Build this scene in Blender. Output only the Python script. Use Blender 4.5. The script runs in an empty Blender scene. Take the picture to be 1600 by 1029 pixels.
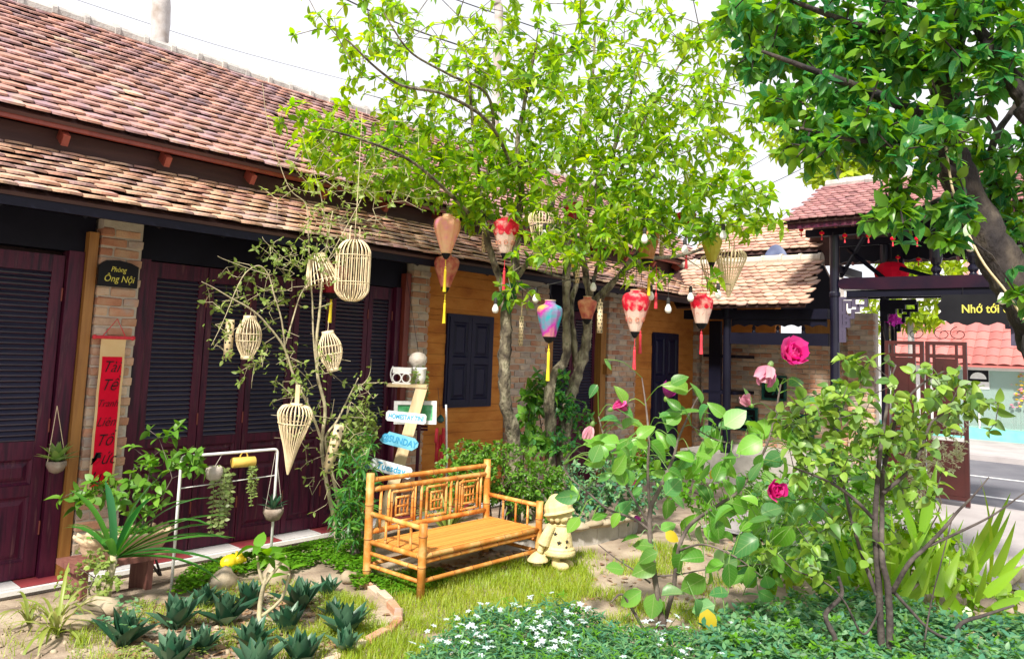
import bpy, math, random
import numpy as np
from mathutils import Vector, Matrix, Quaternion, noise

S = bpy.context.scene
COL = S.collection
rnd = random.Random(11)
nrng = np.random.RandomState(5)
PI = math.pi

# ------------------------------------------------------------------ camera
F_PX, CY, YAW, PITCH, ROLL, EYE = 1191.0, 426.4, 0.72593, 0.10171, 0.037815, 1.7
_f0 = Vector((math.cos(YAW), math.sin(YAW), 0)); _r0 = Vector((math.sin(YAW), -math.cos(YAW), 0)); _u0 = Vector((0, 0, 1))
FWD = _f0 * math.cos(PITCH) + _u0 * math.sin(PITCH)
_u1 = _u0 * math.cos(PITCH) - _f0 * math.sin(PITCH)
RGT = _r0 * math.cos(ROLL) + _u1 * math.sin(ROLL)
UPV = _u1 * math.cos(ROLL) - _r0 * math.sin(ROLL)
CAM = Vector((0, 0, EYE))
cd = bpy.data.cameras.new('camera'); cam = bpy.data.objects.new('camera', cd); COL.objects.link(cam)
cd.sensor_fit = 'HORIZONTAL'; cd.sensor_width = 36.0; cd.lens = F_PX / 1600 * 36
cd.shift_y = -(514.5 - CY) / 1600; cd.clip_start = 0.05; cd.clip_end = 900
m3 = Matrix((RGT, UPV, -FWD)).transposed()
cam.matrix_world = Matrix.Translation(CAM) @ m3.to_4x4()
S.camera = cam

# ------------------------------------------------------------------ sky, sun, exposure
SUN_EL, SUN_AZ = math.radians(47), math.atan2(-0.36, -0.93)      # direction the light comes from
w = bpy.data.worlds.new('World'); S.world = w; w.use_nodes = True
nt = w.node_tree; nt.nodes.clear()
sky = nt.nodes.new('ShaderNodeTexSky'); sky.sky_type = 'NISHITA'; sky.sun_disc = False
sky.sun_elevation = SUN_EL; sky.sun_rotation = PI / 2 - SUN_AZ
sky.air_density = 1.0; sky.dust_density = 2.0
tc = nt.nodes.new('ShaderNodeTexCoord'); ns = nt.nodes.new('ShaderNodeTexNoise')
ns.inputs['Scale'].default_value = 2.2; ns.inputs['Detail'].default_value = 5
nt.links.new(tc.outputs['Generated'], ns.inputs['Vector'])
mr = nt.nodes.new('ShaderNodeMapRange'); mr.inputs[1].default_value = .3; mr.inputs[2].default_value = .7
mr.inputs[3].default_value = .80; mr.inputs[4].default_value = 1.0
nt.links.new(ns.outputs['Fac'], mr.inputs[0])
mx = nt.nodes.new('ShaderNodeMix'); mx.data_type = 'RGBA'
nt.links.new(mr.outputs[0], mx.inputs['Factor']); nt.links.new(sky.outputs[0], mx.inputs['A'])
mx.inputs['B'].default_value = (6.0, 5.95, 6.25, 1)                 # bright thin cloud cover
bg = nt.nodes.new('ShaderNodeBackground'); bg.inputs['Strength'].default_value = 0.11
out = nt.nodes.new('ShaderNodeOutputWorld')
nt.links.new(mx.outputs['Result'], bg.inputs['Color']); nt.links.new(bg.outputs[0], out.inputs['Surface'])
sl = bpy.data.lights.new('sun', 'SUN'); sl.energy = 4.1; sl.angle = math.radians(5); sl.color = (1, .94, .84)
so = bpy.data.objects.new('sun', sl); COL.objects.link(so)
so.rotation_euler = (Vector((math.cos(SUN_EL) * math.cos(SUN_AZ), math.cos(SUN_EL) * math.sin(SUN_AZ), math.sin(SUN_EL)))).to_track_quat('Z', 'Y').to_euler()
S.view_settings.view_transform = 'Standard'; S.view_settings.look = 'None'
S.view_settings.exposure = 0.88; S.view_settings.gamma = 1; S.view_settings.use_curve_mapping = False
S.render.engine = 'CYCLES'
try:
    S.cycles.max_bounces = 8; S.cycles.transparent_max_bounces = 6; S.cycles.use_denoising = True
except Exception: pass

# ------------------------------------------------------------------ points of the place along lines of sight
def ray(x, y): return FWD + RGT * ((x - 800) / F_PX) - UPV * ((y - CY) / F_PX)
def atD(x, y, D): return CAM + ray(x, y) * D
def onX(x, y, X): d = ray(x, y); return CAM + d * ((X - CAM.x) / d.x)
def onY(x, y, Y): d = ray(x, y); return CAM + d * ((Y - CAM.y) / d.y)
def onZ(x, y, Z=0.0): d = ray(x, y); return CAM + d * ((Z - CAM.z) / d.z)
def depth(p): return (Vector(p) - CAM).dot(FWD)
def proj(p):
    d = Vector(p) - CAM; z = d.dot(FWD)
    if z < .05: return -9999, -9999, z
    return 800 + F_PX * d.dot(RGT) / z, CY - F_PX * d.dot(UPV) / z, z

# ------------------------------------------------------------------ mesh helpers
ORG = {}
class MB:
    def __init__(s): s.v = []; s.f = []; s.m = []
    def add(s, vs, fs, mi=0):
        o = len(s.v); s.v.extend(tuple(p) for p in vs)
        for f in fs: s.f.append(tuple(i + o for i in f)); s.m.append(mi)
        return s
    def box(s, c, sz, rot=None, mi=0):
        c = Vector(c); h = Vector(sz) / 2; vs = []
        for dz in (-1, 1):
            for dy in (-1, 1):
                for dx in (-1, 1):
                    p = Vector((h.x * dx, h.y * dy, h.z * dz))
                    if rot is not None: p = rot @ p
                    vs.append(c + p)
        return s.add(vs, [(0, 2, 3, 1), (4, 5, 7, 6), (0, 1, 5, 4), (2, 6, 7, 3), (0, 4, 6, 2), (1, 3, 7, 5)], mi)
    def bb(s, x0, x1, y0, y1, z0, z1, mi=0):
        return s.box(((x0 + x1) / 2, (y0 + y1) / 2, (z0 + z1) / 2), (x1 - x0, y1 - y0, z1 - z0), None, mi)
    def tube(s, pts, r, n=6, mi=0, cap=True):
        pts = [Vector(p) for p in pts]; k = len(pts)
        rs = [r] * k if isinstance(r, (int, float)) else list(r)
        t0 = (pts[1] - pts[0]).normalized()
        a = Vector((0, 0, 1)) if abs(t0.z) < .9 else Vector((1, 0, 0))
        nx = t0.cross(a).normalized(); vs = []; tp = t0
        for i, p in enumerate(pts):
            t = (pts[min(i + 1, k - 1)] - pts[max(i - 1, 0)])
            t = t.normalized() if t.length > 1e-9 else tp
            nx = (nx - t * nx.dot(t))
            nx = nx.normalized() if nx.length > 1e-6 else t.orthogonal().normalized()
            ny = t.cross(nx); tp = t
            for j in range(n):
                an = 2 * PI * j / n
                vs.append(p + (nx * math.cos(an) + ny * math.sin(an)) * rs[i])
        fs = []
        for i in range(k - 1):
            for j in range(n):
                fs.append((i * n + j, i * n + (j + 1) % n, (i + 1) * n + (j + 1) % n, (i + 1) * n + j))
        if cap: fs.append(tuple(range(n))[::-1]); fs.append(tuple(range((k - 1) * n, k * n)))
        return s.add(vs, fs, mi)
    def lathe(s, prof, c=(0, 0, 0), n=16, M=None, mi=0, sx=1, sy=1, cap=True):
        c = Vector(c); vs = []; k = len(prof)
        for r, z in prof:
            for j in range(n):
                p = Vector((r * math.cos(2 * PI * j / n) * sx, r * math.sin(2 * PI * j / n) * sy, z))
                if M is not None: p = M @ p
                vs.append(c + p)
        fs = []
        for i in range(k - 1):
            for j in range(n):
                fs.append((i * n + j, i * n + (j + 1) % n, (i + 1) * n + (j + 1) % n, (i + 1) * n + j))
        if cap: fs.append(tuple(range(n))[::-1]); fs.append(tuple(range((k - 1) * n, k * n)))
        return s.add(vs, fs, mi)
    def prism(s, poly, y0, y1, M=None, mi=0):
        n = len(poly); vs = [Vector((a, y0, b)) for a, b in poly] + [Vector((a, y1, b)) for a, b in poly]
        if M is not None: vs = [M @ v for v in vs]
        fs = [tuple(range(n)), tuple(range(n, 2 * n))[::-1]] + [(i, i + n, (i + 1) % n + n, (i + 1) % n) for i in range(n)]
        return s.add(vs, fs, mi)
    def xf(s, M): s.v = [tuple(M @ Vector(p)) for p in s.v]; return s
    def mesh(s, name, mats, smooth=False, off=None):
        me = bpy.data.meshes.new(name)
        v = s.v if off is None else [(p[0] - off[0], p[1] - off[1], p[2] - off[2]) for p in s.v]
        me.from_pydata(v, [], s.f)
        for m_ in (mats if isinstance(mats, (list, tuple)) else [mats]): me.materials.append(m_)
        if any(s.m): me.polygons.foreach_set('material_index', s.m)
        if smooth: me.polygons.foreach_set('use_smooth', [True] * len(me.polygons))
        me.update(); return me
    def build(s, name, mats, parent=None, smooth=False, loc=None):
        """world-space vertices -> one object, its origin at the parent's origin (or at loc)"""
        org = Vector(loc) if loc is not None else (ORG[parent.name] if parent else Vector((0, 0, 0)))
        o = bpy.data.objects.new(name, s.mesh(name, mats, smooth, org)); COL.objects.link(o)
        ORG[o.name] = org
        if parent: o.parent = parent; o.location = org - ORG[parent.name]
        else: o.location = org
        return o
def tag(o, label=None, cat=None, group=None, kind=None):
    if label: o['label'] = label
    if cat: o['category'] = cat
    if group: o['group'] = group
    if kind: o['kind'] = kind
    return o
def thing(name, label, cat, loc=(0, 0, 0), group=None):
    o = bpy.data.objects.new(name, None); COL.objects.link(o); o.location = loc
    o.empty_display_size = .1
    ORG[o.name] = Vector(loc); return tag(o, label, cat, group)
def inst(name, me, M, parent):
    """a piece that shares its mesh; M in world space"""
    o = bpy.data.objects.new(name, me); COL.objects.link(o)
    M = Matrix.Translation(-ORG[parent.name]) @ M if parent else M
    o.parent = parent; o.matrix_basis = M; ORG[o.name] = M.to_translation() + (ORG[parent.name] if parent else Vector())
    return o
def kids(o): return [c for c in COL.objects if c.parent == o]
_CH = {}
def copy_tree(root, loc, label=None, rotz=None, scale=None, rot=None):
    c = root.copy(); COL.objects.link(c); c.location = loc; ORG[c.name] = Vector(loc)
    if label: c['label'] = label
    if rot is not None: c.rotation_euler = rot
    if rotz is not None: c.rotation_euler = (0, 0, rotz)
    if scale is not None: c.scale = scale if isinstance(scale, (tuple, list, Vector)) else (scale,) * 3
    for ch in list(root.children):
        d = ch.copy(); COL.objects.link(d); d.parent = c
        for g in list(ch.children):
            e = g.copy(); COL.objects.link(e); e.parent = d
    return c
def frame(pos, yax, zax, s=1.0):
    y = Vector(yax).normalized(); z = Vector(zax); z = z - y * z.dot(y)
    z = z.normalized() if z.length > 1e-6 else y.orthogonal().normalized()
    x = y.cross(z)
    M = Matrix((x, y, z)).transposed().to_4x4()
    sc = s if isinstance(s, (tuple, list)) else (s, s, s)
    return Matrix.Translation(pos) @ M @ Matrix.Diagonal((sc[0], sc[1], sc[2], 1))
def smooth_path(pts, n=4):
    pts = [Vector(p) for p in pts]; out = []
    for i in range(len(pts) - 1):
        p0 = pts[max(i - 1, 0)]; p1 = pts[i]; p2 = pts[i + 1]; p3 = pts[min(i + 2, len(pts) - 1)]
        for k in range(n):
            t = k / n
            out.append(.5 * ((2 * p1) + (p2 - p0) * t + (2 * p0 - 5 * p1 + 4 * p2 - p3) * t * t + (3 * p1 - p0 - 3 * p2 + p3) * t ** 3))
    out.append(pts[-1]); return out
def lerp_list(a, b, n): return [a + (b - a) * i / max(n - 1, 1) for i in range(n)]
def np_mesh(name, V, Fc, mats, smooth=False):
    """V (n,3); Fc list of tuples or int array (m,k)"""
    me = bpy.data.meshes.new(name)
    Fc = np.asarray(Fc, dtype=np.int32); m, k = Fc.shape
    me.vertices.add(len(V)); me.vertices.foreach_set('co', np.asarray(V, dtype=np.float32).ravel())
    me.loops.add(m * k); me.loops.foreach_set('vertex_index', Fc.ravel())
    me.polygons.add(m); me.polygons.foreach_set('loop_start', np.arange(0, m * k, k, dtype=np.int32))
    me.polygons.foreach_set('loop_total', np.full(m, k, dtype=np.int32))
    if smooth: me.polygons.foreach_set('use_smooth', np.ones(m, dtype=bool))
    for q in (mats if isinstance(mats, (list, tuple)) else [mats]): me.materials.append(q)
    me.update(calc_edges=True); me.validate(); return me
def scatter_mesh(name, base_v, base_f, Ms, mats, off=(0, 0, 0), smooth=False):
    bv = np.asarray(base_v, dtype=np.float32); n = len(bv)
    A = np.array([[list(r) for r in M] for M in Ms], dtype=np.float32)
    V = np.einsum('kij,nj->kni', A[:, :3, :3], bv) + A[:, None, :3, 3] - np.asarray(off, dtype=np.float32)
    Fb = np.asarray(base_f, dtype=np.int32)
    Fa = (Fb[None] + (np.arange(len(Ms)) * n)[:, None, None]).reshape(-1, Fb.shape[1])
    me = np_mesh(name, V.reshape(-1, 3), Fa, mats, smooth)
    uvl = me.uv_layers.new(name='UVMap'); uvb = bv[:, :2][Fb.ravel()]; uvl.data.foreach_set('uv', np.tile(uvb, (len(Ms), 1)).astype(np.float32).ravel())
    return me
def add_np(name, me, parent=None, kind=None):
    o = bpy.data.objects.new(name, me); COL.objects.link(o); o.parent = parent
    ORG[o.name] = ORG[parent.name] if parent else Vector((0, 0, 0))
    if kind: o['kind'] = kind
    return o

# ------------------------------------------------------------------ materials
def srgb(r, g, b):
    f = lambda c: ((c / 255 + .055) / 1.055) ** 2.4 if c > 10 else c / 255 / 12.92
    return (f(r), f(g), f(b), 1)
def c4(c): return (c[0], c[1], c[2], 1)
def mat(name, ramp, rough=.6, scale=6, detail=4, rndw=0.0, bump=0.0, bscale=40, stretch=(1, 1, 1), spec=.5, transl=0.0, bdist=.01, metal=0, vary=0.0, veins=0.0):
    """ramp: list of colours; position noise and a per-piece random pick along the ramp"""
    m_ = bpy.data.materials.new(name); m_.use_nodes = True; t = m_.node_tree; N = t.nodes; Lk = t.links
    bs = N['Principled BSDF']; bs.inputs['Roughness'].default_value = rough; bs.inputs['Metallic'].default_value = metal
    bs.inputs['Specular IOR Level'].default_value = spec
    geo = N.new('ShaderNodeNewGeometry')
    mp = N.new('ShaderNodeMapping'); mp.inputs['Scale'].default_value = stretch
    Lk.new(geo.outputs['Position'], mp.inputs['Vector'])
    nz = N.new('ShaderNodeTexNoise'); nz.inputs['Scale'].default_value = scale; nz.inputs['Detail'].default_value = detail
    Lk.new(mp.outputs[0], nz.inputs['Vector'])
    mrn = N.new('ShaderNodeMapRange'); mrn.inputs[1].default_value = .28; mrn.inputs[2].default_value = .72
    Lk.new(nz.outputs['Fac'], mrn.inputs[0]); fac = mrn.outputs[0]
    if rndw > 0 or vary > 0:
        oi = N.new('ShaderNodeObjectInfo'); ad = N.new('ShaderNodeMath'); ad.operation = 'ADD'
        Lk.new(oi.outputs['Random'], ad.inputs[0]); Lk.new(geo.outputs['Random Per Island'], ad.inputs[1])
        fr = N.new('ShaderNodeMath'); fr.operation = 'FRACT'; Lk.new(ad.outputs[0], fr.inputs[0])
        mm = N.new('ShaderNodeMix'); mm.data_type = 'FLOAT'; mm.inputs['Factor'].default_value = rndw
        Lk.new(fac, mm.inputs[2]); Lk.new(fr.outputs[0], mm.inputs[3]); fac = mm.outputs[0]
    cr = N.new('ShaderNodeValToRGB'); e = cr.color_ramp.elements
    while len(e) < len(ramp): e.new(.5)
    for i, c in enumerate(ramp):
        e[i].position = i / max(len(ramp) - 1, 1); e[i].color = c4(c)
    Lk.new(fac, cr.inputs[0]); colo = cr.outputs[0]
    if vary > 0:
        hs = N.new('ShaderNodeHueSaturation'); mv = N.new('ShaderNodeMapRange')
        mul = N.new('ShaderNodeMath'); mul.operation = 'MULTIPLY'; mul.inputs[1].default_value = 7.31
        f2 = N.new('ShaderNodeMath'); f2.operation = 'FRACT'
        Lk.new(fr.outputs[0], mul.inputs[0]); Lk.new(mul.outputs[0], f2.inputs[0]); Lk.new(f2.outputs[0], mv.inputs[0])
        mv.inputs[3].default_value = 1 - vary; mv.inputs[4].default_value = 1 + vary
        Lk.new(mv.outputs[0], hs.inputs['Value']); Lk.new(colo, hs.inputs['Color']); colo = hs.outputs[0]
    if veins > 0:                                                    # pale midrib and side veins along the blade
        uv = N.new('ShaderNodeUVMap'); sp_ = N.new('ShaderNodeSeparateXYZ'); Lk.new(uv.outputs[0], sp_.inputs[0])
        def mth(op, a, b_):
            q = N.new('ShaderNodeMath'); q.operation = op
            for i, vv in enumerate((a, b_)):
                if isinstance(vv, (int, float)): q.inputs[i].default_value = vv
                elif vv is not None: Lk.new(vv, q.inputs[i])
            return q.outputs[0]
        ax_ = mth('ABSOLUTE', sp_.outputs[0], None)
        mid = mth('LESS_THAN', ax_, .014)
        ph_ = mth('SUBTRACT', sp_.outputs[1], mth('MULTIPLY', ax_, .9))
        side = mth('LESS_THAN', mth('FRACT', mth('MULTIPLY', ph_, 7.0), None), .09)
        vf_ = mth('MULTIPLY', mth('MAXIMUM', mid, mth('MULTIPLY', side, .55)), veins)
        vm = N.new('ShaderNodeMix'); vm.data_type = 'RGBA'; Lk.new(vf_, vm.inputs['Factor']); Lk.new(colo, vm.inputs['A'])
        vm.inputs['B'].default_value = (.42, .52, .22, 1); colo = vm.outputs['Result']
    Lk.new(colo, bs.inputs['Base Color'])
    if bump > 0:
        n2 = N.new('ShaderNodeTexNoise'); n2.inputs['Scale'].default_value = bscale; n2.inputs['Detail'].default_value = 5
        Lk.new(mp.outputs[0], n2.inputs['Vector'])
        bp = N.new('ShaderNodeBump'); bp.inputs['Strength'].default_value = bump; bp.inputs['Distance'].default_value = bdist
        Lk.new(n2.outputs['Fac'], bp.inputs['Height']); Lk.new(bp.outputs[0], bs.inputs['Normal'])
    if transl > 0:
        tl = N.new('ShaderNodeBsdfTranslucent'); hv = N.new('ShaderNodeHueSaturation')
        hv.inputs['Hue'].default_value = .485; hv.inputs['Saturation'].default_value = 1.1; hv.inputs['Value'].default_value = 1.5
        Lk.new(colo, hv.inputs['Color']); Lk.new(hv.outputs[0], tl.inputs['Color'])
        ms = N.new('ShaderNodeMixShader'); ms.inputs[0].default_value = transl
        Lk.new(bs.outputs[0], ms.inputs[1]); Lk.new(tl.outputs[0], ms.inputs[2])
        Lk.new(ms.outputs[0], N['Material Output'].inputs['Surface'])
    return m_
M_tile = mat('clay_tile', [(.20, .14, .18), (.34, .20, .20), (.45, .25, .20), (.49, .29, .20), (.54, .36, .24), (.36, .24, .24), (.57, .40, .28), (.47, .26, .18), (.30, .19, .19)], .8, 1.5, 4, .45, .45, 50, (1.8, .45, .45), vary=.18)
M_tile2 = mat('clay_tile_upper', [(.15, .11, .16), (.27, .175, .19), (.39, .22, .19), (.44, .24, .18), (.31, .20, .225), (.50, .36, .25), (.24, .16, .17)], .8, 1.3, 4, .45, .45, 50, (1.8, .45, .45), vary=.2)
M_mortar_ridge = mat('ridge_mortar', [(.30, .28, .26), (.42, .40, .38), (.52, .50, .46)], .9, 8, 5, 0, .6, 40)
M_brick = mat('brick', [(.32, .12, .07), (.48, .22, .13), (.56, .36, .23), (.60, .47, .35), (.38, .31, .27), (.50, .25, .15), (.55, .38, .27), (.28, .14, .10)], .9, 6, 5, .75, .7, 60, vary=.12)
M_mortar = mat('mortar', [(.44, .39, .32), (.54, .48, .40)], .95, 20, 4, 0, .5, 60)
M_dwood = mat('dark_lacquer_wood', [(.012, .003, .014), (.040, .005, .022), (.085, .009, .032), (.050, .006, .024), (.14, .05, .06)], .42, 3, 7, 0, .2, 30, (7, 7, .5), spec=.32)
M_slat = mat('louver_slat', [(.032, .034, .062), (.062, .062, .10)], .28, 4, 4, .3, .1, 30, (.6, 6, 6), spec=.7)  # bluish sky sheen on the slats is put into this colour
M_rwood = mat('reddish_wood', [(.16, .03, .02), (.24, .05, .03)], .45, 4, 4, 0, .15, 30, (5, 5, .8))
M_twood = mat('amber_wood_trim', [(.26, .11, .025), (.40, .19, .045)], .5, 4, 4, 0, .15, 30, (8, 8, .6))
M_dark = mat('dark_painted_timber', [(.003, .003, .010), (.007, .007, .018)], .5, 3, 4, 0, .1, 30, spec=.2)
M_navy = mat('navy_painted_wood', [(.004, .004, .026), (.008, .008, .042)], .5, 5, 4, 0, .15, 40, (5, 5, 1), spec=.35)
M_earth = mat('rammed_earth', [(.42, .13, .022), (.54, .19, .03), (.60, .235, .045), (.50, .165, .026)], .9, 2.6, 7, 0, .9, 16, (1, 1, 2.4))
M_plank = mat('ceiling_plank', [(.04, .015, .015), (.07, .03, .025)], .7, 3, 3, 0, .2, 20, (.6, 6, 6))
M_rtile = mat('red_floor_tile', [(.26, .035, .05), (.36, .07, .07)], .5, 8, 4, .2, .1, 40)
M_wtile = mat('white_floor_tile', [(.62, .60, .60), (.78, .76, .76)], .45, 6, 4, .2, .1, 40)
M_conc = mat('concrete', [(.34, .32, .29), (.48, .45, .41)], .9, 7, 6, 0, .5, 40)
M_soil = mat('sandy_soil', [(.15, .11, .08), (.28, .21, .155), (.39, .31, .23), (.48, .40, .31)], .95, 3.5, 8, 0, .9, 45)
M_bamboo = mat('varnished_bamboo', [(.34, .10, .016), (.52, .18, .028), (.60, .25, .05), (.66, .38, .13), (.42, .15, .03)], .52, 11, 8, .2, .25, 70, vary=.16, spec=.4)
M_bnode = mat('bamboo_node', [(.16, .06, .02), (.28, .11, .03)], .6)
M_seat = mat('split_bamboo_seat', [(.54, .19, .035), (.66, .28, .06), (.62, .24, .045)], .4, 14, 4, .5, .1, 40, (1, 8, 8), vary=.12)
M_cane = mat('pale_cane', [(.66, .52, .30), (.80, .67, .45)], .55, 10, 3, .3, .1, 60)
M_tubeb = mat('pale_bamboo_tube', [(.60, .46, .26), (.74, .60, .38)], .55, 8, 3, .2, .1, 60)
M_black = mat('black_paint', [(.006, .006, .009), (.011, .011, .014)], .55, spec=.2)
M_white = mat('white_paint', [(.72, .72, .70), (.84, .84, .82)], .55, 12, 4, 0, .15, 50)
M_red = mat('red_paper', [(.62, .004, .026), (.72, .008, .036)], .8, 6, spec=.1)
M_cream = mat('cream_scroll_paper', [(.66, .44, .20), (.74, .54, .28)], .7, 6)
M_yel = mat('yellow_tassel', [(.75, .55, .01), (.85, .68, .03)], .6, 30)
M_redt = mat('red_tassel', [(.6, .02, .04), (.72, .05, .07)], .6, 30)
M_bulb = mat('opal_glass_bulb', [(.80, .79, .74), (.86, .85, .82)], .15)
M_bark = mat('tree_bark', [(.022, .018, .014), (.07, .055, .04), (.16, .135, .09), (.29, .26, .18), (.09, .09, .04)], .95, 13, 9, 0, 1.0, 38, (1, 1, .55), bdist=.03)
M_barkd = mat('dark_bark', [(.012, .010, .014), (.035, .028, .026), (.10, .08, .06)], .95, 9, 7, 0, 1.0, 26, (1, 1, .5), bdist=.03)
M_barkp = mat('pale_twig_bark', [(.30, .25, .15), (.46, .40, .26), (.38, .36, .18)], .9, 12, 5, 0, .5, 40)
M_stemdark = mat('dark_shrub_bark', [(.025, .020, .022), (.07, .056, .052), (.13, .11, .095)], .9, 14, 6, 0, .7, 40)
M_shrubbark = mat('grey_shrub_bark', [(.06, .045, .042), (.13, .10, .09), (.22, .18, .15)], .9, 12, 5, 0, .5, 40)
def leafmat(name, ramp, transl=.42, rough=.42, vary=.22, veins=.0): return mat(name, ramp, rough, 1.4, 2, .7, 0, 40, transl=transl, vary=vary, spec=.45, veins=veins)
L_lime = leafmat('lime_leaf', [(.08, .23, .02), (.14, .33, .02), (.25, .44, .024), (.36, .50, .035), (.06, .22, .05)], .58, vary=.3)
L_deep = leafmat('deep_green_leaf', [(.025, .15, .075), (.045, .21, .06), (.09, .29, .045), (.18, .38, .04)], .54, .3, veins=.22)
L_sap = leafmat('sapling_leaf', [(.16, .26, .05), (.24, .34, .07), (.30, .38, .12)], .4)
L_hib = leafmat('hibiscus_leaf', [(.04, .17, .04), (.12, .34, .035), (.22, .45, .06), (.07, .26, .08), (.36, .52, .24)], .48, .36, veins=.4)
L_olive = leafmat('olive_leaf', [(.06, .14, .02), (.17, .31, .035), (.29, .44, .07), (.10, .23, .05), (.36, .48, .26)], .38, .42)
L_cover = leafmat('clover_leaf', [(.06, .20, .01), (.10, .28, .012), (.15, .33, .02)], .4)
L_hedge = leafmat('blue_green_leaf', [(.05, .19, .13), (.09, .26, .14), (.15, .32, .10), (.26, .40, .28)], .38)
L_pandan = leafmat('pandan_leaf', [(.02, .13, .05), (.05, .20, .03), (.09, .26, .03)], .3, .3)
L_sans = leafmat('rosette_leaf', [(.012, .055, .028), (.022, .085, .042), (.075, .16, .09), (.015, .065, .035)], .15, .4)
L_spider = leafmat('spider_leaf', [(.30, .34, .08), (.22, .30, .05), (.42, .42, .16)], .35)
L_ginger = leafmat('ginger_leaf', [(.14, .32, .02), (.21, .40, .03), (.30, .44, .06)], .48, .3)
L_back = leafmat('far_yellow_leaf', [(.20, .34, .015), (.28, .40, .02), (.34, .42, .04)], .5)
L_grass = leafmat('grass_blade', [(.22, .36, .02), (.30, .42, .03), (.40, .42, .06)], .45)
L_vine = leafmat('vine_leaf', [(.26, .30, .10), (.16, .24, .06), (.34, .36, .16)], .35)
L_yellow = leafmat('yellow_leaf', [(.50, .38, .02), (.58, .46, .04)], .4)
L_dead = leafmat('fallen_leaf', [(.20, .11, .06), (.30, .18, .10), (.40, .28, .17)], .1, .8)
P_pink = leafmat('pink_petal', [(.52, .008, .17), (.66, .03, .26), (.78, .18, .42)], .3, .55, .18)
P_pale = leafmat('pale_pink_petal', [(.60, .22, .34), (.72, .42, .46), (.58, .12, .30)], .35, .5, .15)
P_purple = leafmat('purple_petal', [(.34, .02, .22), (.48, .06, .34)], .35, .5, .15)
P_white = leafmat('white_petal', [(.52, .62, .64), (.66, .73, .75)], .25, .5, .06)
print('core ready')
# ================================================================== GROUND AND ROADS
def hgt(x, y):
    a = noise.noise(Vector((x * .9, y * .9, 1.3))) * .03 + noise.noise(Vector((x * 4, y * 4, 7))) * .012
    t = max(0, min(1, (y - 5.45) / .6)); t = t * t * (3 - 2 * t)
    return a * min(1, max(0, (6.1 - y) * 4)) - .012 - .15 * t
def sheet(name, x0, x1, y0, y1, nx, ny, m, f):
    vs = [(x0 + (x1 - x0) * i / nx, y0 + (y1 - y0) * j / ny, 0) for j in range(ny + 1) for i in range(nx + 1)]
    vs = [(x, y, f(x, y)) for x, y, _ in vs]
    fs = [(j * (nx + 1) + i, j * (nx + 1) + i + 1, (j + 1) * (nx + 1) + i + 1, (j + 1) * (nx + 1) + i) for j in range(ny) for i in range(nx)]
    o = MB().add(vs, fs).build(name, m, None, True); o['kind'] = 'structure'; return o
M_ground = mat('far_ground', [(.24, .22, .17), (.34, .31, .25)], .95, .6, 6, 0, .3, 8)
M_pave = mat('grey_paving', [(.30, .27, .27), (.38, .35, .35), (.44, .41, .40)], .85, 1.6, 6, 0, .3, 50)
M_asph = mat('asphalt', [(.10, .10, .12), (.15, .15, .17)], .85, 2, 6, 0, .4, 90)
M_line = mat('road_paint', [(.62, .62, .62), (.78, .78, .78)], .6, 10)
SZ = -.36
sheet('ground', -150, 260, -180, 220, 2, 2, M_ground, lambda x, y: -.45)
def soil_z(x, y):
    return hgt(x, y) - max(0, min(1, (x - 9.8) / .4)) * .02
sheet('garden_soil', -2.2, 10.0, -4.0, 6.27, 120, 104, M_soil, soil_z)
sheet('yard_soil', -24, -2.2, -9, 24, 6, 6, M_soil, lambda x, y: -.02)
def ramp_z(x, y):
    t = max(0, min(1, (x - 11.0) / 2.4)); return .012 - (t * t * (3 - 2 * t)) * (.012 - SZ) + .004
sheet('driveway', 7.2, 13.6, -9, 3.75, 40, 10, M_pave, lambda x, y: ramp_z(x, y) + .006 * noise.noise(Vector((x, y, 0))))
MB().bb(-24, 7.2, -9, -4.0, -.30, .0).build('paved_yard', M_pave)['kind'] = 'structure'
sheet('road', 13.6, 20.2, -60, 80, 4, 20, M_asph, lambda x, y: SZ)
for k, (xa, xb) in enumerate(((14.6, 14.75), (17.2, 17.32))):
    sheet('road_marking', xa, xb, -40, 60, 1, 10, M_line, lambda x, y: SZ + .004)
o = MB().bb(20.2, 34, -60, 80, -1.2, SZ + .12).build('pavement', M_pave); o['kind'] = 'structure'

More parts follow.
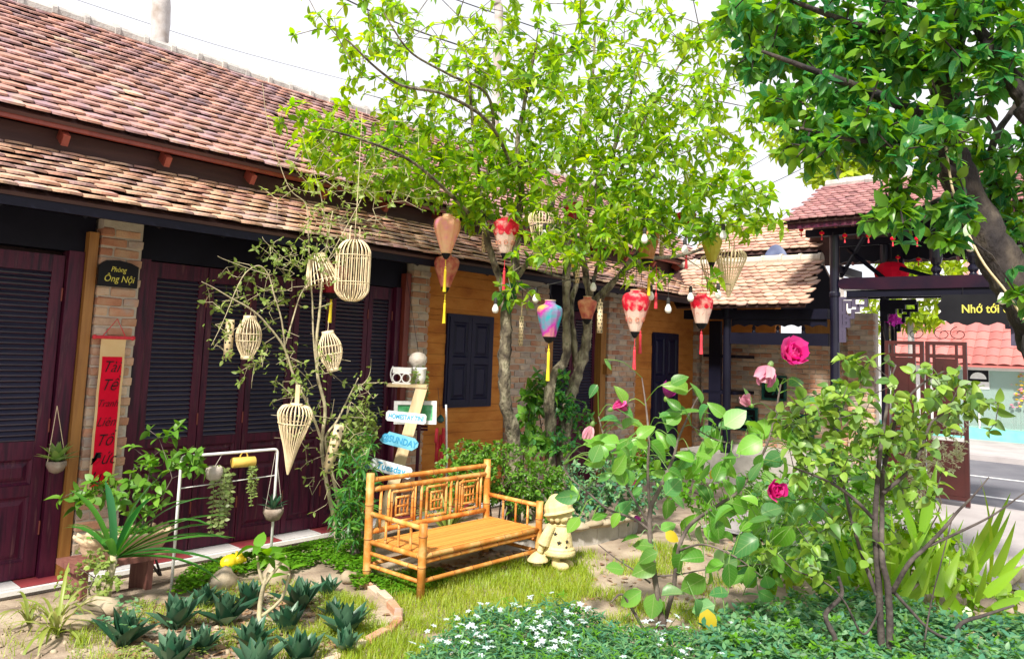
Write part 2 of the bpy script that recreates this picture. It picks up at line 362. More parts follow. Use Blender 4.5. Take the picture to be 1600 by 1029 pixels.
# ================================================================== BRICKWORK
_brick_me = {}
def brick_mesh(l, d, h):
    k = (round(l, 2), round(d, 2), round(h, 3), rnd.randint(0, 2))
    if k not in _brick_me:
        b = MB(); q = .008
        x, y, z = l / 2, d / 2, h / 2
        j = lambda a: a + rnd.uniform(-.004, .004)
        vs = []
        for zz, ins in ((-z, q), (-z + q, 0), (z - q, 0), (z, q)):
            for sx, sy in ((-1, -1), (1, -1), (1, 1), (-1, 1)): vs.append((j(sx * (x - ins)), j(sy * (y - ins)), j(zz)))
        fs = [(3, 2, 1, 0), (12, 13, 14, 15)]
        for r in range(3):
            for i in range(4): fs.append((r * 4 + i, r * 4 + (i + 1) % 4, r * 4 + 4 + (i + 1) % 4, r * 4 + 4 + i))
        _brick_me[k] = b.add(vs, fs).mesh('brick', M_brick)
    return _brick_me[k]
def brickwork(parent, x0, x1, y0, y1, z0, z1, nobj, pitch=.078, bl=.2, face='-y', sub=True):
    """brick courses round a mortar core; the first nobj bricks are pieces, the rest one mass.  face: the long visible side"""
    core = MB().bb(x0 + .012, x1 - .012, y0 + .012, y1 - .012, z0, z1).build('mortar_core', M_mortar, parent)
    hold = core if sub else parent
    lst = []
    n = int((z1 - z0) / pitch)
    for c in range(n):
        z = z0 + (c + .5) * pitch
        if face == '-y':
            L0, L1 = x0, x1
        else:
            L0, L1 = y0, y1
        p = L0 - (bl / 2 if c % 2 else 0); first = True
        while p < L1 - .02:
            a = max(p, L0); b_ = min(p + bl, L1); p += bl
            if b_ - a < .03: continue
            jit = rnd.uniform(-.006, .006); g = .014
            if face == '-y':
                deep = (y1 - y0) if first and (c % 2 == 0) else .1
                lst.append(((a + b_) / 2, y0 + deep / 2 + jit, z, b_ - a - g, deep, 0))
            else:
                lst.append((x0 + .05 + jit, (a + b_) / 2, z, .1, b_ - a - g, 0))
            first = False
        if face == '-y' and c % 2 == 1 and y1 - y0 > .15:
            lst.append((x0 + .05 + rnd.uniform(-.004, .004), (y0 + .1 + y1) / 2 + .004, z, .1, y1 - y0 - .11, 0))
    lst.sort(key=lambda q: depth((q[0], q[1], q[2])))
    rest = []
    for i, q in enumerate(lst):
        M = Matrix.Translation(q[:3]) @ Matrix.Rotation(rnd.uniform(-.02, .02), 4, 'Z') @ Matrix.Rotation(rnd.uniform(-.012, .012), 4, 'Y')
        me = brick_mesh(q[3], q[4], pitch - .013)
        if i < nobj: inst('brick', me, M, hold)
        else: rest.append((me, M))
    if rest:
        b = MB()
        for me, M in rest: b.add([M @ v.co for v in me.vertices], [tuple(p.vertices) for p in me.polygons])
        o = b.build('brick_courses', M_brick, hold); o['kind'] = 'stuff'
    return core

# ================================================================== TILED ROOFS
_tile_me = {}
def tile_mesh(wd, ex, m_):
    k = (wd, ex, m_.name)
    if k not in _tile_me:
        L = ex * 1.75; t = .017; h = wd * .485
        bot = [(-h, .046), (-h * .75, .022), (-h * .38, .006), (0, 0), (h * .38, .006), (h * .75, .022), (h, .046)]
        out = bot + [(h, L), (-h, L)]
        vs = []
        for zz in (0, t):
            for x, y in out: vs.append((x, y, zz + .006 * (1 - (x / h) ** 2)))
        n = len(out)
        fs = [tuple(range(n))[::-1], tuple(range(n, 2 * n))] + [(i, (i + 1) % n, n + (i + 1) % n, n + i) for i in range(n)]
        _tile_me[k] = (MB().add(vs, fs).mesh('tile', m_), vs, fs)
    return _tile_me[k]
ROOF_LISTS = []
def roof_tiles(parent, P0, u, s, length, slen, wd, ex, m_, clip=None):
    """P0 eave corner, u along the eave, s up the slope"""
    u = Vector(u).normalized(); s = Vector(s).normalized(); n = u.cross(s)
    if n.z < 0: n = -n
    res = []
    rows = int(slen / ex); cols = int(length / wd) + 1
    for r in range(rows):
        for c in range(cols):
            a = (c + (.5 if r % 2 else 0)) * wd
            if a > length: continue
            p = P0 + u * a + s * (r * ex - .03)
            if clip and not clip(p): continue
            tilt = .165 + rnd.uniform(-.03, .04)
            y = (s * math.cos(tilt) - n * math.sin(tilt))
            slip = rnd.random() < .05
            y = (y + u * rnd.uniform(-.035, .035) * (4 if slip else 1)).normalized()
            if slip: p = p - s * rnd.uniform(.01, .04)
            zz = u.cross(y); zz = zz if zz.z > 0 else -zz
            xx = y.cross(zz)
            M = Matrix((xx, y, zz)).transposed().to_4x4()
            M = Matrix.Translation(p + n * (.040 + rnd.uniform(-.004, .006)) + s * rnd.uniform(-.006, .006)) @ M
            res.append((depth(p), M))
    ROOF_LISTS.append((parent, res, wd, ex, m_))
def finish_roofs(limit, lists):
    allp = sorted(((d, i, j) for i, L in enumerate(lists) for j, (d, M) in enumerate(L[1])
                   if -40 < proj(L[1][j][1].to_translation())[0] < 1640 and -20 < proj(L[1][j][1].to_translation())[1] < 1050))
    near = set((i, j) for d, i, j in allp[:limit])
    for i, (par, res, wd, ex, m_) in enumerate(lists):
        me, vs, fs = tile_mesh(wd, ex, m_)
        far = []
        for j, (d, M) in enumerate(res):
            if (i, j) in near: inst('tile', me, M, par)
            else: far.append(M)
        if far:
            b = MB()
            for M in far:
                b.add([M @ Vector(v) for v in vs], fs)
            o = b.build('tile_field', m_, par); o['kind'] = 'stuff'

# ================================================================== MAIN HOUSE
house = thing('tiled_house', 'long old brick and dark wood house with two tiers of scalloped clay tile roof', 'house', (4, 6.4, 0))
FL = -.10
# veranda floor
SE = 6.24
vf = MB().bb(-6, 12.4, SE + .035, 11.5, -.5, FL - .012).build('veranda_floor', M_conc, house)
MB().bb(-6, 12.4, SE, SE + .034, -.135, FL - .004).build('step_edge', M_white, house)
ft = .42
rows = [(SE + .036, 6.50)]
for c in range(-3, 22):
    for r, (ya, yb) in enumerate(rows):
        x0 = -.15 + c * ft
        MB().bb(x0 + .004, x0 + ft - .004, ya + .003, yb - .003, FL - .012, FL + .002 + rnd.uniform(0, .002)).build('floor_tile', M_rtile if c % 2 else M_wtile, vf)
# columns and walls
zc = 2.62
def column(x0, x1, y0, y1, nobj, nm='brick_column'):
    core = brickwork(house, x0, x1, y0, y1, FL, zc, nobj); core.name = nm
column(2.29, 2.62, 6.34, 6.62, 110)
column(5.52, 5.78, 6.34, 6.62, 100)
column(7.16, 7.92, 6.34, 6.6, 90)
column(9.32, 10.08, 6.34, 6.6, 0)
column(12.0, 12.38, 6.34, 6.6, 0)
def wall(nm, x0, x1, z0, z1, m_, y0=6.4, y1=6.55): return MB().bb(x0, x1, y0, y1, z0, z1).build(nm, m_, house)
def earth_wall(x0, x1, holes):
    """rammed earth built up in uneven lifts, with an opening left for the shutters"""
    b = MB(); hx0, hx1, hz0, hz1 = holes
    zs = [FL]
    while zs[-1] < zc - .02: zs.append(min(zc, zs[-1] + rnd.uniform(.10, .17)))
    zs = sorted([z for z in zs if abs(z - hz0 - .02) > .04 and abs(z - hz1 + .02) > .04] + ([hz0 + .02] if hz0 > FL else []) + [hz1 - .02])
    for za, zb in zip(zs[:-1], zs[1:]):
        j = rnd.uniform(-.005, .005)
        segs = [(x0, x1)] if zb <= hz0 + .021 or za >= hz1 - .021 else [(x0, hx0 + .02), (hx1 - .02, x1)]
        for xa, xb in segs:
            n = max(2, int((xb - xa) / .12)); base = len(b.v); vs = []; fs = []
            for i in range(n + 1):
                x = xa + (xb - xa) * i / n
                wv = .012 * noise.noise(Vector((x * 3, za * 5, 0))); wv2 = .012 * noise.noise(Vector((x * 3, zb * 5, 0)))
                for (yy, zz) in ((6.40 + j + .004 * noise.noise(Vector((x * 6, za * 6, 2))), za + (wv if za > FL else 0) + .0016), (6.40 + j, zb + (wv2 if zb < zc else 0) - .0016), (6.55, zb - .002), (6.55, za + .002)):
                    vs.append((x, yy, zz))
            for i in range(n):
                for k in range(4): fs.append((i * 4 + k, i * 4 + 4 + k, i * 4 + 4 + (k + 1) % 4, i * 4 + (k + 1) % 4))
            fs.append((0, 1, 2, 3)); fs.append((n * 4 + 3, n * 4 + 2, n * 4 + 1, n * 4))
            b.add(vs, fs)
    return b.build('earth_wall', M_earth, house)
earth_wall(5.79, 7.15, (6.10, 6.88, 1.03, 2.10))
earth_wall(10.09, 11.99, (10.64, 11.45, FL, 2.08))
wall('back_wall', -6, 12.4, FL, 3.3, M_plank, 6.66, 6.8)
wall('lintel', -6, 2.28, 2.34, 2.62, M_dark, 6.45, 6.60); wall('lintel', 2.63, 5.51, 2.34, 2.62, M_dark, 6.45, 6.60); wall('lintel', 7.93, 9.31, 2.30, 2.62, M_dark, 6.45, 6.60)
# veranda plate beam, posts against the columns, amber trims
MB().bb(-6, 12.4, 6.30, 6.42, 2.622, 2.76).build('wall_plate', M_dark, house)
for x0, x1, z1 in ((2.215, 2.285, 2.5), (5.44, 5.515, 2.5), (7.93, 8.06, 2.3), (9.18, 9.31, 2.3)):
    MB().bb(x0, x1, 6.37, 6.52, FL, z1).build('timber_trim', M_twood if x0 != 5.44 else M_rwood, house)
for x0, x1 in ((2.10, 2.21), (2.63, 2.72), (5.36, 5.43)):
    MB().bb(x0, x1, 6.42, 6.58, FL, 2.34).build('door_frame', M_dwood, house)
# louvred doors
_sl = {}
def slat_mesh(l):
    k = round(l, 3)
    if k not in _sl: _sl[k] = MB().box((0, 0, 0), (k, .042, .011), Matrix.Rotation(.62, 3, 'X')).mesh('slat', M_slat)
    return _sl[k]
def raised_panel(parent, x0, x1, z0, z1, y, m_, nm='panel'):
    q = min(.03, (x1 - x0) * .2); d = .018; vs = []
    for (xa, xb, za, zb, yy) in ((x0, x1, z0, z1, y), (x0 + q * .6, x1 - q * .6, z0 + q * .6, z1 - q * .6, y + d), (x0 + q, x1 - q, z0 + q, z1 - q, y + d), (x0 + q * 2, x1 - q * 2, z0 + q * 2, z1 - q * 2, y + .002)):
        vs += [(xa, yy, za), (xb, yy, za), (xb, yy, zb), (xa, yy, zb)]
    fs = [(i * 4 + k, i * 4 + (k + 1) % 4, i * 4 + 4 + (k + 1) % 4, i * 4 + 4 + k) for i in range(3) for k in range(4)] + [(12, 13, 14, 15)]
    return MB().add(vs, fs).build(nm, m_, parent)
def louver_door(x0, x1, y, z0, z1, st, lz0, lz1, panels, m_=None, hinge=True):
    m_ = m_ or M_dwood
    g = .004; x0 += g; x1 -= g; t = .04
    b = MB().bb(x0, x0 + st, y, y + t, z0, z1).bb(x1 - st, x1, y, y + t, z0, z1)
    zs = sorted([z0, z1, lz0, lz1] + [q for p in panels for q in (p[2], p[3])])
    xs0, xs1 = x0 + st, x1 - st
    used = [(lz0, lz1)] + sorted(set((p[2], p[3]) for p in panels))
    used.sort(); cur = z0
    for a, c in used:
        if a - cur > .005: b.bb(xs0, xs1, y + .002, y + t - .002, cur, a)
        cur = c
    if z1 - cur > .005: b.bb(xs0, xs1, y + .002, y + t - .002, cur, z1)
    b.bb(xs0, xs1, y + t - .006, y + t, z0, z1)
    rowsp = {}
    for p in panels: rowsp.setdefault((p[2], p[3]), []).append(p)
    for k, ps in rowsp.items():
        if len(ps) == 2:
            xm0 = xs0 + (xs1 - xs0) * ps[0][1]; xm1 = xs0 + (xs1 - xs0) * ps[1][0]
            b.bb(xm0, xm1, y + .002, y + t - .002, k[0], k[1])
    d = b.build('louvered_door', m_, house)
    for p in panels: raised_panel(d, xs0 + (xs1 - xs0) * p[0] + .001, xs0 + (xs1 - xs0) * p[1] - .001, p[2] + .001, p[3] - .001, y + .008, m_)
    me = slat_mesh(xs1 - xs0 - .002); n = int((lz1 - lz0) / .039)
    for i in range(n):
        z = lz0 + (i + .5) * (lz1 - lz0) / n
        inst('slat', me, Matrix.Translation(((xs0 + xs1) / 2, y + .019, z)) @ Matrix.Rotation(rnd.uniform(-.03, .03), 4, 'X'), d)
    if hinge:
        for z in (z0 + .35, z0 + 1.1, z1 - .3): MB().tube([(x1 - .002, y - .006, z - .05), (x1 - .002, y - .006, z + .05)], .007, 6).build('hinge', M_rwood, d)
    return d
lp = [(0, 1, .58, .77), (0, .46, .03, .50), (.54, 1, .03, .50)]
for xa, xb in ((.02, .56), (.56, 1.30), (1.30, 2.095)):
    louver_door(xa, xb, 6.47, FL + .012, 2.30, .085, .90, 2.17, lp)
mp_ = [(0, 1, .68, .79), (0, 1, .02, .60)]
for i, (xa, xb) in enumerate(((2.725, 3.25), (3.25, 3.675), (3.675, 4.14), (4.14, 4.56), (4.56, 5.03), (5.03, 5.355))):
    louver_door(xa, xb, 6.47, FL + .012, 2.33, .055 if xb - xa < .48 else .075, .86, 2.20, mp_)
for xa, xb in ((8.07, 8.62), (8.62, 9.17)):
    louver_door(xa, xb, 6.47, FL + .012, 2.29, .06, .86, 2.18, mp_)
for xa, xb in ((-2.0, -1.0), (-1.0, .02)):
    louver_door(xa, xb, 6.47, FL + .012, 2.30, .085, .90, 2.17, lp)
# panelled shutters
def shutters(x0, x1, z0, z1, y, splits, m_, nm):
    fr = MB()
    xm = (x0 + x1) / 2
    fr.bb(x0 - .03, x1 + .03, y + .02, y + .09, z1, z1 + .035).bb(x0 - .03, x0, y + .02, y + .09, z0, z1).bb(x1, x1 + .03, y + .02, y + .09, z0, z1)
    if z0 > .5: fr.bb(x0 - .03, x1 + .03, y + .02, y + .09, z0 - .035, z0)
    f = fr.build(nm, m_, house)
    for a, b_ in ((x0, xm - .003), (xm + .003, x1)):
        st = .055; L = MB().bb(a, a + st, y + .01, y + .045, z0, z1).bb(b_ - st, b_, y + .01, y + .045, z0, z1)
        cuts = [z0] + [z0 + (z1 - z0) * s for s in splits] + [z1]
        for i, c in enumerate(cuts): L.bb(a + st, b_ - st, y + .012, y + .043, max(z0, c - st * (.7 if 0 < i < len(cuts) - 1 else 1)), min(z1, c + st * (.7 if 0 < i < len(cuts) - 1 else 1)))
        L.bb(a + st, b_ - st, y + .036, y + .041, z0, z1)
        lo = L.build('shutter_leaf', m_, f)
        for i in range(len(cuts) - 1):
            raised_panel(f, a + st, b_ - st, cuts[i] + st * (1 if i == 0 else .7), cuts[i + 1] - st * (1 if i == len(cuts) - 2 else .7), y + .013, m_)
shutters(6.13, 6.85, 1.06, 2.07, 6.35, [.5], M_navy, 'window_shutters')
shutters(10.66, 11.43, FL, 2.05, 6.36, [.36, .68], M_navy, 'panelled_door')
# meter box on the trim
MB().bb(9.24, 9.38, 6.30, 6.37, 1.42, 1.56).build('switch_box', M_twood, house)
# --- lower (veranda) roof
EY, EZ = 5.5, 2.58
TY, TZ = 6.95, 3.22
sl_v = Vector((0, TY - EY, TZ - EZ)); sl_l = sl_v.length; su = sl_v.normalized(); sn = Vector((0, -su.z, su.y))
low = MB(); a = Vector((-6, EY, EZ)); b2 = Vector((12.4, EY, EZ))
pl = [a, b2, b2 + sl_v, a + sl_v]
low.add([p - sn * .0 for p in pl] + [p - sn * .025 for p in pl], [(0, 1, 2, 3), (7, 6, 5, 4), (0, 4, 5, 1), (1, 5, 6, 2), (2, 6, 7, 3), (3, 7, 4, 0)])
lroof = low.build('veranda_roof', M_plank, house)
roof_tiles(lroof, Vector((-3.0, EY, EZ)), (1, 0, 0), su, 14.4, sl_l, .19, .158, M_tile, clip=lambda p: p.x < 12.0 and not (p.x > 10.75 + (p.y - 5.5) * 1.0 and False))
MB().bb(-6, 10.6, EY + .02, EY + .05, EZ - .085, EZ - .012).build('fascia', M_dark, house)
for i in range(0, 30):
    x = -2.6 + i * .5
    p0 = Vector((x, EY + .06, EZ - .05)); p1 = p0 + su * 1.35
    MB().tube([p0 - sn * .02, p1 - sn * .02], .03, 4).build('rafter', M_dark, house)
# dark boarded wall between the roofs
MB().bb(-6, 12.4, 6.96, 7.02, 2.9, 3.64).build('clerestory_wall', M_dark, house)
for i in range(18):
    x = -1.5 + i * .8
    MB().bb(x, x + .05, 6.93, 6.96, 3.2, 3.62).build('clerestory_post', M_dark, house)
# --- upper roof
UY, UZ = 6.45, 3.335; RY, RZ = 9.0, 5.10
uv = Vector((0, RY - UY, RZ - UZ)); ul = uv.length; uu = uv.normalized(); un = Vector((0, -uu.z, uu.y))
a = Vector((-6, UY, UZ)); b2 = Vector((13.2, UY, UZ)); pl = [a, b2, b2 + uv, a + uv]
uroof = MB().add(pl + [p - un * .03 for p in pl], [(0, 1, 2, 3), (7, 6, 5, 4), (0, 4, 5, 1), (1, 5, 6, 2), (2, 6, 7, 3), (3, 7, 4, 0)]).build('upper_roof', M_plank, house)
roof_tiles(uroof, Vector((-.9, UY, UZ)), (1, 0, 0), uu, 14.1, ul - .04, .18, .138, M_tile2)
bv_ = Vector((0, 2 * RY - 2 * UY, 0))
a2 = [Vector((-6, RY, RZ)), Vector((13.2, RY, RZ)), Vector((13.2, 2 * RY - UY, UZ)), Vector((-6, 2 * RY - UY, UZ))]
MB().add(a2 + [p - Vector((0, uu.z, uu.y)) * .03 for p in a2], [(0, 1, 2, 3), (7, 6, 5, 4), (0, 4, 5, 1), (1, 5, 6, 2), (2, 6, 7, 3), (3, 7, 4, 0)]).build('rear_roof', M_tile2, house)
MB().bb(-6, 12.4, 11.35, 11.5, FL, 3.4).build('rear_wall', M_mortar, house)
MB().prism([(7.0, FL), (11.5, FL), (11.5, 3.4), (9.0, 5.0), (7.0, 3.6)], 12.41, 12.55, Matrix(((0, 1, 0, 0), (1, 0, 0, 0), (0, 0, 1, 0), (0, 0, 0, 1)))).build('gable_wall', M_mortar, house)
MB().bb(-6, 13.2, UY + .03, UY + .07, UZ - .055, UZ - .015).build('upper_fascia', M_rwood, house)
for i in range(16):
    x = 2.02 + (i - 3) * .80
    MB().box((x, UY + .10, UZ - .10), (.05, .14, .09), Matrix.Rotation(math.atan2(uu.z, uu.y), 3, 'X')).build('rafter_end', M_rwood, house)
rp = MB()
for i in range(44):
    x = -1 + i * .32; r = .085 + rnd.uniform(-.008, .01)
    prof = [(r + .022, 0), (r + .02, .05), (r, .06), (r - .006, .34)]
    mb = MB().lathe(prof, (0, 0, 0), 10, Matrix.Rotation(PI / 2, 3, 'Y'))
    mb.xf(Matrix.Translation((x, RY, RZ + .02 + rnd.uniform(-.008, .008))))
    mb.build('ridge_tile', M_mortar_ridge, uroof)
finish_roofs(300, ROOF_LISTS); ROOF_LISTS.clear()
print('house ready')
# ================================================================== CORRIDOR WING at right angles to the house
wing = thing('corridor_wing', 'open dark timber corridor with tan tiled roof joining the house to the gate', 'corridor', (11.4, 4.6, 0))
WX, WZ = 10.5, 2.47; WRX, WRZ = 11.75, 3.26
wv_ = Vector((WRX - WX, 0, WRZ - WZ)); wl = wv_.length; wu = wv_.normalized(); wn = Vector((-wu.z, 0, wu.x))
pa = Vector((WX, 5.9, WZ)); pb = Vector((WX, 3.92, WZ)); pc = Vector((WRX, 4.12, WRZ)); pd = Vector((WRX, 7.0, WRZ))
wroof = MB().add([pa, pb, pc, pd] + [p - wn * .03 for p in (pa, pb, pc, pd)], [(3, 2, 1, 0), (4, 5, 6, 7), (0, 1, 5, 4), (1, 2, 6, 5), (2, 3, 7, 6), (3, 0, 4, 7)]).build('corridor_roof', M_plank, wing)
M_tile3 = mat('tan_clay_tile', [(.30, .16, .15), (.44, .25, .19), (.52, .33, .24), (.58, .41, .30), (.40, .24, .22)], .75, 1.6, 3, .6, .35, 60, vary=.15)
roof_tiles(wroof, Vector((WX, 3.92, WZ)), (0, 1, 0), wu, 2.4, wl - .02, .15, .115, M_tile3,
           clip=lambda p: p.y > 3.92 + .2 * (p.x - WX) / (WRX - WX) and p.y < 5.62 + (p.x - WX) * .75)
finish_roofs(160, ROOF_LISTS); ROOF_LISTS.clear()
# rear slope and ridge mortar
MB().add([pc, pd, pd + Vector((1.25, 0, -.8)), pc + Vector((1.25, 0, -.8))] + [p - Vector((0, 0, .03)) for p in (pc, pd, pd + Vector((1.25, 0, -.8)), pc + Vector((1.25, 0, -.8)))],
         [(0, 1, 2, 3), (7, 6, 5, 4), (0, 4, 5, 1), (1, 5, 6, 2), (2, 6, 7, 3), (3, 7, 4, 0)]).build('rear_roof', M_tile3, wing)
for i in range(8):
    y = 4.12 + i * .3; r = .085
    mb = MB().lathe([(r + .015, 0), (r + .012, .05), (r, .06), (r, .31)], (0, 0, 0), 10, Matrix.Rotation(-PI / 2, 3, 'X'))
    mb.xf(Matrix.Translation((WRX, y, WRZ + .02 + rnd.uniform(-.01, .01)))); mb.build('ridge_tile', M_mortar, wroof)
MB().add([p - Vector((0, 0, .034)) for p in (pc, pd, pd + Vector((1.25, 0, -.8)), pc + Vector((1.25, 0, -.8)))] + [p - Vector((0, 0, .05)) for p in (pc, pd, pd + Vector((1.25, 0, -.8)), pc + Vector((1.25, 0, -.8)))],
         [(0, 1, 2, 3), (7, 6, 5, 4), (0, 4, 5, 1), (1, 5, 6, 2), (2, 6, 7, 3), (3, 7, 4, 0)]).build('soffit', M_dark, wing)
# a small upper roof behind with its dark clerestory
up = MB(); q = [Vector((12.2, 6.5, 3.5)), Vector((12.2, 4.35, 3.5)), Vector((13.3, 4.6, 4.2)), Vector((13.3, 6.8, 4.2))]
up.add(q + [p - Vector((-.5, 0, .8)).normalized() * -.0 - Vector((0, 0, .04)) for p in q], [(3, 2, 1, 0), (4, 5, 6, 7), (0, 1, 5, 4), (1, 2, 6, 5), (2, 3, 7, 6), (3, 0, 4, 7)])
uw = up.build('upper_corridor_roof', M_plank, wing)
uwv = Vector((1.1, 0, .7)).normalized()
roof_tiles(uw, Vector((12.2, 4.4, 3.5)), (0, 1, 0), uwv, 2.2, 1.25, .16, .125, M_tile3)
finish_roofs(0, ROOF_LISTS); ROOF_LISTS.clear()
MB().bb(12.5, 12.6, 4.4, 6.6, 3.0, 3.62).build('clerestory_wall', M_dark, wing)
tarp = MB()
n = 8
vs = [(12.0 + .25 * (1 - abs(2 * i / n - 1) ** 2) * (1 - j / n) * .3 + .12 * j / n, 4.78 + i * .055, 3.30 + .30 * math.sin(PI * min(max(i / n, .02), .98)) ** .6 * (j / n)) for j in range(n + 1) for i in range(n + 1)]
tarp.add(vs, [(j * (n + 1) + i, j * (n + 1) + i + 1, (j + 1) * (n + 1) + i + 1, (j + 1) * (n + 1) + i) for j in range(n) for i in range(n)])
vs2 = [(x + .12, y, z - .02) for x, y, z in vs]; tarp.add(vs2, [(j * (n + 1) + i, (j + 1) * (n + 1) + i, (j + 1) * (n + 1) + i + 1, j * (n + 1) + i + 1) for j in range(n) for i in range(n)])
M_tarp = mat('blue_tarp', [(.07, .09, .18), (.12, .15, .26)], .6, 9)
o = tarp.build('tarpaulin', M_tarp, None, True, (12.1, 5.0, 3.3)); tag(o, 'folded grey blue tarpaulin lying behind the corridor roof ridge', 'tarpaulin')
# floor, posts and beams
MB().bb(10.62, 13.0, 3.72, 5.86, -.4, .32).build('raised_floor', M_conc, wing)
for (x, y) in ((10.8, 5.2),):
    MB().lathe([(.085, .32), (.085, .40), (.062, .44), (.060, 2.30), (.078, 2.34), (.078, 2.46)], (x, y, 0), 14).build('post', M_dark, wing)
MB().bb(10.74, 10.86, 3.70, 5.9, 2.30, 2.44).build('eave_beam', M_dark, wing)
MB().bb(10.76, 10.84, 3.70, 5.14, 1.93, 2.10).build('tie_beam', M_dark, wing)
sc = [(3.72, 2.298)]
for i in range(29): sc.append((3.72 + i * .05, 2.19 + .03 * abs(math.sin(i * PI / 4))))
sc.append((5.12, 2.298))
MB().prism(sc, 10.775, 10.80, Matrix(((0, 1, 0, 0), (1, 0, 0, 0), (0, 0, 1, 0), (0, 0, 0, 1)))).build('valance', M_dark, wing)
for y in (4.05, 4.42, 4.78): MB().lathe([(.03, 2.10), (.03, 2.12), (.018, 2.14), (.032, 2.17), (.018, 2.19), (.018, 2.21)], (10.8, y, 0), 8).build('baluster', M_dark, wing)
bw = brickwork(wing, 12.1, 12.35, 3.75, 6.3, .32, 2.1, 200, face='-x', pitch=.075, bl=.2); bw.name = 'brick_wall'
MB().bb(12.1, 12.35, 5.0, 6.3, 2.1, 2.75).build('orange_panel', M_earth, wing)
MB().bb(12.05, 12.10, 3.8, 4.55, 2.1, 2.42).build('orange_panel', M_twood, wing)
M_vent = mat('green_glazed_block', [(.012, .07, .06), (.02, .11, .09)], .25, 9)
for (y, z, s) in ((5.0, 1.27, .20), (4.56, .70, .19), (5.46, .74, .19)):
    v = MB()
    v.bb(12.05, 12.10, y - s, y + s, z + s - .035, z + s).bb(12.05, 12.10, y - s, y + s, z - s, z - s + .035).bb(12.05, 12.10, y - s, y - s + .035, z - s + .035, z + s - .035).bb(12.05, 12.10, y + s - .035, y + s, z - s + .035, z + s - .035)
    for k in range(8):
        a = k * PI / 4; v.box((12.078, y + math.cos(a) * .075, z + math.sin(a) * .075), (.03, .10, .022), Matrix.Rotation(a + .7, 3, 'X'))
    v.lathe([(.035, -.015), (.035, .015)], (12.078, y, z), 10, Matrix.Rotation(PI / 2, 3, 'Y'))
    vb = v.build('vent_block', M_vent, wing)
    MB().bb(12.094, 12.097, y - s + .03, y + s - .03, z - s + .03, z + s - .03).build('vent_shade_sheet', M_black, vb)  # flat black sheet, painted shade behind the open pattern
# lattice and boxes beside the post (dark joinery near the house corner)
MB().bb(11.3, 11.36, 5.55, 5.75, .32, 2.3).build('post', M_dark, wing)
for z in (1.15, 1.72): MB().bb(11.3, 12.0, 5.3, 5.85, z, z + .05).build('shelf', M_dark, wing)

# ================================================================== GATE
gate = thing('roofed_gate', 'black timber garden gate with small scalloped tile roof, carved brackets and turned posts', 'gate', (10.9, 2.6, 0))
GX = 10.8
M_post = mat('black_lacquered_post', [(.004, .004, .012), (.010, .010, .026)], .3, 3, 4, 0, .08, 30, spec=.5)
for x, y, z1, r in ((GX, 3.62, 3.50, .062), (GX, 1.20, 3.45, .07), (GX + 1.1, 3.28, 3.45, .06), (GX + 1.1, 1.20, 3.45, .06)):
    MB().lathe([(r + .03, -.02), (r + .03, .18), (r, .22), (r, z1 - .9), (r + .012, z1 - .88), (r + .012, z1 - .84), (r, z1 - .82), (r, z1)], (x, y, 0), 16).build('post', M_post, gate)
# beam with rounded reddish end
bm = MB(); pr = [(3.52, 2.71), (3.545, 2.74), (3.55, 2.79), (3.53, 2.84), (3.48, 2.86), (1.2, 2.84), (1.2, 2.69), (3.0, 2.69)]
SW = Matrix(((0, 1, 0, 0), (1, 0, 0, 0), (0, 0, 1, 0), (0, 0, 0, 1)))
bm.prism(pr, GX - .07, GX + .07, SW).build('beam', mat('mahogany_beam', [(.008, .004, .014), (.030, .006, .018)], .4, 3, 4, 0, .1, 30, spec=.25), gate)
MB().bb(GX - .045, GX + .045, 1.3, 3.45, 2.60, 2.688).build('under_beam', M_dark, gate)
MB().bb(GX + 1.05, GX + 1.15, 1.2, 3.6, 2.66, 2.80).build('rear_beam', M_dark, gate)
for y in (3.62, 1.42): MB().bb(GX + .06, GX + 1.04, y - .05, y + .05, 2.95, 3.06).build('cross_beam', M_dark, gate)
# stepped fretwork brackets
M_fret = mat('grey_violet_fretwork', [(.055, .045, .085), (.08, .065, .11)], .5, 4)
def fret(y0, sgn, x, m_, nm='fretwork_bracket'):
    """open square key pattern stepping down beside the post"""
    b = MB(); t = .040; W = .34; H = .58; th = .02
    def bar(ya, za, yb, zb):
        ya, yb = y0 + sgn * ya, y0 + sgn * yb
        lo, hi = min(ya, yb), max(ya, yb)
        if abs(za - zb) < 1e-6: b.bb(x - th, x + th, lo, hi, za - t / 2, za + t / 2)
        else: b.bb(x - th + .001, x + th - .001, lo - t / 2, lo + t / 2, min(za, zb) - t / 2 + .001, max(za, zb) + t / 2 - .001)
    zt = 2.585
    bar(0, zt, W, zt); bar(.012, zt, .012, zt - H)
    st = [(W, 0), (W, .10), (.235, .10), (.235, .17), (.17, .17), (.17, .26), (.11, .26), (.11, .38), (.055, .38), (.055, H), (0, H)]
    for (a, c), (d, e) in zip(st[:-1], st[1:]): bar(a, zt - c, d, zt - e)
    for a, c, d, e in ((.06, .05, .06, .2), (.06, .05, .13, .05), (.13, .05, .13, .12), (.18, .04, .18, .10), (.18, .10, .25, .10), (.06, .24, .11, .24), (.06, .24, .06, .34), (.012, .2, .06, .2), (.06, .30, .11, .30), (.012, .42, .055, .42)): bar(a, zt - c, d, zt - e)
    return b.build(nm, m_, gate)
MB().prism([(3.18, 2.598), (3.18, 2.30), (3.08, 2.30), (3.08, 2.40), (2.98, 2.40), (2.98, 2.47), (2.86, 2.47), (2.86, 2.53), (2.72, 2.53), (2.72, 2.598)], GX + .5, GX + .53, SW).build('bracket_board', M_dark, gate)
fret(3.55, -1, GX, M_fret); fret(3.20, -1, GX + 1.1, M_dark); fret(1.50, 1, GX, M_fret)
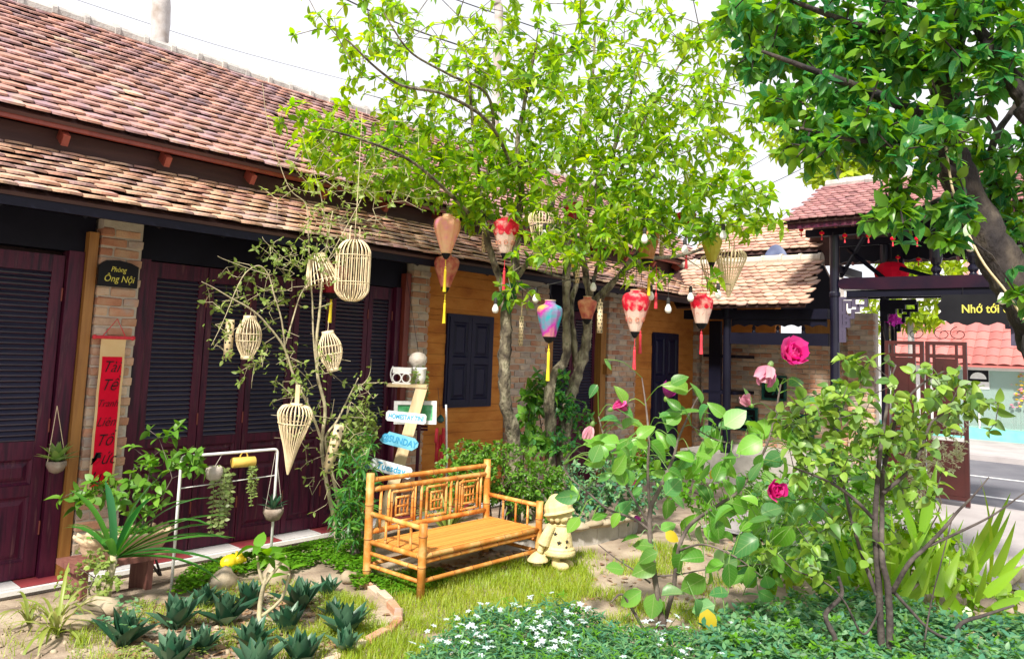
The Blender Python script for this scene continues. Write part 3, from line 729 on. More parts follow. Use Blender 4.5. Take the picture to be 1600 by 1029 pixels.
# upper struts, braces and turned posts
for y in (2.36, 1.95):
    MB().lathe([(.05, 2.842), (.05, 2.86), (.035, 2.88), (.06, 2.92), (.062, 2.95), (.035, 2.985), (.06, 3.02), (.075, 3.08), (.078, 3.3), (.07, 3.45)], (GX, y, 0), 14).build('turned_post', M_post, gate)
MB().bb(GX + 1.06, GX + 1.14, 3.02, 3.12, 2.8, 3.5).build('rear_strut', M_dark, gate)
for (ya, za, yb, zb) in ((3.52, 3.30, 3.05, 2.87), (3.62, 2.9, 3.3, 3.45), (2.85, 3.0, 2.45, 2.86)):
    MB().tube([(GX + .25, ya, za), (GX + .25, yb, zb)], .03, 5).build('brace', M_dark, gate)
# roof
GEX, GEZ, GRX, GRZ = 10.25, 3.60, 11.35, 4.28
gv = Vector((GRX - GEX, 0, GRZ - GEZ)); gl = gv.length; gu = gv.normalized(); gn = Vector((-gu.z, 0, gu.x))
A, B_, C_, D_ = Vector((GEX, 4.12, GEZ)), Vector((GEX, .9, GEZ)), Vector((GRX, .9, GRZ)), Vector((GRX, 3.93, GRZ))
gr = MB().add([A, B_, C_, D_] + [p - gn * .03 for p in (A, B_, C_, D_)], [(3, 2, 1, 0), (4, 5, 6, 7), (0, 1, 5, 4), (1, 2, 6, 5), (2, 3, 7, 6), (3, 0, 4, 7)]).build('gate_roof', M_plank, gate)
M_tile4 = mat('mauve_clay_tile', [(.20, .09, .10), (.32, .15, .15), (.38, .20, .19), (.26, .12, .14)], .75, 2, 3, .6, .3, 60, vary=.15)
roof_tiles(gr, Vector((GEX, .95, GEZ)), (0, 1, 0), gu, 3.2, gl - .02, .12, .088, M_tile4, clip=lambda p: p.y < 4.12 - .19 * (p.x - GEX) / (GRX - GEX))
finish_roofs(220, ROOF_LISTS); ROOF_LISTS.clear()
A2, B2, C2, D2 = D_, C_, Vector((GRX + 1.5, .9, GEZ - .25)), Vector((GRX + 1.5, 4.85, GEZ - .25))
MB().add([A2, B2, C2, D2] + [p - Vector((0, 0, .035)) for p in (A2, B2, C2, D2)], [(3, 2, 1, 0), (4, 5, 6, 7), (0, 1, 5, 4), (1, 2, 6, 5), (2, 3, 7, 6), (3, 0, 4, 7)]).build('rear_roof', M_tile4, gate)
MB().add([p - Vector((0, 0, .039)) for p in (A2, B2, C2, D2)] + [p - Vector((0, 0, .052)) for p in (A2, B2, C2, D2)], [(3, 2, 1, 0), (4, 5, 6, 7), (0, 1, 5, 4), (1, 2, 6, 5), (2, 3, 7, 6), (3, 0, 4, 7)]).build('soffit', M_plank, gate)
for i in range(10):
    y = .9 + i * .3; r = .075
    mb = MB().lathe([(r + .012, 0), (r + .01, .05), (r, .06), (r, .31)], (0, 0, 0), 10, Matrix.Rotation(-PI / 2, 3, 'X'))
    mb.xf(Matrix.Translation((GRX, y, GRZ + .03 + rnd.uniform(-.006, .006)))); mb.build('ridge_tile', M_mortar_ridge, gr)
MB().bb(GEX + .04, GEX + .08, .95, 4.08, GEZ - .09, GEZ - .02).build('fascia', M_dwood, gate)
for i in range(13):
    y = 1.0 + i * .25; p0 = Vector((GEX + .05, y, GEZ - .05)); MB().tube([p0 - gn * .02, p0 + gu * 1.2 - gn * .02], .022, 4).build('rafter', M_rwood, gate)
    MB().tube([Vector((GRX + .02, y, GRZ - .08)), Vector((GRX + 1.45, y, GEZ - .31))], .022, 4).build('rafter', M_rwood, gate)
for x in (GX, GX + 1.1): MB().bb(x - .06, x + .06, 1.0, 4.0, 3.46, 3.56).build('wall_plate', M_dark, gate)
scl = [(3.9, 3.455)] + [(3.9 - i * .06, 3.20 + .035 * abs(math.sin(i * PI / 4))) for i in range(46)] + [(1.2, 3.455)]
MB().prism(scl, GX + 1.08, GX + 1.11, SW).build('valance', M_dark, gate)
# brick pier behind the post
pier = thing('brick_pier', 'square brick pier standing behind the black gate post', 'pier', (12.0, 3.55, 0))
bk = brickwork(pier, 11.86, 12.12, 3.42, 3.80, -.2, 2.45, 130, face='-x', pitch=.075, bl=.19)
# red-brown framed doors standing open under the gate
M_door = mat('red_brown_lacquer', [(.028, .004, .004), (.060, .007, .006)], .45, 4, 4, 0, .1, 30, spec=.6)
def screen_door(y0, y1, label):
    t = thing('gate_door', label, 'door', (GX + .02, y0, 0), 'open screen doors of the gate')
    x0, x1 = GX - .02, GX + .03; s = .045
    MB().bb(x0, x1, y0, y0 + s, .03, 2.02).bb(x0, x1, y1 - s, y1, .03, 2.02).build('stile', M_door, t)
    zr = [2.02, 1.86, .92, .80, .14]
    b = MB()
    for z in zr: b.bb(x0 + .003, x1 - .003, y0 + s, y1 - s, z - s, z)
    b.build('rail', M_door, t)
    ya, yb = y0 + (y1 - y0) * .28, y1 - (y1 - y0) * .24
    MB().bb(x0 + .006, x1 - .006, ya - .03, ya, .92, 1.975).bb(x0 + .006, x1 - .006, yb, yb + .03, .92, 1.975).build('mullion', M_door, t)
    pm = MB().bb(x0 + .012, x1 - .012, ya + .001, yb - .001, .925, 1.81).build('panel', M_door, t)
    arch = [(ya + .05, 1.2), (yb - .05, 1.2), (yb - .05, 1.62), (yb - .09, 1.66), ((ya + yb) / 2 + .03, 1.72), ((ya + yb) / 2 - .03, 1.72), (ya + .09, 1.66), (ya + .05, 1.62)]
    MB().prism(arch, x0 - .004, x0 + .011, SW).build('raised_field', M_door, pm)
    MB().bb(x0 + .012, x1 - .012, y0 + s, y1 - s, .142, .755).build('panel', M_door, t)
screen_door(2.04, 2.50, 'red brown framed gate door nearer the road, its top carved with a raised arch')
screen_door(2.52, 2.98, 'red brown framed gate door nearer the brick pier, half behind the hibiscus')
# scrollwork of wire on top of the doors
sw = MB()
for (yc, dr) in ((2.30, 1), (2.62, -1), (2.12, 1)):
    pts = [Vector((GX, yc + dr * (.02 + .012 * a) * math.cos(a), 2.12 + (.02 + .012 * a) * math.sin(a) * .8)) for a in [i * .45 for i in range(18)]]
    sw.tube(pts, .005, 5)
o = sw.build('wire_scroll', M_black, None, True, (GX, 2.4, 2.05)); tag(o, 'black curled wire scrollwork above the gate doors', 'scrollwork')

# hanging sign under the beam
def text_obj(s, size, M, name, m_, parent, ext=.002, shear=0.0, align='CENTER', sx=1.0, bold=0.0):
    cu = bpy.data.curves.new(name, 'FONT'); cu.body = s; cu.size = size; cu.extrude = ext; cu.shear = shear; cu.align_x = align; cu.align_y = 'CENTER'
    cu.offset = bold; cu.resolution_u = 3
    ob = bpy.data.objects.new(name, cu); COL.objects.link(ob)
    dg = bpy.context.evaluated_depsgraph_get()
    me = bpy.data.meshes.new_from_object(ob.evaluated_get(dg)); COL.objects.unlink(ob); bpy.data.objects.remove(ob)
    me.transform(M @ Matrix.Diagonal((sx, 1, 1, 1)))
    off = ORG[parent.name] if parent else Vector((0, 0, 0))
    me.transform(Matrix.Translation(-off)); me.materials.clear(); me.materials.append(m_)
    o = bpy.data.objects.new(name, me); COL.objects.link(o); o.parent = parent; ORG[o.name] = off
    return o
def face_frame(p, xdir, up): # text plane: x along xdir, y along up
    x = Vector(xdir).normalized(); y = Vector(up); y = (y - x * y.dot(x)).normalized(); z = x.cross(y)
    return Matrix.Translation(p) @ Matrix((x, y, z)).transposed().to_4x4()
gs = thing('gate_sign', 'wavy edged black hanging sign with yellow words Nhớ tới under the gate beam', 'sign', (GX - .1, 1.75, 2.4))
pts = []
yl, yr = 2.28, 1.20
for i in range(14): pts.append((yl - (yl - yr) * i / 13, 2.60))
edge = [(yr, 2.3)]
for i in range(25): pts.append((yr + (yl - yr) * i / 24, 2.24 + .02 * math.sin(i * 1.3) + (.05 if i > 22 else 0)))
for i in range(6): pts.append((yl + .03 + .025 * math.sin(i * 2.1), 2.30 + i * .045))
MB().prism(pts, GX - .125, GX - .09, SW).build('board', M_black, gs)
M_gold = mat('yellow_lettering', [(.62, .55, .06), (.74, .68, .12)], .5, 20)
p_ = onX(1502, 483, GX - .127)
text_obj('Nhớ tới ơ', .142, face_frame(p_, (0, -1, 0), (0, 0, 1)), 'lettering', M_gold, gs, .003, 0, 'LEFT', .86, .002)
for y in (1.4, 2.05): MB().tube([(GX - .1, y, 2.598), (GX - .1, y, 2.70)], .004, 5).build('hook', M_black, gs)

# small red lanterns under the gate roof and the large red one
def gate_lantern(px, py, X, s, lab):
    p = onX(px, py, X); t = thing('paper_lantern', lab, 'lantern', p, 'red lanterns under the gate roof')
    MB().lathe([(.3 * s, .55 * s), (.62 * s, .42 * s), (.8 * s, 0), (.62 * s, -.42 * s), (.3 * s, -.55 * s)], p, 12).build('shade', M_red, t, True)
    MB().lathe([(.3 * s, .55 * s), (.3 * s, .68 * s)], p, 8).lathe([(.3 * s, -.68 * s), (.3 * s, -.55 * s)], p, 8).build('cap', M_yel, t)
    MB().tube([p + Vector((0, 0, .68 * s)), p + Vector((0, 0, .68 * s + .07))], .003, 4).build('cord', M_black, t)
    MB().tube([p + Vector((0, 0, -.68 * s)), p + Vector((0, 0, -.95 * s)), p + Vector((0, 0, -2.3 * s))], [.004, .006, .012], 6).build('tassel', M_redt, t)
for k, (px, py, lab) in enumerate(((1252, 359, 'small red lantern under the gate eave at its corner by the house'), (1284, 364, 'small red lantern under the gate eave just house side of the black post'), (1320, 368, 'small red lantern hanging just past the black gate post'),
                    (1357, 368, 'small red lantern at the gate eave half covered by drooping leaves'), (1395, 373, 'small red lantern above the large round red lantern'), (1433, 373, 'small red lantern near the turned gate post'))):
    gate_lantern(px, py, GX - .35, .042, lab)
for px, py, lab in ((1403, 402, 'lower small red lantern directly above the large round red lantern'), (1435, 405, 'lower small red lantern beside the turned gate post')):
    gate_lantern(px, py, GX + .9, .04, lab)
p = onX(1393, 427, GX + .55)
t = thing('round_lantern', 'large round red lantern with ribbed shade behind the gate beam', 'lantern', p)
b = MB(); n = 24
prof = [(.08, .155), (.15, .13), (.2, .07), (.215, 0), (.2, -.07), (.15, -.13), (.08, -.155)]
vs = []
for r, z in prof:
    for j in range(n): rr = r * (1 + (.02 if j % 2 else -.02)); vs.append(p + Vector((rr * math.cos(2 * PI * j / n), rr * math.sin(2 * PI * j / n), z)))
b.add(vs, [(i * n + j, i * n + (j + 1) % n, (i + 1) * n + (j + 1) % n, (i + 1) * n + j) for i in range(6) for j in range(n)]).build('shade', M_red, t)
MB().lathe([(.08, .15), (.08, .19)], p, 12).lathe([(.08, -.19), (.08, -.15)], p, 12).build('cap', M_black, t)
MB().tube([p + Vector((0, 0, .19)), p + Vector((0, 0, .75))], .005, 4).build('cord', M_black, t)

# ================================================================== ACROSS THE STREET
shop = thing('glass_fronted_shop', 'pale shop with glass front, turquoise base and pink tiled canopy across the road', 'shop', (21.4, 3.5, SZ))
QX = 24.6
def sy(px, py): return onX(px, py, QX)
z_base = sy(1560, 687).z; z_gl0 = sy(1560, 671).z; z_gl1 = sy(1560, 578).z; z_top = sy(1560, 500).z
M_turq = mat('turquoise_paint', [(.15, .55, .47), (.20, .62, .54)], .6, 5)
M_pale = mat('pale_green_plaster', [(.80, .86, .79), (.86, .90, .84)], .8, 3)
M_pinkt = mat('pink_glazed_tile', [(.40, .11, .10), (.49, .16, .14), (.36, .14, .14)], .5, 2, 3, .6, vary=.15)
y0s, y1s = 1.0, 9.0
MB().bb(QX, QX + 6, y0s, y1s, SZ + .12, z_gl0).build('base', M_turq, shop)
MB().bb(QX + 3.2, QX + 3.4, y0s, y1s, z_gl0, z_gl1).build('back_wall', M_pale, shop)
MB().bb(QX + .02, QX + 5, y0s, y0s + .1, z_gl0, z_gl1).build('side_wall', M_pale, shop)
MB().bb(QX + .02, QX + 5, 5.4, y1s, z_gl0, z_gl1 + .1).build('front_wall', M_white, shop)
MB().bb(QX - .1, QX + 5, y0s, y1s, z_gl1 + .101, z_gl1 + .35).build('ceiling', M_white, shop)
MB().bb(QX - .25, QX + .02, y0s, y1s, z_gl1 - .02, z_gl1 + .1).build('lintel', M_pale, shop)
gm = bpy.data.materials.new('shop_glass'); gm.use_nodes = True
gb = gm.node_tree.nodes['Principled BSDF']; gb.inputs['Base Color'].default_value = (.62, .85, .78, 1); gb.inputs['Roughness'].default_value = .04; gb.inputs['Alpha'].default_value = .22; gb.inputs['Specular IOR Level'].default_value = .8
for i in range(4):
    ya = y0s + .1 + i * 1.1; 
    MB().bb(QX + .004, QX + .014, ya + .02, ya + 1.06, z_gl0 + .01, z_gl1 - .02).build('glass_pane', gm, shop)
    MB().bb(QX, QX + .04, ya + 1.061, ya + 1.10, z_gl0, z_gl1 - .02).build('glazing_bar', M_white, shop)
# poster on the glass
pz = sy(1528, 580 + 50); 
pp = [sy(1508, 556 + 0), sy(1545, 608)]
ps = MB().bb(QX - .012, QX - .004, sy(1545, 600).y, sy(1512, 600).y, sy(1528, 607).z, sy(1528, 553 + 0).z if sy(1528, 560).z < z_gl1 else z_gl1 - .1)
po = thing('shop_poster', 'dark green and black poster stuck on the shop window', 'poster', (QX - .01, sy(1528, 600).y, 1.3))
ya, yb = sy(1546, 600).y, sy(1512, 600).y; za, zb = sy(1528, 607).z, sy(1528, 556).z
M_pgreen = mat('poster_green', [(.03, .16, .08), (.10, .26, .12)], .6, 9)
MB().bb(QX - .012, QX - .004, ya, yb, za, zb).build('sheet', M_white, po)
MB().bb(QX - .016, QX - .0125, ya + .01, yb - .01, za + (zb - za) * .62, zb - .01).build('picture', M_pgreen, po)
MB().bb(QX - .016, QX - .0125, ya + .01, yb - .01, za + (zb - za) * .22, za + (zb - za) * .60).build('picture', M_black, po)
pl_ = [(ya + (yb - ya) * (.5 + .38 * math.cos(a)), za + (zb - za) * (.30 + .2 * math.sin(a))) for a in [PI * i / 10 for i in range(11)]]
MB().prism(pl_, QX - .019, QX - .0165, SW).build('picture', M_white, po)
# canopy of pantiles in rows
cz0, cz1 = z_gl1 + .11, z_top
cd_ = 1.3; sl3 = Vector((cd_, 0, cz1 - cz0)); 
can = MB().add([(QX - .5, y0s, cz0), (QX - .5, 6.6, cz0), (QX - .5 + cd_, 6.6, cz1), (QX - .5 + cd_, y0s, cz1), (QX - .5, y0s, cz0 - .05), (QX - .5, 6.6, cz0 - .05), (QX - .5 + cd_, 6.6, cz1 - .05), (QX - .5 + cd_, y0s, cz1 - .05)],
               [(0, 1, 2, 3), (7, 6, 5, 4), (0, 4, 5, 1), (1, 5, 6, 2), (2, 6, 7, 3), (3, 7, 4, 0)]).build('canopy', M_pinkt, shop)
su3 = sl3.normalized()
pt = MB().add(*(lambda n: ([(-.15 + .3 * i / n, yy, .045 * math.sin(PI * i / n) * (1 if yy else .9) + (.02 if not yy else 0)) for yy in (0, .36) for i in range(n + 1)], [(i, i + 1, n + 2 + i, n + 1 + i) for i in range(n)]))(6)).mesh('pantile', M_pinkt, True)
nn = Vector((0, 1, 0)).cross(su3); nn = nn if nn.z > 0 else -nn
for r in range(int(sl3.length / .33)):
    for c in range(18):
        p = Vector((QX - .5, y0s + .2 + c * .31, cz0 + .01)) + su3 * (r * .33) + nn * .01
        inst('pantile', pt, frame(p, su3, nn), can)
# tables and chairs inside the glass
M_tt = mat('table_wood', [(.50, .38, .20), (.58, .46, .28)], .5, 8)
M_gch = mat('dark_green_chair', [(.03, .10, .09), (.05, .14, .12)], .5, 5)
def cafe_table(x, y, lab):
    t = thing('cafe_table', lab, 'table', (x, y, z_gl0), 'tables inside the shop')
    MB().bb(x - .35, x + .35, y - .45, y + .45, z_gl0 + .70, z_gl0 + .74).build('tabletop', M_tt, t)
    for a in (-.3, .3):
        for b_ in (-.4, .4): MB().tube([(x + a, y + b_, z_gl0), (x + a, y + b_, z_gl0 + .70)], .018, 6).build('leg', M_black, t)
def cafe_chair(x, y, s, m_, lab):
    t = thing('cafe_chair', lab, 'chair', (x, y, z_gl0), 'chairs inside the shop')
    MB().bb(x - .2, x + .2, y - .2, y + .2, z_gl0 + .43, z_gl0 + .46).build('seat', m_, t)
    MB().bb(x - .2, x + .2, y + s * .2 - .015, y + s * .2 + .015, z_gl0 + .52, z_gl0 + .85).build('backrest', m_, t)
    for a in (-.18, .18):
        for b_ in (-.18, .18): MB().tube([(x + a, y + b_, z_gl0), (x + a, y + b_, z_gl0 + (.84 if b_ * s > 0 else .43))], .014, 6).build('leg', M_black, t)
cafe_table(QX + .9, 3.1, 'pale topped table inside the shop, close behind the glass at the road end'); cafe_table(QX + 1.0, 4.5, 'pale topped table inside the shop nearer the poster')
cafe_chair(QX + .8, 3.85, 1, M_gch, 'dark green chair between the two tables inside the shop')
cafe_chair(QX + .7, 5.05, 1, M_gch, 'dark green chair beneath the shop poster'); cafe_chair(QX + 1.1, 2.35, -1, M_black, 'black chair at the road end table inside the shop')
# flower wreath decoration on the glass
fw = thing('flower_spray', 'yellow and pink flower decoration on the shop glass', 'flowers', sy(1594, 610))
for k in range(46):
    p = sy(1594 + rnd.gauss(0, 6), 602 + rnd.uniform(-34, 34)) + Vector((-.05 - rnd.random() * .08, 0, 0)); r = rnd.uniform(.03, .06)
    MB().lathe([(.2 * r, -.4 * r), (r, 0), (.2 * r, .5 * r)], p, 6).build('blossom', rnd.choice([L_yellow, M_yel, P_pale]), fw)
# taller buildings far behind
def block(nm, lab, x0, x1, y0, y1, z1, wall_m, win_m, fl, ncol, fr_m):
    t = thing(nm, lab, 'building', ((x0 + x1) / 2, (y0 + y1) / 2, SZ))
    MB().bb(x0, x1, y0, y1, SZ, z1).build('wall', wall_m, t)
    MB().bb(x0 - .2, x1 + .2, y0 - .2, y1 + .2, z1, z1 + .25).build('parapet', M_white, t)
    for f in range(fl):
        for c in range(ncol):
            yc = y0 + (c + .5) * (y1 - y0) / ncol; zc_ = z1 - 1.6 - f * 2.6; ww = (y1 - y0) / ncol * .3
            fr = MB().bb(x0 - .08, x0 - .002, yc - ww, yc + ww, zc_ - .8, zc_ + .8).build('window', fr_m, t)
            for a in (-1, 1):
                for b_ in (-1, 1): MB().bb(x0 - .12, x0 - .082, yc + a * ww * .5 - ww * .38, yc + a * ww * .5 + ww * .38, zc_ + b_ * .38 - .3, zc_ + b_ * .38 + .3).build('pane', win_m, fr)
    return t
M_pink_b = mat('pink_render', [(.46, .22, .20), (.54, .28, .25)], .85, 3)
M_paleb = mat('pale_render', [(.60, .58, .55), (.68, .66, .63)], .85, 2)
M_winb = mat('reflecting_pane', [(.42, .46, .50), (.55, .58, .62)], .2, 3)
block('pink_building', 'pink rendered building with white window grids far beyond the gate', 46, 54, 3.0, 10.2, 9.0, M_pink_b, M_winb, 3, 4, M_white)
block('pale_apartment_building', 'pale apartment building with barred windows far behind the shop canopy', 36, 44, 6.0, 13.0, 5.2, M_paleb, M_winb, 2, 4, M_white)
print('wing, gate, shop ready')
# ================================================================== BAMBOO BENCH
def bamboo(b, p0, p1, r, gap=.2, n=9, ph=None):
    """culm with swollen nodes; slot 0 culm, slot 1 node ring"""
    p0, p1 = Vector(p0), Vector(p1); L = (p1 - p0).length; d = (p1 - p0) / L
    q = (rnd.random() if ph is None else ph) * gap; ts = []
    ring = []
    pts, rs, mi = [p0], [r], []
    while q < L - .02:
        if q > .02: ring.append(q)
        q += gap * rnd.uniform(.85, 1.15)
    for q in ring:
        pts += [p0 + d * (q - .012), p0 + d * (q - .003), p0 + d * (q + .003), p0 + d * (q + .012)]; rs += [r, r * 1.10, r * 1.10, r * .99]
    pts.append(p1); rs.append(r)
    b.tube(pts, rs, n)
    for q in ring: b.tube([p0 + d * (q - .003), p0 + d * (q + .003)], r * 1.125, n, mi=1)
    return b
def pole(parent, nm, p0, p1, r, gap=.2, smooth=True):
    return bamboo(MB(), p0, p1, r, gap).build(nm, [M_bamboo, M_bnode], parent, smooth)
BX0, BX1, BY0, BY1 = 3.67, 4.93, 3.98, 4.54
bench = thing('bamboo_bench', 'golden bamboo bench with three nested square panels in its back, standing on the grass', 'bench', (4.3, 4.25, 0))
rl = .029
for x in (BX0, BX1):
    pole(bench, 'leg', (x, BY0, 0), (x, BY0, .50), rl, .22)
    pole(bench, 'leg', (x - .02, BY1, 0), (x - .02, BY1 + .02, .765), rl * 1.05, .24)
zb = lambda z: BY1 + .02 * z / .765
for z, r in ((.715, .0185), (.645, .0195), (.345, .021)): pole(bench, 'back_rail', (BX0, zb(z), z), (BX1 - .03, zb(z), z), r, .28)
L_ = BX1 - BX0 - .05; bx = lambda t: BX0 + .005 + L_ * t
for t in (.065, .345, .40, .665, .72, .955, .13, .45, .77): 
    if t in (.45,): continue
    pole(bench, 'spindle', (bx(t), zb(.5), .355), (bx(t), zb(.5), .64), .0115, .16)
for c in (.238, .535, .835):
    hw = .085 * L_; x0 = bx(c)
    y = zb(.5)
    for s in (-1, 1):
        pole(bench, 'spindle', (x0 + s * hw * 1.02, y, .355 if s < 0 else .375), (x0 + s * hw * 1.02, y, .61 if s < 0 else .64), .0105, .14)
        pole(bench, 'lattice_bar', (x0 - hw * (1 if s > 0 else 1.0), y - .004, .495 + s * .112), (x0 + hw, y - .004, .495 + s * .112), .0105, .14)
        pole(bench, 'lattice_bar', (x0 + s * hw * .56, y + .003, .495 - .075), (x0 + s * hw * .56, y + .003, .495 + .075), .0085, .12)
        pole(bench, 'lattice_bar', (x0 - hw * .62, y - .003, .495 + s * .066), (x0 + hw * .62, y - .003, .495 + s * .066), .0085, .12)
        pole(bench, 'lattice_bar', (x0 + s * hw * .19, y + .002, .495 - .06), (x0 + s * hw * .19, y + .002, .495 + .06), .007, .1)
    pole(bench, 'lattice_bar', (x0 - hw * .5, y, .495), (x0 + hw * .5, y, .495), .007, .1)
# seat of split bamboo
ns_ = 15
for i in range(ns_):
    y = BY0 + .03 + (BY1 - BY0 - .07) * (i + .5) / ns_; wd = (BY1 - BY0 - .07) / ns_ * .94
    z = .292 + rnd.uniform(-.0015, .0015)
    MB().add([(BX0 + .02, y - wd / 2, z - .008), (BX1 - .02, y - wd / 2, z - .008), (BX1 - .02, y + wd / 2, z - .008), (BX0 + .02, y + wd / 2, z - .008),
              (BX0 + .02, y - wd / 2, z), (BX1 - .02, y - wd / 2, z), (BX1 - .02, y + wd / 2, z), (BX0 + .02, y + wd / 2, z), (BX0 + .02, y, z + .0035), (BX1 - .02, y, z + .0035)],
             [(3, 2, 1, 0), (0, 1, 5, 4), (2, 3, 7, 6), (4, 5, 9, 8), (8, 9, 6, 7), (0, 4, 8, 7, 3), (1, 2, 6, 9, 5)]).build('slat', M_seat, bench)
pole(bench, 'seat_rail', (BX0, BY0 - .002, .280), (BX1, BY0 - .002, .280), .0185, .24)
pole(bench, 'seat_rail', (BX0, BY0 + .006, .240), (BX1, BY0 + .006, .240), .015, .2)
pole(bench, 'seat_rail', (BX0, BY1 - .03, .270), (BX1, BY1 - .03, .270), .0175, .24)
pole(bench, 'stretcher', (BX0, BY0, .115), (BX1, BY0, .115), .0155, .21)
pole(bench, 'stretcher', (BX0, BY1, .115), (BX1, BY1, .115), .0155, .24)
for x in (BX0, BX1):
    pole(bench, 'arm_rail', (x, BY0, .465), (x - .015, BY1, .475), .0175, .26)
    pole(bench, 'side_rail', (x, BY0, .275), (x - .01, BY1, .275), .0185, .26)
    pole(bench, 'side_rail', (x, BY0, .195), (x - .01, BY1, .195), .0145, .22); pole(bench, 'side_rail', (x, BY0, .11), (x - .01, BY1, .11), .0145, .22)
    for t in (.22, .45, .7): pole(bench, 'spindle', (x - .003, BY0 + .56 * t, .28), (x - .003, BY0 + .56 * t, .465), .0095, .13)

# ================================================================== GARDEN STATUE
def evaluated(me, mods):
    o = bpy.data.objects.new('tmp', me); COL.objects.link(o)
    for k, v in mods:
        m_ = o.modifiers.new(k, k)
        for a, b_ in v.items(): setattr(m_, a, b_)
    dg = bpy.context.evaluated_depsgraph_get(); dg.update()
    r = bpy.data.meshes.new_from_object(o.evaluated_get(dg)); COL.objects.unlink(o); bpy.data.objects.remove(o); return r
M_statue = mat('cream_terracotta', [(.46, .36, .17), (.60, .48, .23), (.66, .55, .29), (.71, .61, .35)], .9, 9, 8, 0, .6, 60)
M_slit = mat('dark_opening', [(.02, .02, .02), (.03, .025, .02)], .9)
sp = onZ(872, 886); stz = thing('garden_statue', 'cream statue of a small child in a bonnet and star pierced dress beside the bench', 'statue', sp)
fw_ = Vector((RGT.x, RGT.y, 0)).normalized() * .88 - Vector((FWD.x, FWD.y, 0)).normalized() * .48; fw_.normalize(); sd = Vector((-fw_.y, fw_.x, 0))
b = MB()
def ell(c, rx, ry, rz, n=14, tilt=None):
    prof = [(math.sin(PI * i / 9) + .001, -math.cos(PI * i / 9)) for i in range(10)]
    t = MB().lathe(prof, (0, 0, 0), n); R3 = Matrix((fw_ * rx, sd * ry, Vector((0, 0, rz)))).transposed()
    if tilt: R3 = Matrix.Rotation(tilt, 3, sd) @ R3
    b.add([R3 @ Vector(v) + sp + fw_ * c[0] + sd * c[1] + Vector((0, 0, c[2])) for v in t.v], t.f)
dress = [(.085, .095), (.128, .10), (.138, .115), (.138, .135), (.128, .15), (.118, .16), (.112, .2), (.10, .26), (.082, .31), (.06, .345), (.04, .36)]
t = MB().lathe(dress, (0, 0, 0), 22)
R3 = Matrix((fw_ * 1.0, sd * .88, Vector((0, 0, 1)))).transposed()
b.add([R3 @ Vector(v) + sp for v in t.v], t.f)
ell((.02, 0, .415), .082, .08, .075)                 # head
ell((.095, 0, .405), .018, .018, .016)               # nose
ell((.062, .04, .39), .03, .03, .026); ell((.062, -.04, .39), .03, .03, .026)
ell((-.014, 0, .458), .118, .112, .100, tilt=-.28)   # bonnet crown
ell((-.03, 0, .515), .07, .07, .055)
t = MB().lathe([(.116, -.012), (.130, 0), (.118, .014)], (0, 0, 0), 20)
Rb = Matrix.Rotation(-.25, 3, sd) @ Matrix((fw_, sd, Vector((0, 0, 1)))).transposed()
b.add([Rb @ Vector(v) + sp + fw_ * -.004 + Vector((0, 0, .425)) for v in t.v], t.f)
for k in range(9):                                                      # curls of hair under the bonnet
    a = -2.4 + k * .6; ell((.02 + .074 * math.cos(a) - .03, .082 * math.sin(a), .385), .022, .022, .026)
for z_, r_c in ((.338, .072), (.156, .122)):                            # collar and hem bands
    t = MB().lathe([(r_c, -.008), (r_c + .010, 0), (r_c, .010)], (0, 0, 0), 22); b.add([R3 @ Vector(v) + sp + Vector((0, 0, z_)) for v in t.v], t.f)
def tb(pts, r): b.tube([sp + fw_ * p[0] + sd * p[1] + Vector((0, 0, p[2])) for p in pts], r, 12)
for s in (-1, 1):
    ell((.045, s * .045, .028), .07, .042, .035)     # shoes
    tb([(0, s * .045, .02), (0, s * .045, .12)], .034)
tb([(-.03, -.07, .335), (-.06, -.105, .26), (-.085, -.115, .19)], [.036, .042, .05])       # near arm with wide sleeve
tb([(-.085, -.115, .19), (-.10, -.118, .155)], [.026, .024]); ell((-.105, -.118, .14), .026, .024, .028)
tb([(-.02, .07, .335), (-.03, .10, .26), (-.02, .11, .2)], [.036, .040, .046])
tb([(-.13, -.11, .02), (-.13, -.11, .11)], [.045, .032])                                    # small toadstool lantern at its side
t = MB().lathe([(.088, .055), (.085, .07), (.055, .10), (.02, .125), (.001, .13)], (0, 0, 0), 16); b.add([Vector(v) + sp + fw_ * -.13 + sd * -.11 for v in t.v], t.f)
me = b.mesh('body', M_statue); me = evaluated(me, [('REMESH', dict(mode='VOXEL', voxel_size=.0038, use_smooth_shade=True)), ('SMOOTH', dict(factor=.5, iterations=2))])
me.transform(Matrix.Translation(-sp)); me.materials.clear(); me.materials.append(M_statue)
bo = bpy.data.objects.new('body', me); COL.objects.link(bo); bo.parent = stz; ORG[bo.name] = sp
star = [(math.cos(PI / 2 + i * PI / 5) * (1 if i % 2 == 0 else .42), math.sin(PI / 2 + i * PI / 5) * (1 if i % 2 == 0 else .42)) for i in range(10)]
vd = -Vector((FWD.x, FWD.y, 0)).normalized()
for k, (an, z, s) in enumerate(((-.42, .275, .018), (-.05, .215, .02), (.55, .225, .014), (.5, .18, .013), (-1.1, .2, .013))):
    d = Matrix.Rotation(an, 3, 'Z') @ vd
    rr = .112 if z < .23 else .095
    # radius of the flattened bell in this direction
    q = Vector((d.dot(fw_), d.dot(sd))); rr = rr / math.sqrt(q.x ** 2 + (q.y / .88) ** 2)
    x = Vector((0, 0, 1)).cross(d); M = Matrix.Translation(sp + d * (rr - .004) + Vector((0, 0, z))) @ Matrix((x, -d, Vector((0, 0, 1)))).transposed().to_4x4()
    MB().prism([(a * s, c * s) for a, c in star], -.010, .0, M).build('star_opening', M_slit, stz)  # solid dark star, shade of the pierced hole put into its colour
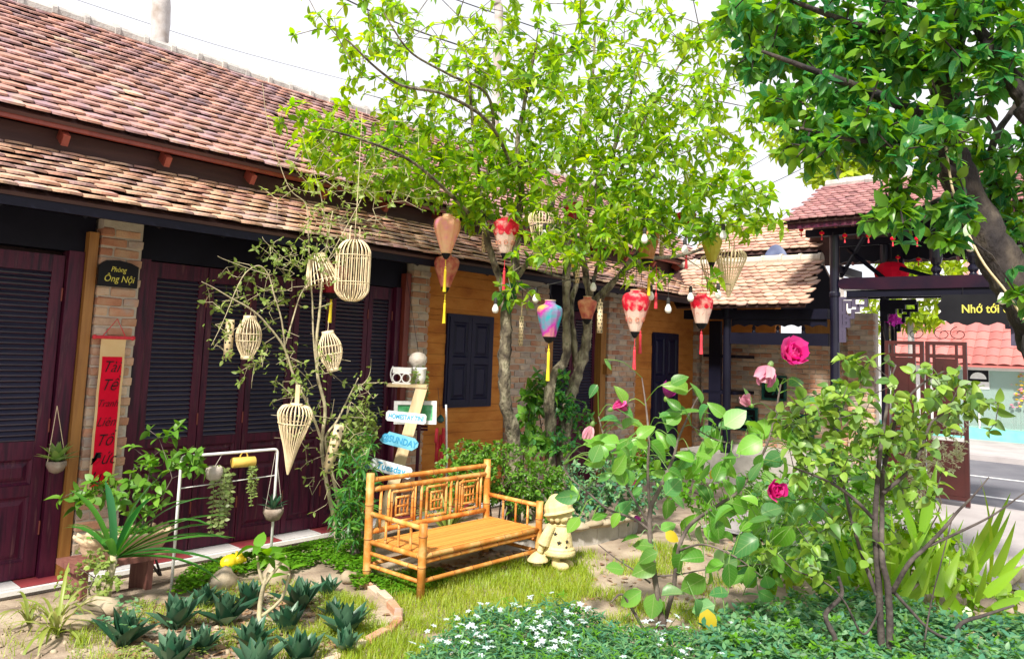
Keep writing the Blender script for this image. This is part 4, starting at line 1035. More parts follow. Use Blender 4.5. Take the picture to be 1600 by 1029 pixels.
for s in (-1, 1): 
    e = sp + fw_ * .085 + sd * (s * .032) + Vector((0, 0, .425)); MB().lathe([(.001, -.007), (.007, 0), (.001, .007)], e, 8).build('eye', M_slit, stz)

# ================================================================== SIGNPOST WITH BOARDS
M_plankp = mat('raw_pine', [(.52, .38, .20), (.64, .50, .30)], .7, 5, 4, 0, .3, 40, (6, 6, .8))
M_signw = mat('whitewashed_board', [(.60, .66, .68), (.74, .78, .80)], .7, 7, 5, 0, .3, 40)
M_signb = mat('sky_blue_board', [(.12, .42, .58), (.20, .52, .68)], .65, 7, 5, 0, .3, 40)
M_blue = mat('blue_lettering', [(.03, .30, .52), (.05, .38, .60)], .6)
SYp = 5.35
view = Vector((-FWD.x, -FWD.y, 0)).normalized(); VX = Vector((RGT.x, RGT.y, 0)).normalized()
p0, p1 = onY(588, 850, SYp), onY(660, 602, SYp)
p0 = Vector((p0.x - .02, p0.y, -.05))
post = thing('signpost', 'leaning raw timber signpost carrying three hand painted boards beside the brick column', 'signpost', p0)
ax = (p1 - p0).normalized(); sxv = ax.cross(view).normalized() * -1; 
Mp = Matrix((sxv, view * -1, ax)).transposed().to_4x4(); 
def plank(b, pc, xdir, up, w_, h, t, rough=.0):
    x = Vector(xdir).normalized(); z = Vector(up); z = (z - x * z.dot(x)).normalized(); y = x.cross(z)
    M = Matrix.Translation(pc) @ Matrix((x, y, z)).transposed().to_4x4()
    q = h * .18
    pts = [(-w_ / 2 + q, -h / 2), (w_ / 2 - q, -h / 2), (w_ / 2, -h / 2 + q), (w_ / 2, h / 2 - q), (w_ / 2 - q, h / 2), (-w_ / 2 + q, h / 2), (-w_ / 2, h / 2 - q), (-w_ / 2, -h / 2 + q)]
    return b.prism(pts, -t / 2, t / 2, M), M
pb_ = MB(); L = (p1 - p0).length
pb_.box((p0 + p1) / 2, (.105, .03, L), Matrix((sxv, view, ax)).transposed()); pb_.build('pole', M_plankp, post)
def board(px0, py0, px1, py1, h, m_, txt, size, nm, sx=1.0, arrow=False, tm=M_blue, shear=0):
    a, b_ = onY(px0, py0, SYp), onY(px1, py1, SYp); a = a + view * .03; 
    d = atD(px1, py1, depth(a)) - a; w_ = d.length; c = a + d / 2
    bd, M = plank(MB(), c, d, (0, 0, 1), w_, h, .018)
    if arrow:
        bd = MB(); x = d.normalized(); z = (Vector((0, 0, 1)) - x * x.z).normalized(); y = x.cross(z); M = Matrix.Translation(c) @ Matrix((x, y, z)).transposed().to_4x4()
        bd.prism([(-w_ / 2, -h * .32), (-w_ / 2 + .03, -h * .5), (w_ / 2 - .04, -h * .5), (w_ / 2, -h * .12), (w_ / 2, h * .2), (w_ / 2 - .04, h * .5), (-w_ / 2 + .06, h * .5), (-w_ / 2 + .05, h * .3), (-w_ / 2 + .02, h * .12)], -.009, .009, M)
    o = bd.build(nm, m_, post)
    x = d.normalized(); z = (Vector((0, 0, 1)) - x * x.z).normalized(); nrm = x.cross(z); nrm = nrm if nrm.dot(view) > 0 else -nrm
    T = Matrix.Translation(c + nrm * .0105) @ Matrix((x, z, nrm)).transposed().to_4x4()
    t = text_obj(txt, size, T, 'lettering', tm, o, .0012, shear, 'CENTER', sx, .0015)
    return o
board(604, 648, 666, 655, .088, M_signw, 'HOMESTAY TINI', .056, 'board', .76, shear=.05)
board(596, 680, 653, 696, .108, M_signb, '@SUNDAY', .078, 'board', .82, True, mat('deep_sky_lettering', [(.02, .24, .46), (.03, .30, .52)], .6))
board(580, 722, 643, 740, .098, M_signw, 'Tuesday', .082, 'board', .92)
board(596, 756, 652, 758, .08, M_signb, '', .05, 'board', .9) if False else None
# picture frame and shelf behind the boards
pf = onY(649, 644, SYp + .12)
pic = thing('framed_picture', 'white framed green picture behind the leaning signpost', 'picture', pf)
fw2, fh2 = .40, .215
xd = (VX + Vector((0, .55, 0)) * 0).normalized()
Mf = Matrix.Translation(pf) @ Matrix((xd, -view, Vector((0, 0, 1)))).transposed().to_4x4() @ Matrix.Rotation(-.03, 4, 'Y')
b = MB(); q = .035
for x0, x1, z0, z1 in ((-fw2 / 2, fw2 / 2, fh2 / 2 - q, fh2 / 2), (-fw2 / 2, fw2 / 2, -fh2 / 2, -fh2 / 2 + q), (-fw2 / 2, -fw2 / 2 + q, -fh2 / 2 + q, fh2 / 2 - q), (fw2 / 2 - q, fw2 / 2, -fh2 / 2 + q, fh2 / 2 - q)):
    t = MB().bb(x0, x1, -.02, .02, z0, z1); b.add([Mf @ Vector(v) for v in t.v], t.f)
b.build('frame', M_white, pic)
M_picg = mat('green_print', [(.02, .20, .06), (.06, .36, .12), (.12, .46, .22), (.30, .55, .35)], .35, 14, 4)
t = MB().bb(-fw2 / 2 + q - .002, fw2 / 2 - q + .002, -.004, .006, -fh2 / 2 + q - .002, fh2 / 2 - q + .002); MB().add([Mf @ Vector(v) for v in t.v], t.f).build('print', M_picg, pic)
stand = thing('plant_stand', 'slim plank shelf on two uprights behind the signpost', 'shelf', onY(640, 602, SYp + .14))
pS = onY(637, 602, SYp + .14)
def obox(c, sx_, sy_, sz_): 
    return MB().box(c, (sx_, sy_, sz_), Matrix((VX, -view, Vector((0, 0, 1)))).transposed())
obox(pS, .37, .16, .028).build('board', M_plankp, stand)
for s in (-1, 1):
    q_ = pS + VX * (s * .12) - view * .055; MB().tube([Vector((q_.x, q_.y, 0)), q_], .017, 6).build('upright', M_dwood, stand)
for s in (-1, 1): pass
MB().tube([pf + VX * -.12 - view * .045 + Vector((0, 0, -.16)), pf + VX * .12 - view * .045 + Vector((0, 0, -.16))], .012, 6).build('ledge', M_dwood, stand)
MB().tube([pf + VX * -.12 - view * .03 + Vector((0, 0, -.13)), pf + VX * .12 - view * .03 + Vector((0, 0, -.13))], .012, 6).build('ledge', M_dwood, stand)
# white planter box with circle fretwork
pc = pS + VX * -.055 + Vector((0, 0, .014))
pl2 = thing('white_planter', 'white planter box with circle fretwork on the plank shelf', 'planter', pc)
b = MB()
for zc_, hh in ((.125, .055),): b.box(pc + Vector((0, 0, zc_)), (.17, .10, hh), Matrix((VX, -view, Vector((0, 0, 1)))).transposed())
b.box(pc + Vector((0, 0, .006)), (.17, .10, .012), Matrix((VX, -view, Vector((0, 0, 1)))).transposed())
b.build('box', M_white, pl2)
for s in (-1, 1):
    c = pc + VX * (s * .043) + view * .046 + Vector((0, 0, .055)); pts = [c + VX * (.04 * math.cos(a)) + Vector((0, 0, .042 * math.sin(a))) for a in [2 * PI * i / 14 for i in range(15)]]
    MB().tube(pts, .006, 5, cap=False).build('ring', M_white, pl2)
hp = [pc + VX * (-.09 - .02 * math.sin(PI * i / 8)) + Vector((0, 0, .02 + .14 * i / 8)) for i in range(9)]
MB().tube(hp, .006, 5).build('handle', M_white, pl2)
pw = onY(655, 596, SYp + .15); pw = Vector((pw.x, pw.y, pS.z + .014))
wp = thing('white_pot', 'small white round pot of trailing plant at the end of the plank shelf', 'pot', pw)
MB().lathe([(.045, 0), (.06, .06), (.062, .13), (.068, .14), (.068, .155), (.055, .155), (.05, .12)], pw, 14).build('pot', M_white, wp, True)
pg = onY(653, 563, SYp + .2)
M_coco = mat('coconut_shell', [(.16, .12, .09), (.28, .22, .17), (.40, .35, .29)], .85, 14, 4, 0, .6, 50)
M_cocol = mat('grey_coconut_shell', [(.36, .31, .26), (.48, .43, .37), (.55, .50, .45)], .85, 12, 4, 0, .5, 50)
t = thing('hanging_coconut_shell', 'round grey coconut shell hung in front of the brick column above the shelf', 'shell', pg)
MB().lathe([(.02, -.075), (.06, -.06), (.088, -.01), (.085, .03), (.06, .065), (.02, .08)], pg, 16).build('shell', M_cocol, t, True)
MB().tube([pg + Vector((0, 0, .08)), Vector((pg.x, pg.y + .3, 2.62))], .003, 4).build('cord', M_black, t)

# red firecracker garlands
def garland(px, py0, py1, Y, lab, n, pole_=False):
    a, b_ = onY(px, py0, Y), onY(px, py1, Y); a = Vector((b_.x + (a.x - b_.x), Y, a.z))
    t = thing('firecracker_garland', lab, 'garland', a, 'red firecracker garlands')
    H = a.z - b_.z
    for k in range(n):
        an = rnd.uniform(0, 6.28); z = a.z - .05 - (H - .2) * (k // 4) / max(1, n // 4 - 1); off = Vector((math.cos(an) * .035, math.sin(an) * .035, 0))
        c = Vector((a.x + (b_.x - a.x) * (a.z - z) / H, a.y, z)) + off
        MB().lathe([(.016, -.15), (.016, -.005), (.006, 0)], c, 8, Matrix.Rotation(rnd.uniform(-.12, .12), 3, 'X') @ Matrix.Rotation(rnd.uniform(-.12, .12), 3, 'Y')).build('firecracker', M_redt, t)
    MB().lathe([(.01, .05), (.035, .02), (.04, -.01), (.02, -.03)], a + Vector((0, 0, .03)), 8).build('cap', M_vent, t)
    MB().tube([a + Vector((0, 0, .05)), a + Vector((0, .06, .35))], .003, 4).build('cord', M_black, t)
    return t
garland(570, 735, 800, 5.30, 'red firecracker garland hanging among leaves left of the bench back', 14)
garland(688, 660, 735, 5.75, 'red firecracker garland hanging on the white pole in front of the orange wall', 20)
a, b_ = onY(697, 632, 5.72), onY(699, 790, 5.72)
MB().tube([Vector((b_.x, 5.72, 0)), a], .010, 8).build('white_pole', M_white, None, True, (b_.x, 5.72, 0))
o = bpy.data.objects['white_pole']; tag(o, 'thin white pole standing beside the red garland by the orange wall', 'pole')

# ================================================================== COLUMN PLAQUE AND SCROLL
pq = thing('name_plaque', 'black arched plaque on the brick column with gold words Phòng Ông Nội', 'plaque', (2.455, 6.31, 2.1))
za, zb_ = onY(180, 448, 6.3).z, onY(180, 410, 6.3).z
xa, xb = onY(154, 430, 6.3).x, onY(216, 430, 6.3).x
MB().prism([(xa, za), (xb, za - .0), (xb, zb_ - .02), (xb - .06, zb_ + .005), ((xa + xb) / 2, zb_ + .02), (xa + .05, zb_ + .01), (xa, zb_ - .03)], 6.30, 6.33).build('board', M_black, pq)
fm = lambda x, z, y=6.2985: face_frame(Vector((x, y, z)), (1, 0, 0), (0, 0, 1))
text_obj('Phòng', .058, fm((xa + xb) / 2 - .005, zb_ - .055), 'lettering', M_gold, pq, .0015, .25, 'CENTER', .8)
text_obj('Ông Nội', .074, fm((xa + xb) / 2 + .005, za + .062), 'lettering', M_gold, pq, .0015, .2, 'CENTER', .86)
scx0, scx1 = onY(152, 600, 6.29).x, onY(191, 600, 6.29).x
sz1, sz0 = onY(175, 528, 6.29).z, onY(160, 765, 6.29).z
scl_ = thing('scroll_banner', 'long red scroll with black brush calligraphy hanging on the brick column', 'banner', ((scx0 + scx1) / 2, 6.3, sz1))
vs = []; n = 24
b = MB()
for i in range(n + 1):
    z = sz1 + (sz0 - sz1) * i / n; y = 6.300 + .004 * math.sin(i * .9) - .010
    vs += [(scx0, y, z), (scx1, y, z), (scx1, y + .003, z), (scx0, y + .003, z)]
b.add(vs, [(i * 4 + k, i * 4 + (k + 1) % 4, i * 4 + 4 + (k + 1) % 4, i * 4 + 4 + k) for i in range(n) for k in range(4)] + [(3, 2, 1, 0), (n * 4, n * 4 + 1, n * 4 + 2, n * 4 + 3)]).build('backing', M_cream, scl_)
rz1 = onY(175, 557, 6.29).z; vs = []
for i in range(n + 1):
    z = rz1 + (sz0 + .03 - rz1) * i / n; t_ = (sz1 - z) / (sz1 - sz0) * n; y = 6.300 + .004 * math.sin(t_ * .9) - .0125
    vs += [(scx0 + .018, y, z), (scx1 - .018, y, z), (scx1 - .018, y + .0015, z), (scx0 + .018, y + .0015, z)]
red = MB().add(vs, [(i * 4 + k, i * 4 + (k + 1) % 4, i * 4 + 4 + (k + 1) % 4, i * 4 + 4 + k) for i in range(n) for k in range(4)] + [(3, 2, 1, 0), (n * 4, n * 4 + 1, n * 4 + 2, n * 4 + 3)]).build('red_panel', M_red, scl_)
words = ['Tài', 'Tề', 'Tranh', 'Liên', 'Tổ', 'Đức', 'Lưu']
for i, wd_ in enumerate(words):
    z = rz1 - .08 - (rz1 - sz0 - .12) * i / 6.4
    text_obj(wd_, .125 if len(wd_) < 4 else .100 if len(wd_) < 5 else .078, fm((scx0 + scx1) / 2 - .01, z, 6.280), 'lettering', M_black, red, .001, .42, 'CENTER', .82, -.0012)
MB().tube([(scx0 - .05, 6.29, sz1 + .005), (scx1 + .05, 6.29, sz1 + .005)], .013, 8).build('rod', M_redt, scl_)
for x in (scx0 - .05, scx1 + .05): MB().lathe([(.013, -.015), (.02, 0), (.013, .015)], (x, 6.29, sz1 + .005), 8, Matrix.Rotation(PI / 2, 3, 'Y')).build('knob', M_redt, scl_)
MB().tube([(scx0 + .01, 6.29, sz1 + .018), ((scx0 + scx1) / 2 + .02, 6.31, sz1 + .15), (scx1 - .01, 6.29, sz1 + .018)], .004, 5).build('cord', M_redt, scl_)

# ================================================================== WHITE PIPE FRAME WITH HANGING POTS
PY = 5.3
c1, c2 = onY(284, 713, PY), onY(434, 702, PY); f1, f2 = onZ(263, 922), onY(431, 850, PY)
c1 = Vector((c1.x, PY, c1.z)); c2 = Vector((c2.x, PY, c1.z + .0))
pipe = thing('pipe_frame', 'white plastic pipe frame from which small pots hang', 'pipe frame', (c1.x, PY, 0))
def arc(c, r, a0, a1, ux): return [c + Vector((ux * r * math.cos(a), 0, r * math.sin(a))) for a in lerp_list(a0, a1, 5)]
r_ = .03
pts = [Vector((c1.x, PY, -.2))] + arc(c1 + Vector((r_, 0, -r_)), r_, 0, PI / 2, -1) + arc(c2 + Vector((-r_, 0, -r_)), r_, PI / 2, 0, 1) + [Vector((c2.x, PY, -.2))]
MB().tube(pts, .0105, 10).build('pipe', M_white, pipe, True)
MB().tube([(c1.x, PY + .012, c1.z - .22), (c2.x, PY + .012, c1.z - .20)], .004, 5).build('wire', M_white, pipe)
def hook(p, parent): MB().tube([p + Vector((0, 0, .0)), p + Vector((.008, 0, -.03)), p + Vector((0, 0, -.06))], .0025, 5).build('hook', M_cocol, parent)
def on_pipe(px): q = onY(px, 707, PY); return Vector((q.x, PY, c1.z))
pp = on_pipe(348); pr_ = pp + Vector((-.06, -.01, -.13))
t = thing('round_hanging_pot', 'pale round hanging pot trailing long variegated vines from the white frame', 'pot', pr_)
MB().lathe([(.02, -.06), (.05, -.04), (.062, 0), (.055, .035), (.045, .045), (.04, .03)], pr_, 14).build('pot', M_cocol, t, True); MB().tube([pp, pr_ + Vector((0, 0, .04))], .002, 4).build('cord', M_cocol, t)
VINE_POT1 = (t, pr_)
pp2 = on_pipe(381); pr2 = pp2 + Vector((0, -.005, -.075))
t = thing('bamboo_cup', 'yellow bamboo cup lying on its side under the white frame', 'cup', pr2)
b = MB().lathe([(.036, -.085), (.038, -.083), (.038, .083), (.036, .085), (.031, .085), (.031, -.07)], pr2, 14, Matrix.Rotation(PI / 2, 3, 'Y') @ Matrix.Rotation(.15, 3, 'X'))
M_cup = mat('yellow_bamboo_cup', [(.60, .38, .06), (.70, .50, .12)], .4, 12); b.build('cup', M_cup, t, True)
MB().tube([pr2 + Vector((.03 * math.cos(a), 0, .038 + .035 * math.sin(a))) for a in lerp_list(-.3, PI + .3, 8)], .005, 5).build('handle', M_cup, t)
VINE_POT2 = (t, pr2)
pr3 = onY(427, 799, PY - .02)
t = thing('coconut_planter', 'brown coconut shell planter hanging at the right post of the white frame', 'planter', pr3)
MB().lathe([(.015, -.07), (.05, -.055), (.078, 0), (.075, .03), (.07, .03), (.06, .0)], pr3, 16).build('shell', M_coco, t, True)
tp = Vector((pr3.x, PY, c1.z))
for s in (-1, 1): MB().tube([tp, pr3 + Vector((s * .07, 0, .03))], .002, 4).build('cord', M_cocol, t)
COCO = [(t, pr3 + Vector((0, 0, .02)))]
pr4 = onY(88, 726, 6.25)
t = thing('coconut_planter', 'coconut shell planter hanging against the left dark door', 'planter', pr4)
MB().lathe([(.015, -.06), (.045, -.045), (.068, 0), (.066, .03), (.06, .03), (.05, .0)], pr4, 16).build('shell', M_coco, t, True)
for s in (-1, 1): MB().tube([pr4 + Vector((0, .1, .42)), pr4 + Vector((s * .06, 0, .03))], .0025, 4).build('cord', M_cane, t)
COCO.append((t, pr4 + Vector((0, 0, .02))))

# ================================================================== STOOL AND SCALLOPED TROUGH
st0 = onZ(140, 925); st1 = onZ(216, 915)
M_stool = mat('worn_red_brown_wood', [(.12, .045, .035), (.20, .075, .06), (.26, .12, .09)], .7, 5, 5, 0, .3, 30, (6, 6, .8))
stool = thing('plank_stool', 'low red brown plank stool in front of the brick column', 'stool', (2.35, 5.62, 0))
y0_, y1_ = 5.42, 5.72
sx0, sx1 = 2.02, 2.50
for x in (sx0 + .03, sx1 - .03): MB().bb(x - .02, x + .02, y0_, y1_ - .02, -.2, .175).build('leg', M_stool, stool)
MB().bb(sx0 - .05, sx1 + .12, y0_ - .02, y1_, .176, .21).build('top', M_stool, stool)
M_trough = mat('tan_terracotta', [(.48, .33, .20), (.58, .43, .28), (.64, .50, .36)], .9, 8, 5, 0, .4, 50)
tc_ = Vector((2.34, 5.56, .21))
tr = thing('scalloped_trough', 'long tan terracotta trough with wavy rim on the plank stool', 'planter', tc_)
b = MB(); n = 48
def rim(a, rx, ry): 
    c_, s_ = math.cos(a), math.sin(a); e = .45
    return (abs(c_) ** e * (1 if c_ > 0 else -1) * rx, abs(s_) ** e * (1 if s_ > 0 else -1) * ry)
prof = [(.24, .07, 0), (.27, .09, .05), (.28, .10, .10), (.315, .125, .135), (.31, .12, .15), (.275, .095, .135), (.26, .085, .08)]
vs = []
for i, (rx, ry, z) in enumerate(prof):
    for j in range(n):
        a = 2 * PI * j / n; x, y = rim(a, rx, ry); wv = .012 * math.sin(a * 14) if i in (3, 4) else 0
        vs.append(tc_ + Vector((x * (1 + wv * 2), y * (1 + wv * 3), z + wv)))
fs = [(i * n + j, i * n + (j + 1) % n, (i + 1) * n + (j + 1) % n, (i + 1) * n + j) for i in range(len(prof) - 1) for j in range(n)] + [tuple(range(n))[::-1]]
b.add(vs, fs).build('trough', M_trough, tr, True)
MB().add([tc_ + Vector((*rim(2 * PI * j / n, .262, .087), .095)) for j in range(n)], [tuple(range(n))]).build('soil', M_soil, tr)
TROUGH = (tr, tc_)

# ================================================================== YELLOW PIG
pgp = onY(357, 882, 5.44)
rk = Vector((pgp.x, 5.44, 0))
pig = thing('pig_figurine', 'yellow pig figurine sitting on a pale rock', 'figurine', Vector((pgp.x, 5.44, pgp.z - .035)))
M_pig = mat('yellow_glaze', [(.82, .56, .008), (.88, .66, .02)], .35, 9)
b = MB(); pz = pgp
def e2(c, rx, ry, rz):
    t = MB().lathe([(math.sin(PI * i / 8) + .001, -math.cos(PI * i / 8)) for i in range(9)], (0, 0, 0), 12)
    b.add([pz + Vector((0, -.02, .015)) + 1.25 * (Vector(c) + Vector((v[0] * rx, v[1] * ry, v[2] * rz))) for v in t.v], t.f)
e2((0, 0, .008), .062, .045, .045); e2((.045, -.015, .018), .036, .036, .034); e2((.078, -.025, .012), .014, .016, .014)
for s in (-1, 1):
    e2((.045, -.015 + s * .024, .05), .010, .008, .016)
    for x in (-.035, .03): e2((x, s * .025, -.034), .014, .014, .018)
me = evaluated(b.mesh('body', M_pig), [('REMESH', dict(mode='VOXEL', voxel_size=.004, use_smooth_shade=True)), ('SMOOTH', dict(factor=.5, iterations=2))])
me.transform(Matrix.Translation(-ORG[pig.name])); me.materials.clear(); me.materials.append(M_pig)
o = bpy.data.objects.new('body', me); COL.objects.link(o); o.parent = pig
PIGZ = pgp.z - .05

# ================================================================== ROCKS, KERB, EDGING
M_rock = mat('buff_stone', [(.20, .15, .10), (.33, .26, .17), (.42, .35, .25), (.30, .26, .21)], .95, 5, 6, 0, .9, 18)
def rock_me(seed, rx, ry, rz, m_=None):
    t = MB().lathe([(max(.02, math.sin(PI * i / 7)), -math.cos(PI * i / 7)) for i in range(8)], (0, 0, 0), 11)
    vs = []
    for v in t.v:
        p = Vector(v); q = 1 + .35 * noise.noise(p * 1.1 + Vector((seed * 7.3, 0, 0))) + .12 * noise.noise(p * 3 + Vector((seed, 5, 0)))
        vs.append((p.x * rx * q, p.y * ry * q, p.z * rz * q))
    return MB().add(vs, t.f)
ROCKS = [(350, 912, .095, .08, .085, 'pale round rock that the yellow pig sits on'), (432, 905, .12, .10, .10, 'squared buff rock behind the little plumeria'),
         (545, 908, .065, .05, .05, 'buff wedge of stone at the corner of the planting bed by the bench'), (128, 975, .20, .12, .075, 'long buff sandstone boulder beside the spider plant'), (150, 955, .16, .09, .06, 'smaller buff boulder half behind the sandstone boulder'),
         (1588, 905, .16, .10, .07, 'grey brown stone lying by the driveway edge'), (1440, 905, .06, .06, .04, 'dark little stone under the ginger leaves')]
for i, (px, py, rx, ry, rz, lab) in enumerate(ROCKS):
    p = onZ(px, py); p.z = .03
    o = rock_me(i + 1, rx, ry, rz).xf(Matrix.Translation(p) @ Matrix.Rotation(i * 1.3, 4, 'Z')).build('rock', M_rock, None, True, p); tag(o, lab, 'rock', 'rocks in the garden')
# stone kerb of the raised bed behind the bench
kerb = thing('stone_kerb', 'low rough stone kerb holding the shrub bed behind the statue', 'kerb', (6.0, 4.1, 0))
kp = [Vector(q) for q in ((5.0, 4.52, 0), (5.35, 4.28, 0), (5.75, 4.12, 0), (6.2, 4.06, 0), (6.6, 4.12, 0), (6.95, 4.35, 0))]
kk = smooth_path(kp, 3)
for i in range(len(kk) - 1):
    c = (kk[i] + kk[i + 1]) / 2; d = kk[i + 1] - kk[i]; a = math.atan2(d.y, d.x)
    rr = rock_me(i // 3 + 30, d.length * .95, .095, .040); rr.xf(Matrix.Translation(c + Vector((0, 0, .175 + rnd.uniform(-.008, .008)))) @ Matrix.Rotation(a, 4, 'Z')); rr.build('cap_stone', M_rock, kerb, True)
    b = MB().box(c + Vector((0, .03, .07)), (d.length * 1.02, .08 + .01 * (i % 2), .18), Matrix.Rotation(a, 3, 'Z')); b.build('riser', M_conc, kerb)
# brick edging of the planting bed: bricks set end to end
eb = thing('brick_edging', 'curved row of half buried bricks edging the planting bed by the grass', 'edging', onZ(620, 960))
ep = smooth_path([onZ(*q) for q in ((560, 905), (590, 925), (618, 950), (624, 968), (600, 992), (556, 1012), (515, 1029), (480, 1050))], 6)
acc = 0; last = ep[0]
k = 0
for i in range(1, len(ep)):
    acc += (ep[i] - ep[i - 1]).length
    if acc > .17:
        d = ep[i] - last; a = math.atan2(d.y, d.x); me = brick_mesh(.17, .055, .09)
        inst('brick', me, Matrix.Translation(((last + ep[i]) / 2) + Vector((0, 0, -.020 + rnd.uniform(-.016, .014)))) @ Matrix.Rotation(a + rnd.uniform(-.06, .06), 4, 'Z') @ Matrix.Rotation(rnd.uniform(-.1, .1), 4, 'X'), eb)
        acc = 0; last = ep[i]
print('garden objects ready')
# ================================================================== HANGING BASKETS, TUBES, LANTERNS, BULBS
def cord(parent, p, L, m_=None, r=.003): MB().tube([p, p + Vector((.004, 0, L * .5)), p + Vector((0, 0, L))], r, 4).build('cord', m_ or M_black, parent)
def basket(nm, lab, p, H, R, prof, rings, nsl, tilt=0, cl=.25, neck=None, handles=0, group='cane baskets hanging in the trees', wd=None, tilt_ax=None):
    """open cage of bent splints; prof: (radius factor, height factor 0..1 from the bottom)"""
    t = thing(nm, lab, 'basket', p, group)
    R3 = Matrix.Rotation(tilt, 3, Vector((FWD.x, FWD.y, 0)).normalized() if tilt_ax is None else tilt_ax)
    F = lambda v: p + R3 @ (Vector(v) - Vector((0, 0, H)))           # p is the top
    b = MB(); sm = 3
    rp = smooth_path([Vector((r * R, 0, z * H)) for r, z in prof], sm)
    for k in range(nsl):
        a = 2 * PI * k / nsl; pr2 = [(Vector((q.x * math.cos(a), q.x * math.sin(a), q.z))) for q in rp]
        b.tube([F(q) for q in pr2], wd or max(.0024, R * .038), 4)
    b.build('splints', M_cane, t)['kind'] = 'stuff'
    for z in rings:
        rr = min(rp, key=lambda q: abs(q.z - z * H)).x + .004
        MB().tube([F((rr * math.cos(2 * PI * i / 18), rr * math.sin(2 * PI * i / 18), z * H)) for i in range(19)], .0035, 5, cap=False).build('hoop', M_cane, t)
    if neck:
        for (r, z0, z1) in neck: 
            c = MB().lathe([(r * R, z0 * H), (r * R + .003, (z0 + z1) / 2 * H), (r * R, z1 * H)], (0, 0, 0), 14); c.v = [tuple(F(v)) for v in c.v]; c.build('collar', M_cane, t, True)
    for s in ([-1, 1] if handles else []):
        MB().tube([F((s * R * .35, 0, H * .99)), F((s * R * .35, 0, H * (1 + .2 * handles))), F((s * R * .25, 0, H * (1 + .24 * handles)))], .006, 5).build('handle', M_cane, t)
    cord(t, p + R3 @ Vector((0, 0, 0)), cl, M_cane, .0022)
    return t
capsule = [(.30, 0), (.62, .04), (.93, .14), (1.0, .25), (1.0, .74), (.93, .86), (.70, .95), (.45, 1)]
egg = [(.46, .0), (.48, .09), (.82, .28), (1.0, .5), (.88, .72), (.52, .90), (.48, 1)]
drop = [(.02, 0), (.14, .10), (.42, .38), (.75, .62), (.98, .82), (1.0, .90), (.80, .98), (.55, 1)]
flat = [(.10, 0), (.12, .06), (.5, .4), (.86, .72), (1.0, .86), (.92, .96), (.72, 1)]
def pxm(D): return D / F_PX
D = 6.35
k = pxm(D)
basket('bird_cage_basket', 'large capsule shaped cane cage hanging on a long pale cord, biggest of the baskets', atD(554, 376, D), 94 * k, 26 * k, capsule, [.30, .74, .02], 22, 0, 205 * k, None, 1)
basket('egg_basket', 'upright egg shaped cane basket hanging beside a short spotted bamboo tube', atD(391, 493, 6.1), 68 * pxm(6.1), 19 * pxm(6.1), egg, [.42, .58], 22, 0, .06, [(.5, .9, 1.0), (.5, 0, .08)])
basket('egg_basket', 'tilted egg shaped cane basket on the right side of the slim tree stem', atD(512, 517, 6.3), 63 * pxm(6.3), 18 * pxm(6.3), egg, [.42, .62], 22, -.2, .08, [(.5, .9, 1.0), (.5, 0, .08)])
basket('teardrop_basket', 'teardrop shaped cane basket with pointed tip hanging low in front of the dark doors', atD(463, 633, 5.95), 106 * pxm(5.95), 26 * pxm(5.95), drop, [.74, .12], 26, .06, .02, [(.36, .99, 1.03)])
tb_ = [o for o in COL.objects if o.get('label', '').startswith('teardrop')][0]
p = atD(463, 633, 5.95); MB().box(p + Vector((.005, 0, .085)), (.034, .012, .15), Matrix((VX, -view, Vector((0, 0, 1)))).transposed()).build('strap', M_tubeb, tb_)
basket('cone_basket', 'tilted flaring cane cone like a lampshade in the slim tree', atD(494, 398, 6.4), 48 * pxm(6.4), 27 * pxm(6.4), [(1.0, 0), (.8, .4), (.45, .95), (.38, 1)], [.1], 26, -.30, .1)
basket('cone_basket', 'narrow cane cone pointing down between two lanterns in front of the roof', atD(846, 333, 7.3), 78 * pxm(7.3), 20 * pxm(7.3), flat, [.78, .12], 24, 0, .25)
basket('cone_basket', 'cane cone with two tall handles hanging at the right in front of the corridor roof', atD(1143, 392, 7.3), 72 * pxm(7.3), 23 * pxm(7.3), flat, [.66, .8, .14], 26, .06, .1, None, 1)
basket('cone_basket', 'cane cone half behind the yellow green lantern on the right', atD(1112, 400, 7.6), 60 * pxm(7.6), 17 * pxm(7.6), flat, [.7], 20, 0, .3)
def holed_tube(lab, px, py0, py1, D, R_, tilt=0, stick=0):
    p = atD(px, py0, D); H = (py1 - py0) * pxm(D)
    t = thing('bamboo_tube', lab, 'bamboo tube', p, 'spotted bamboo tubes hanging in the trees')
    R3 = Matrix.Rotation(tilt, 3, Vector((FWD.x, FWD.y, 0)).normalized())
    M = Matrix.Translation(p) @ R3.to_4x4()
    b = MB().lathe([(R_ * .8, -H), (R_, -H), (R_ * 1.03, -H * .5), (R_, 0), (R_ * .8, 0), (R_ * .8, -.01)], (0, 0, 0), 14); b.xf(M); b.build('tube', M_tubeb, t, True)
    n = int(H / (R_ * 1.35)); va = math.atan2(-FWD.y, -FWD.x)
    for i in range(n):
        z = -H * (i + .6) / n
        for off in (-.45, .55) if i % 2 else (.1, -1.2, 1.2):
            a = va + off; d = Vector((math.cos(a), math.sin(a), 0)); x = Vector((0, 0, 1)).cross(d)
            c = MB().lathe([(R_ * .26, -.002), (R_ * .27, .0)], (0, 0, 0), 10); c.xf(M @ Matrix.Translation(d * (R_ * 1.03) + Vector((0, 0, z))) @ Matrix((x, Vector((0, 0, 1)), d)).transposed().to_4x4()); c.build('hole', M_slit, t)  # dark disc on the surface, colour stands for shade inside the tube
    if stick: MB().tube([p, p + Vector((0, 0, stick))], .007, 6).build('stick', M_tubeb, t)
    cord(t, p + Vector((0, 0, stick)), .12)
holed_tube('short straight spotted bamboo tube left of the upright egg basket', 360, 499, 559, 6.1, .033)
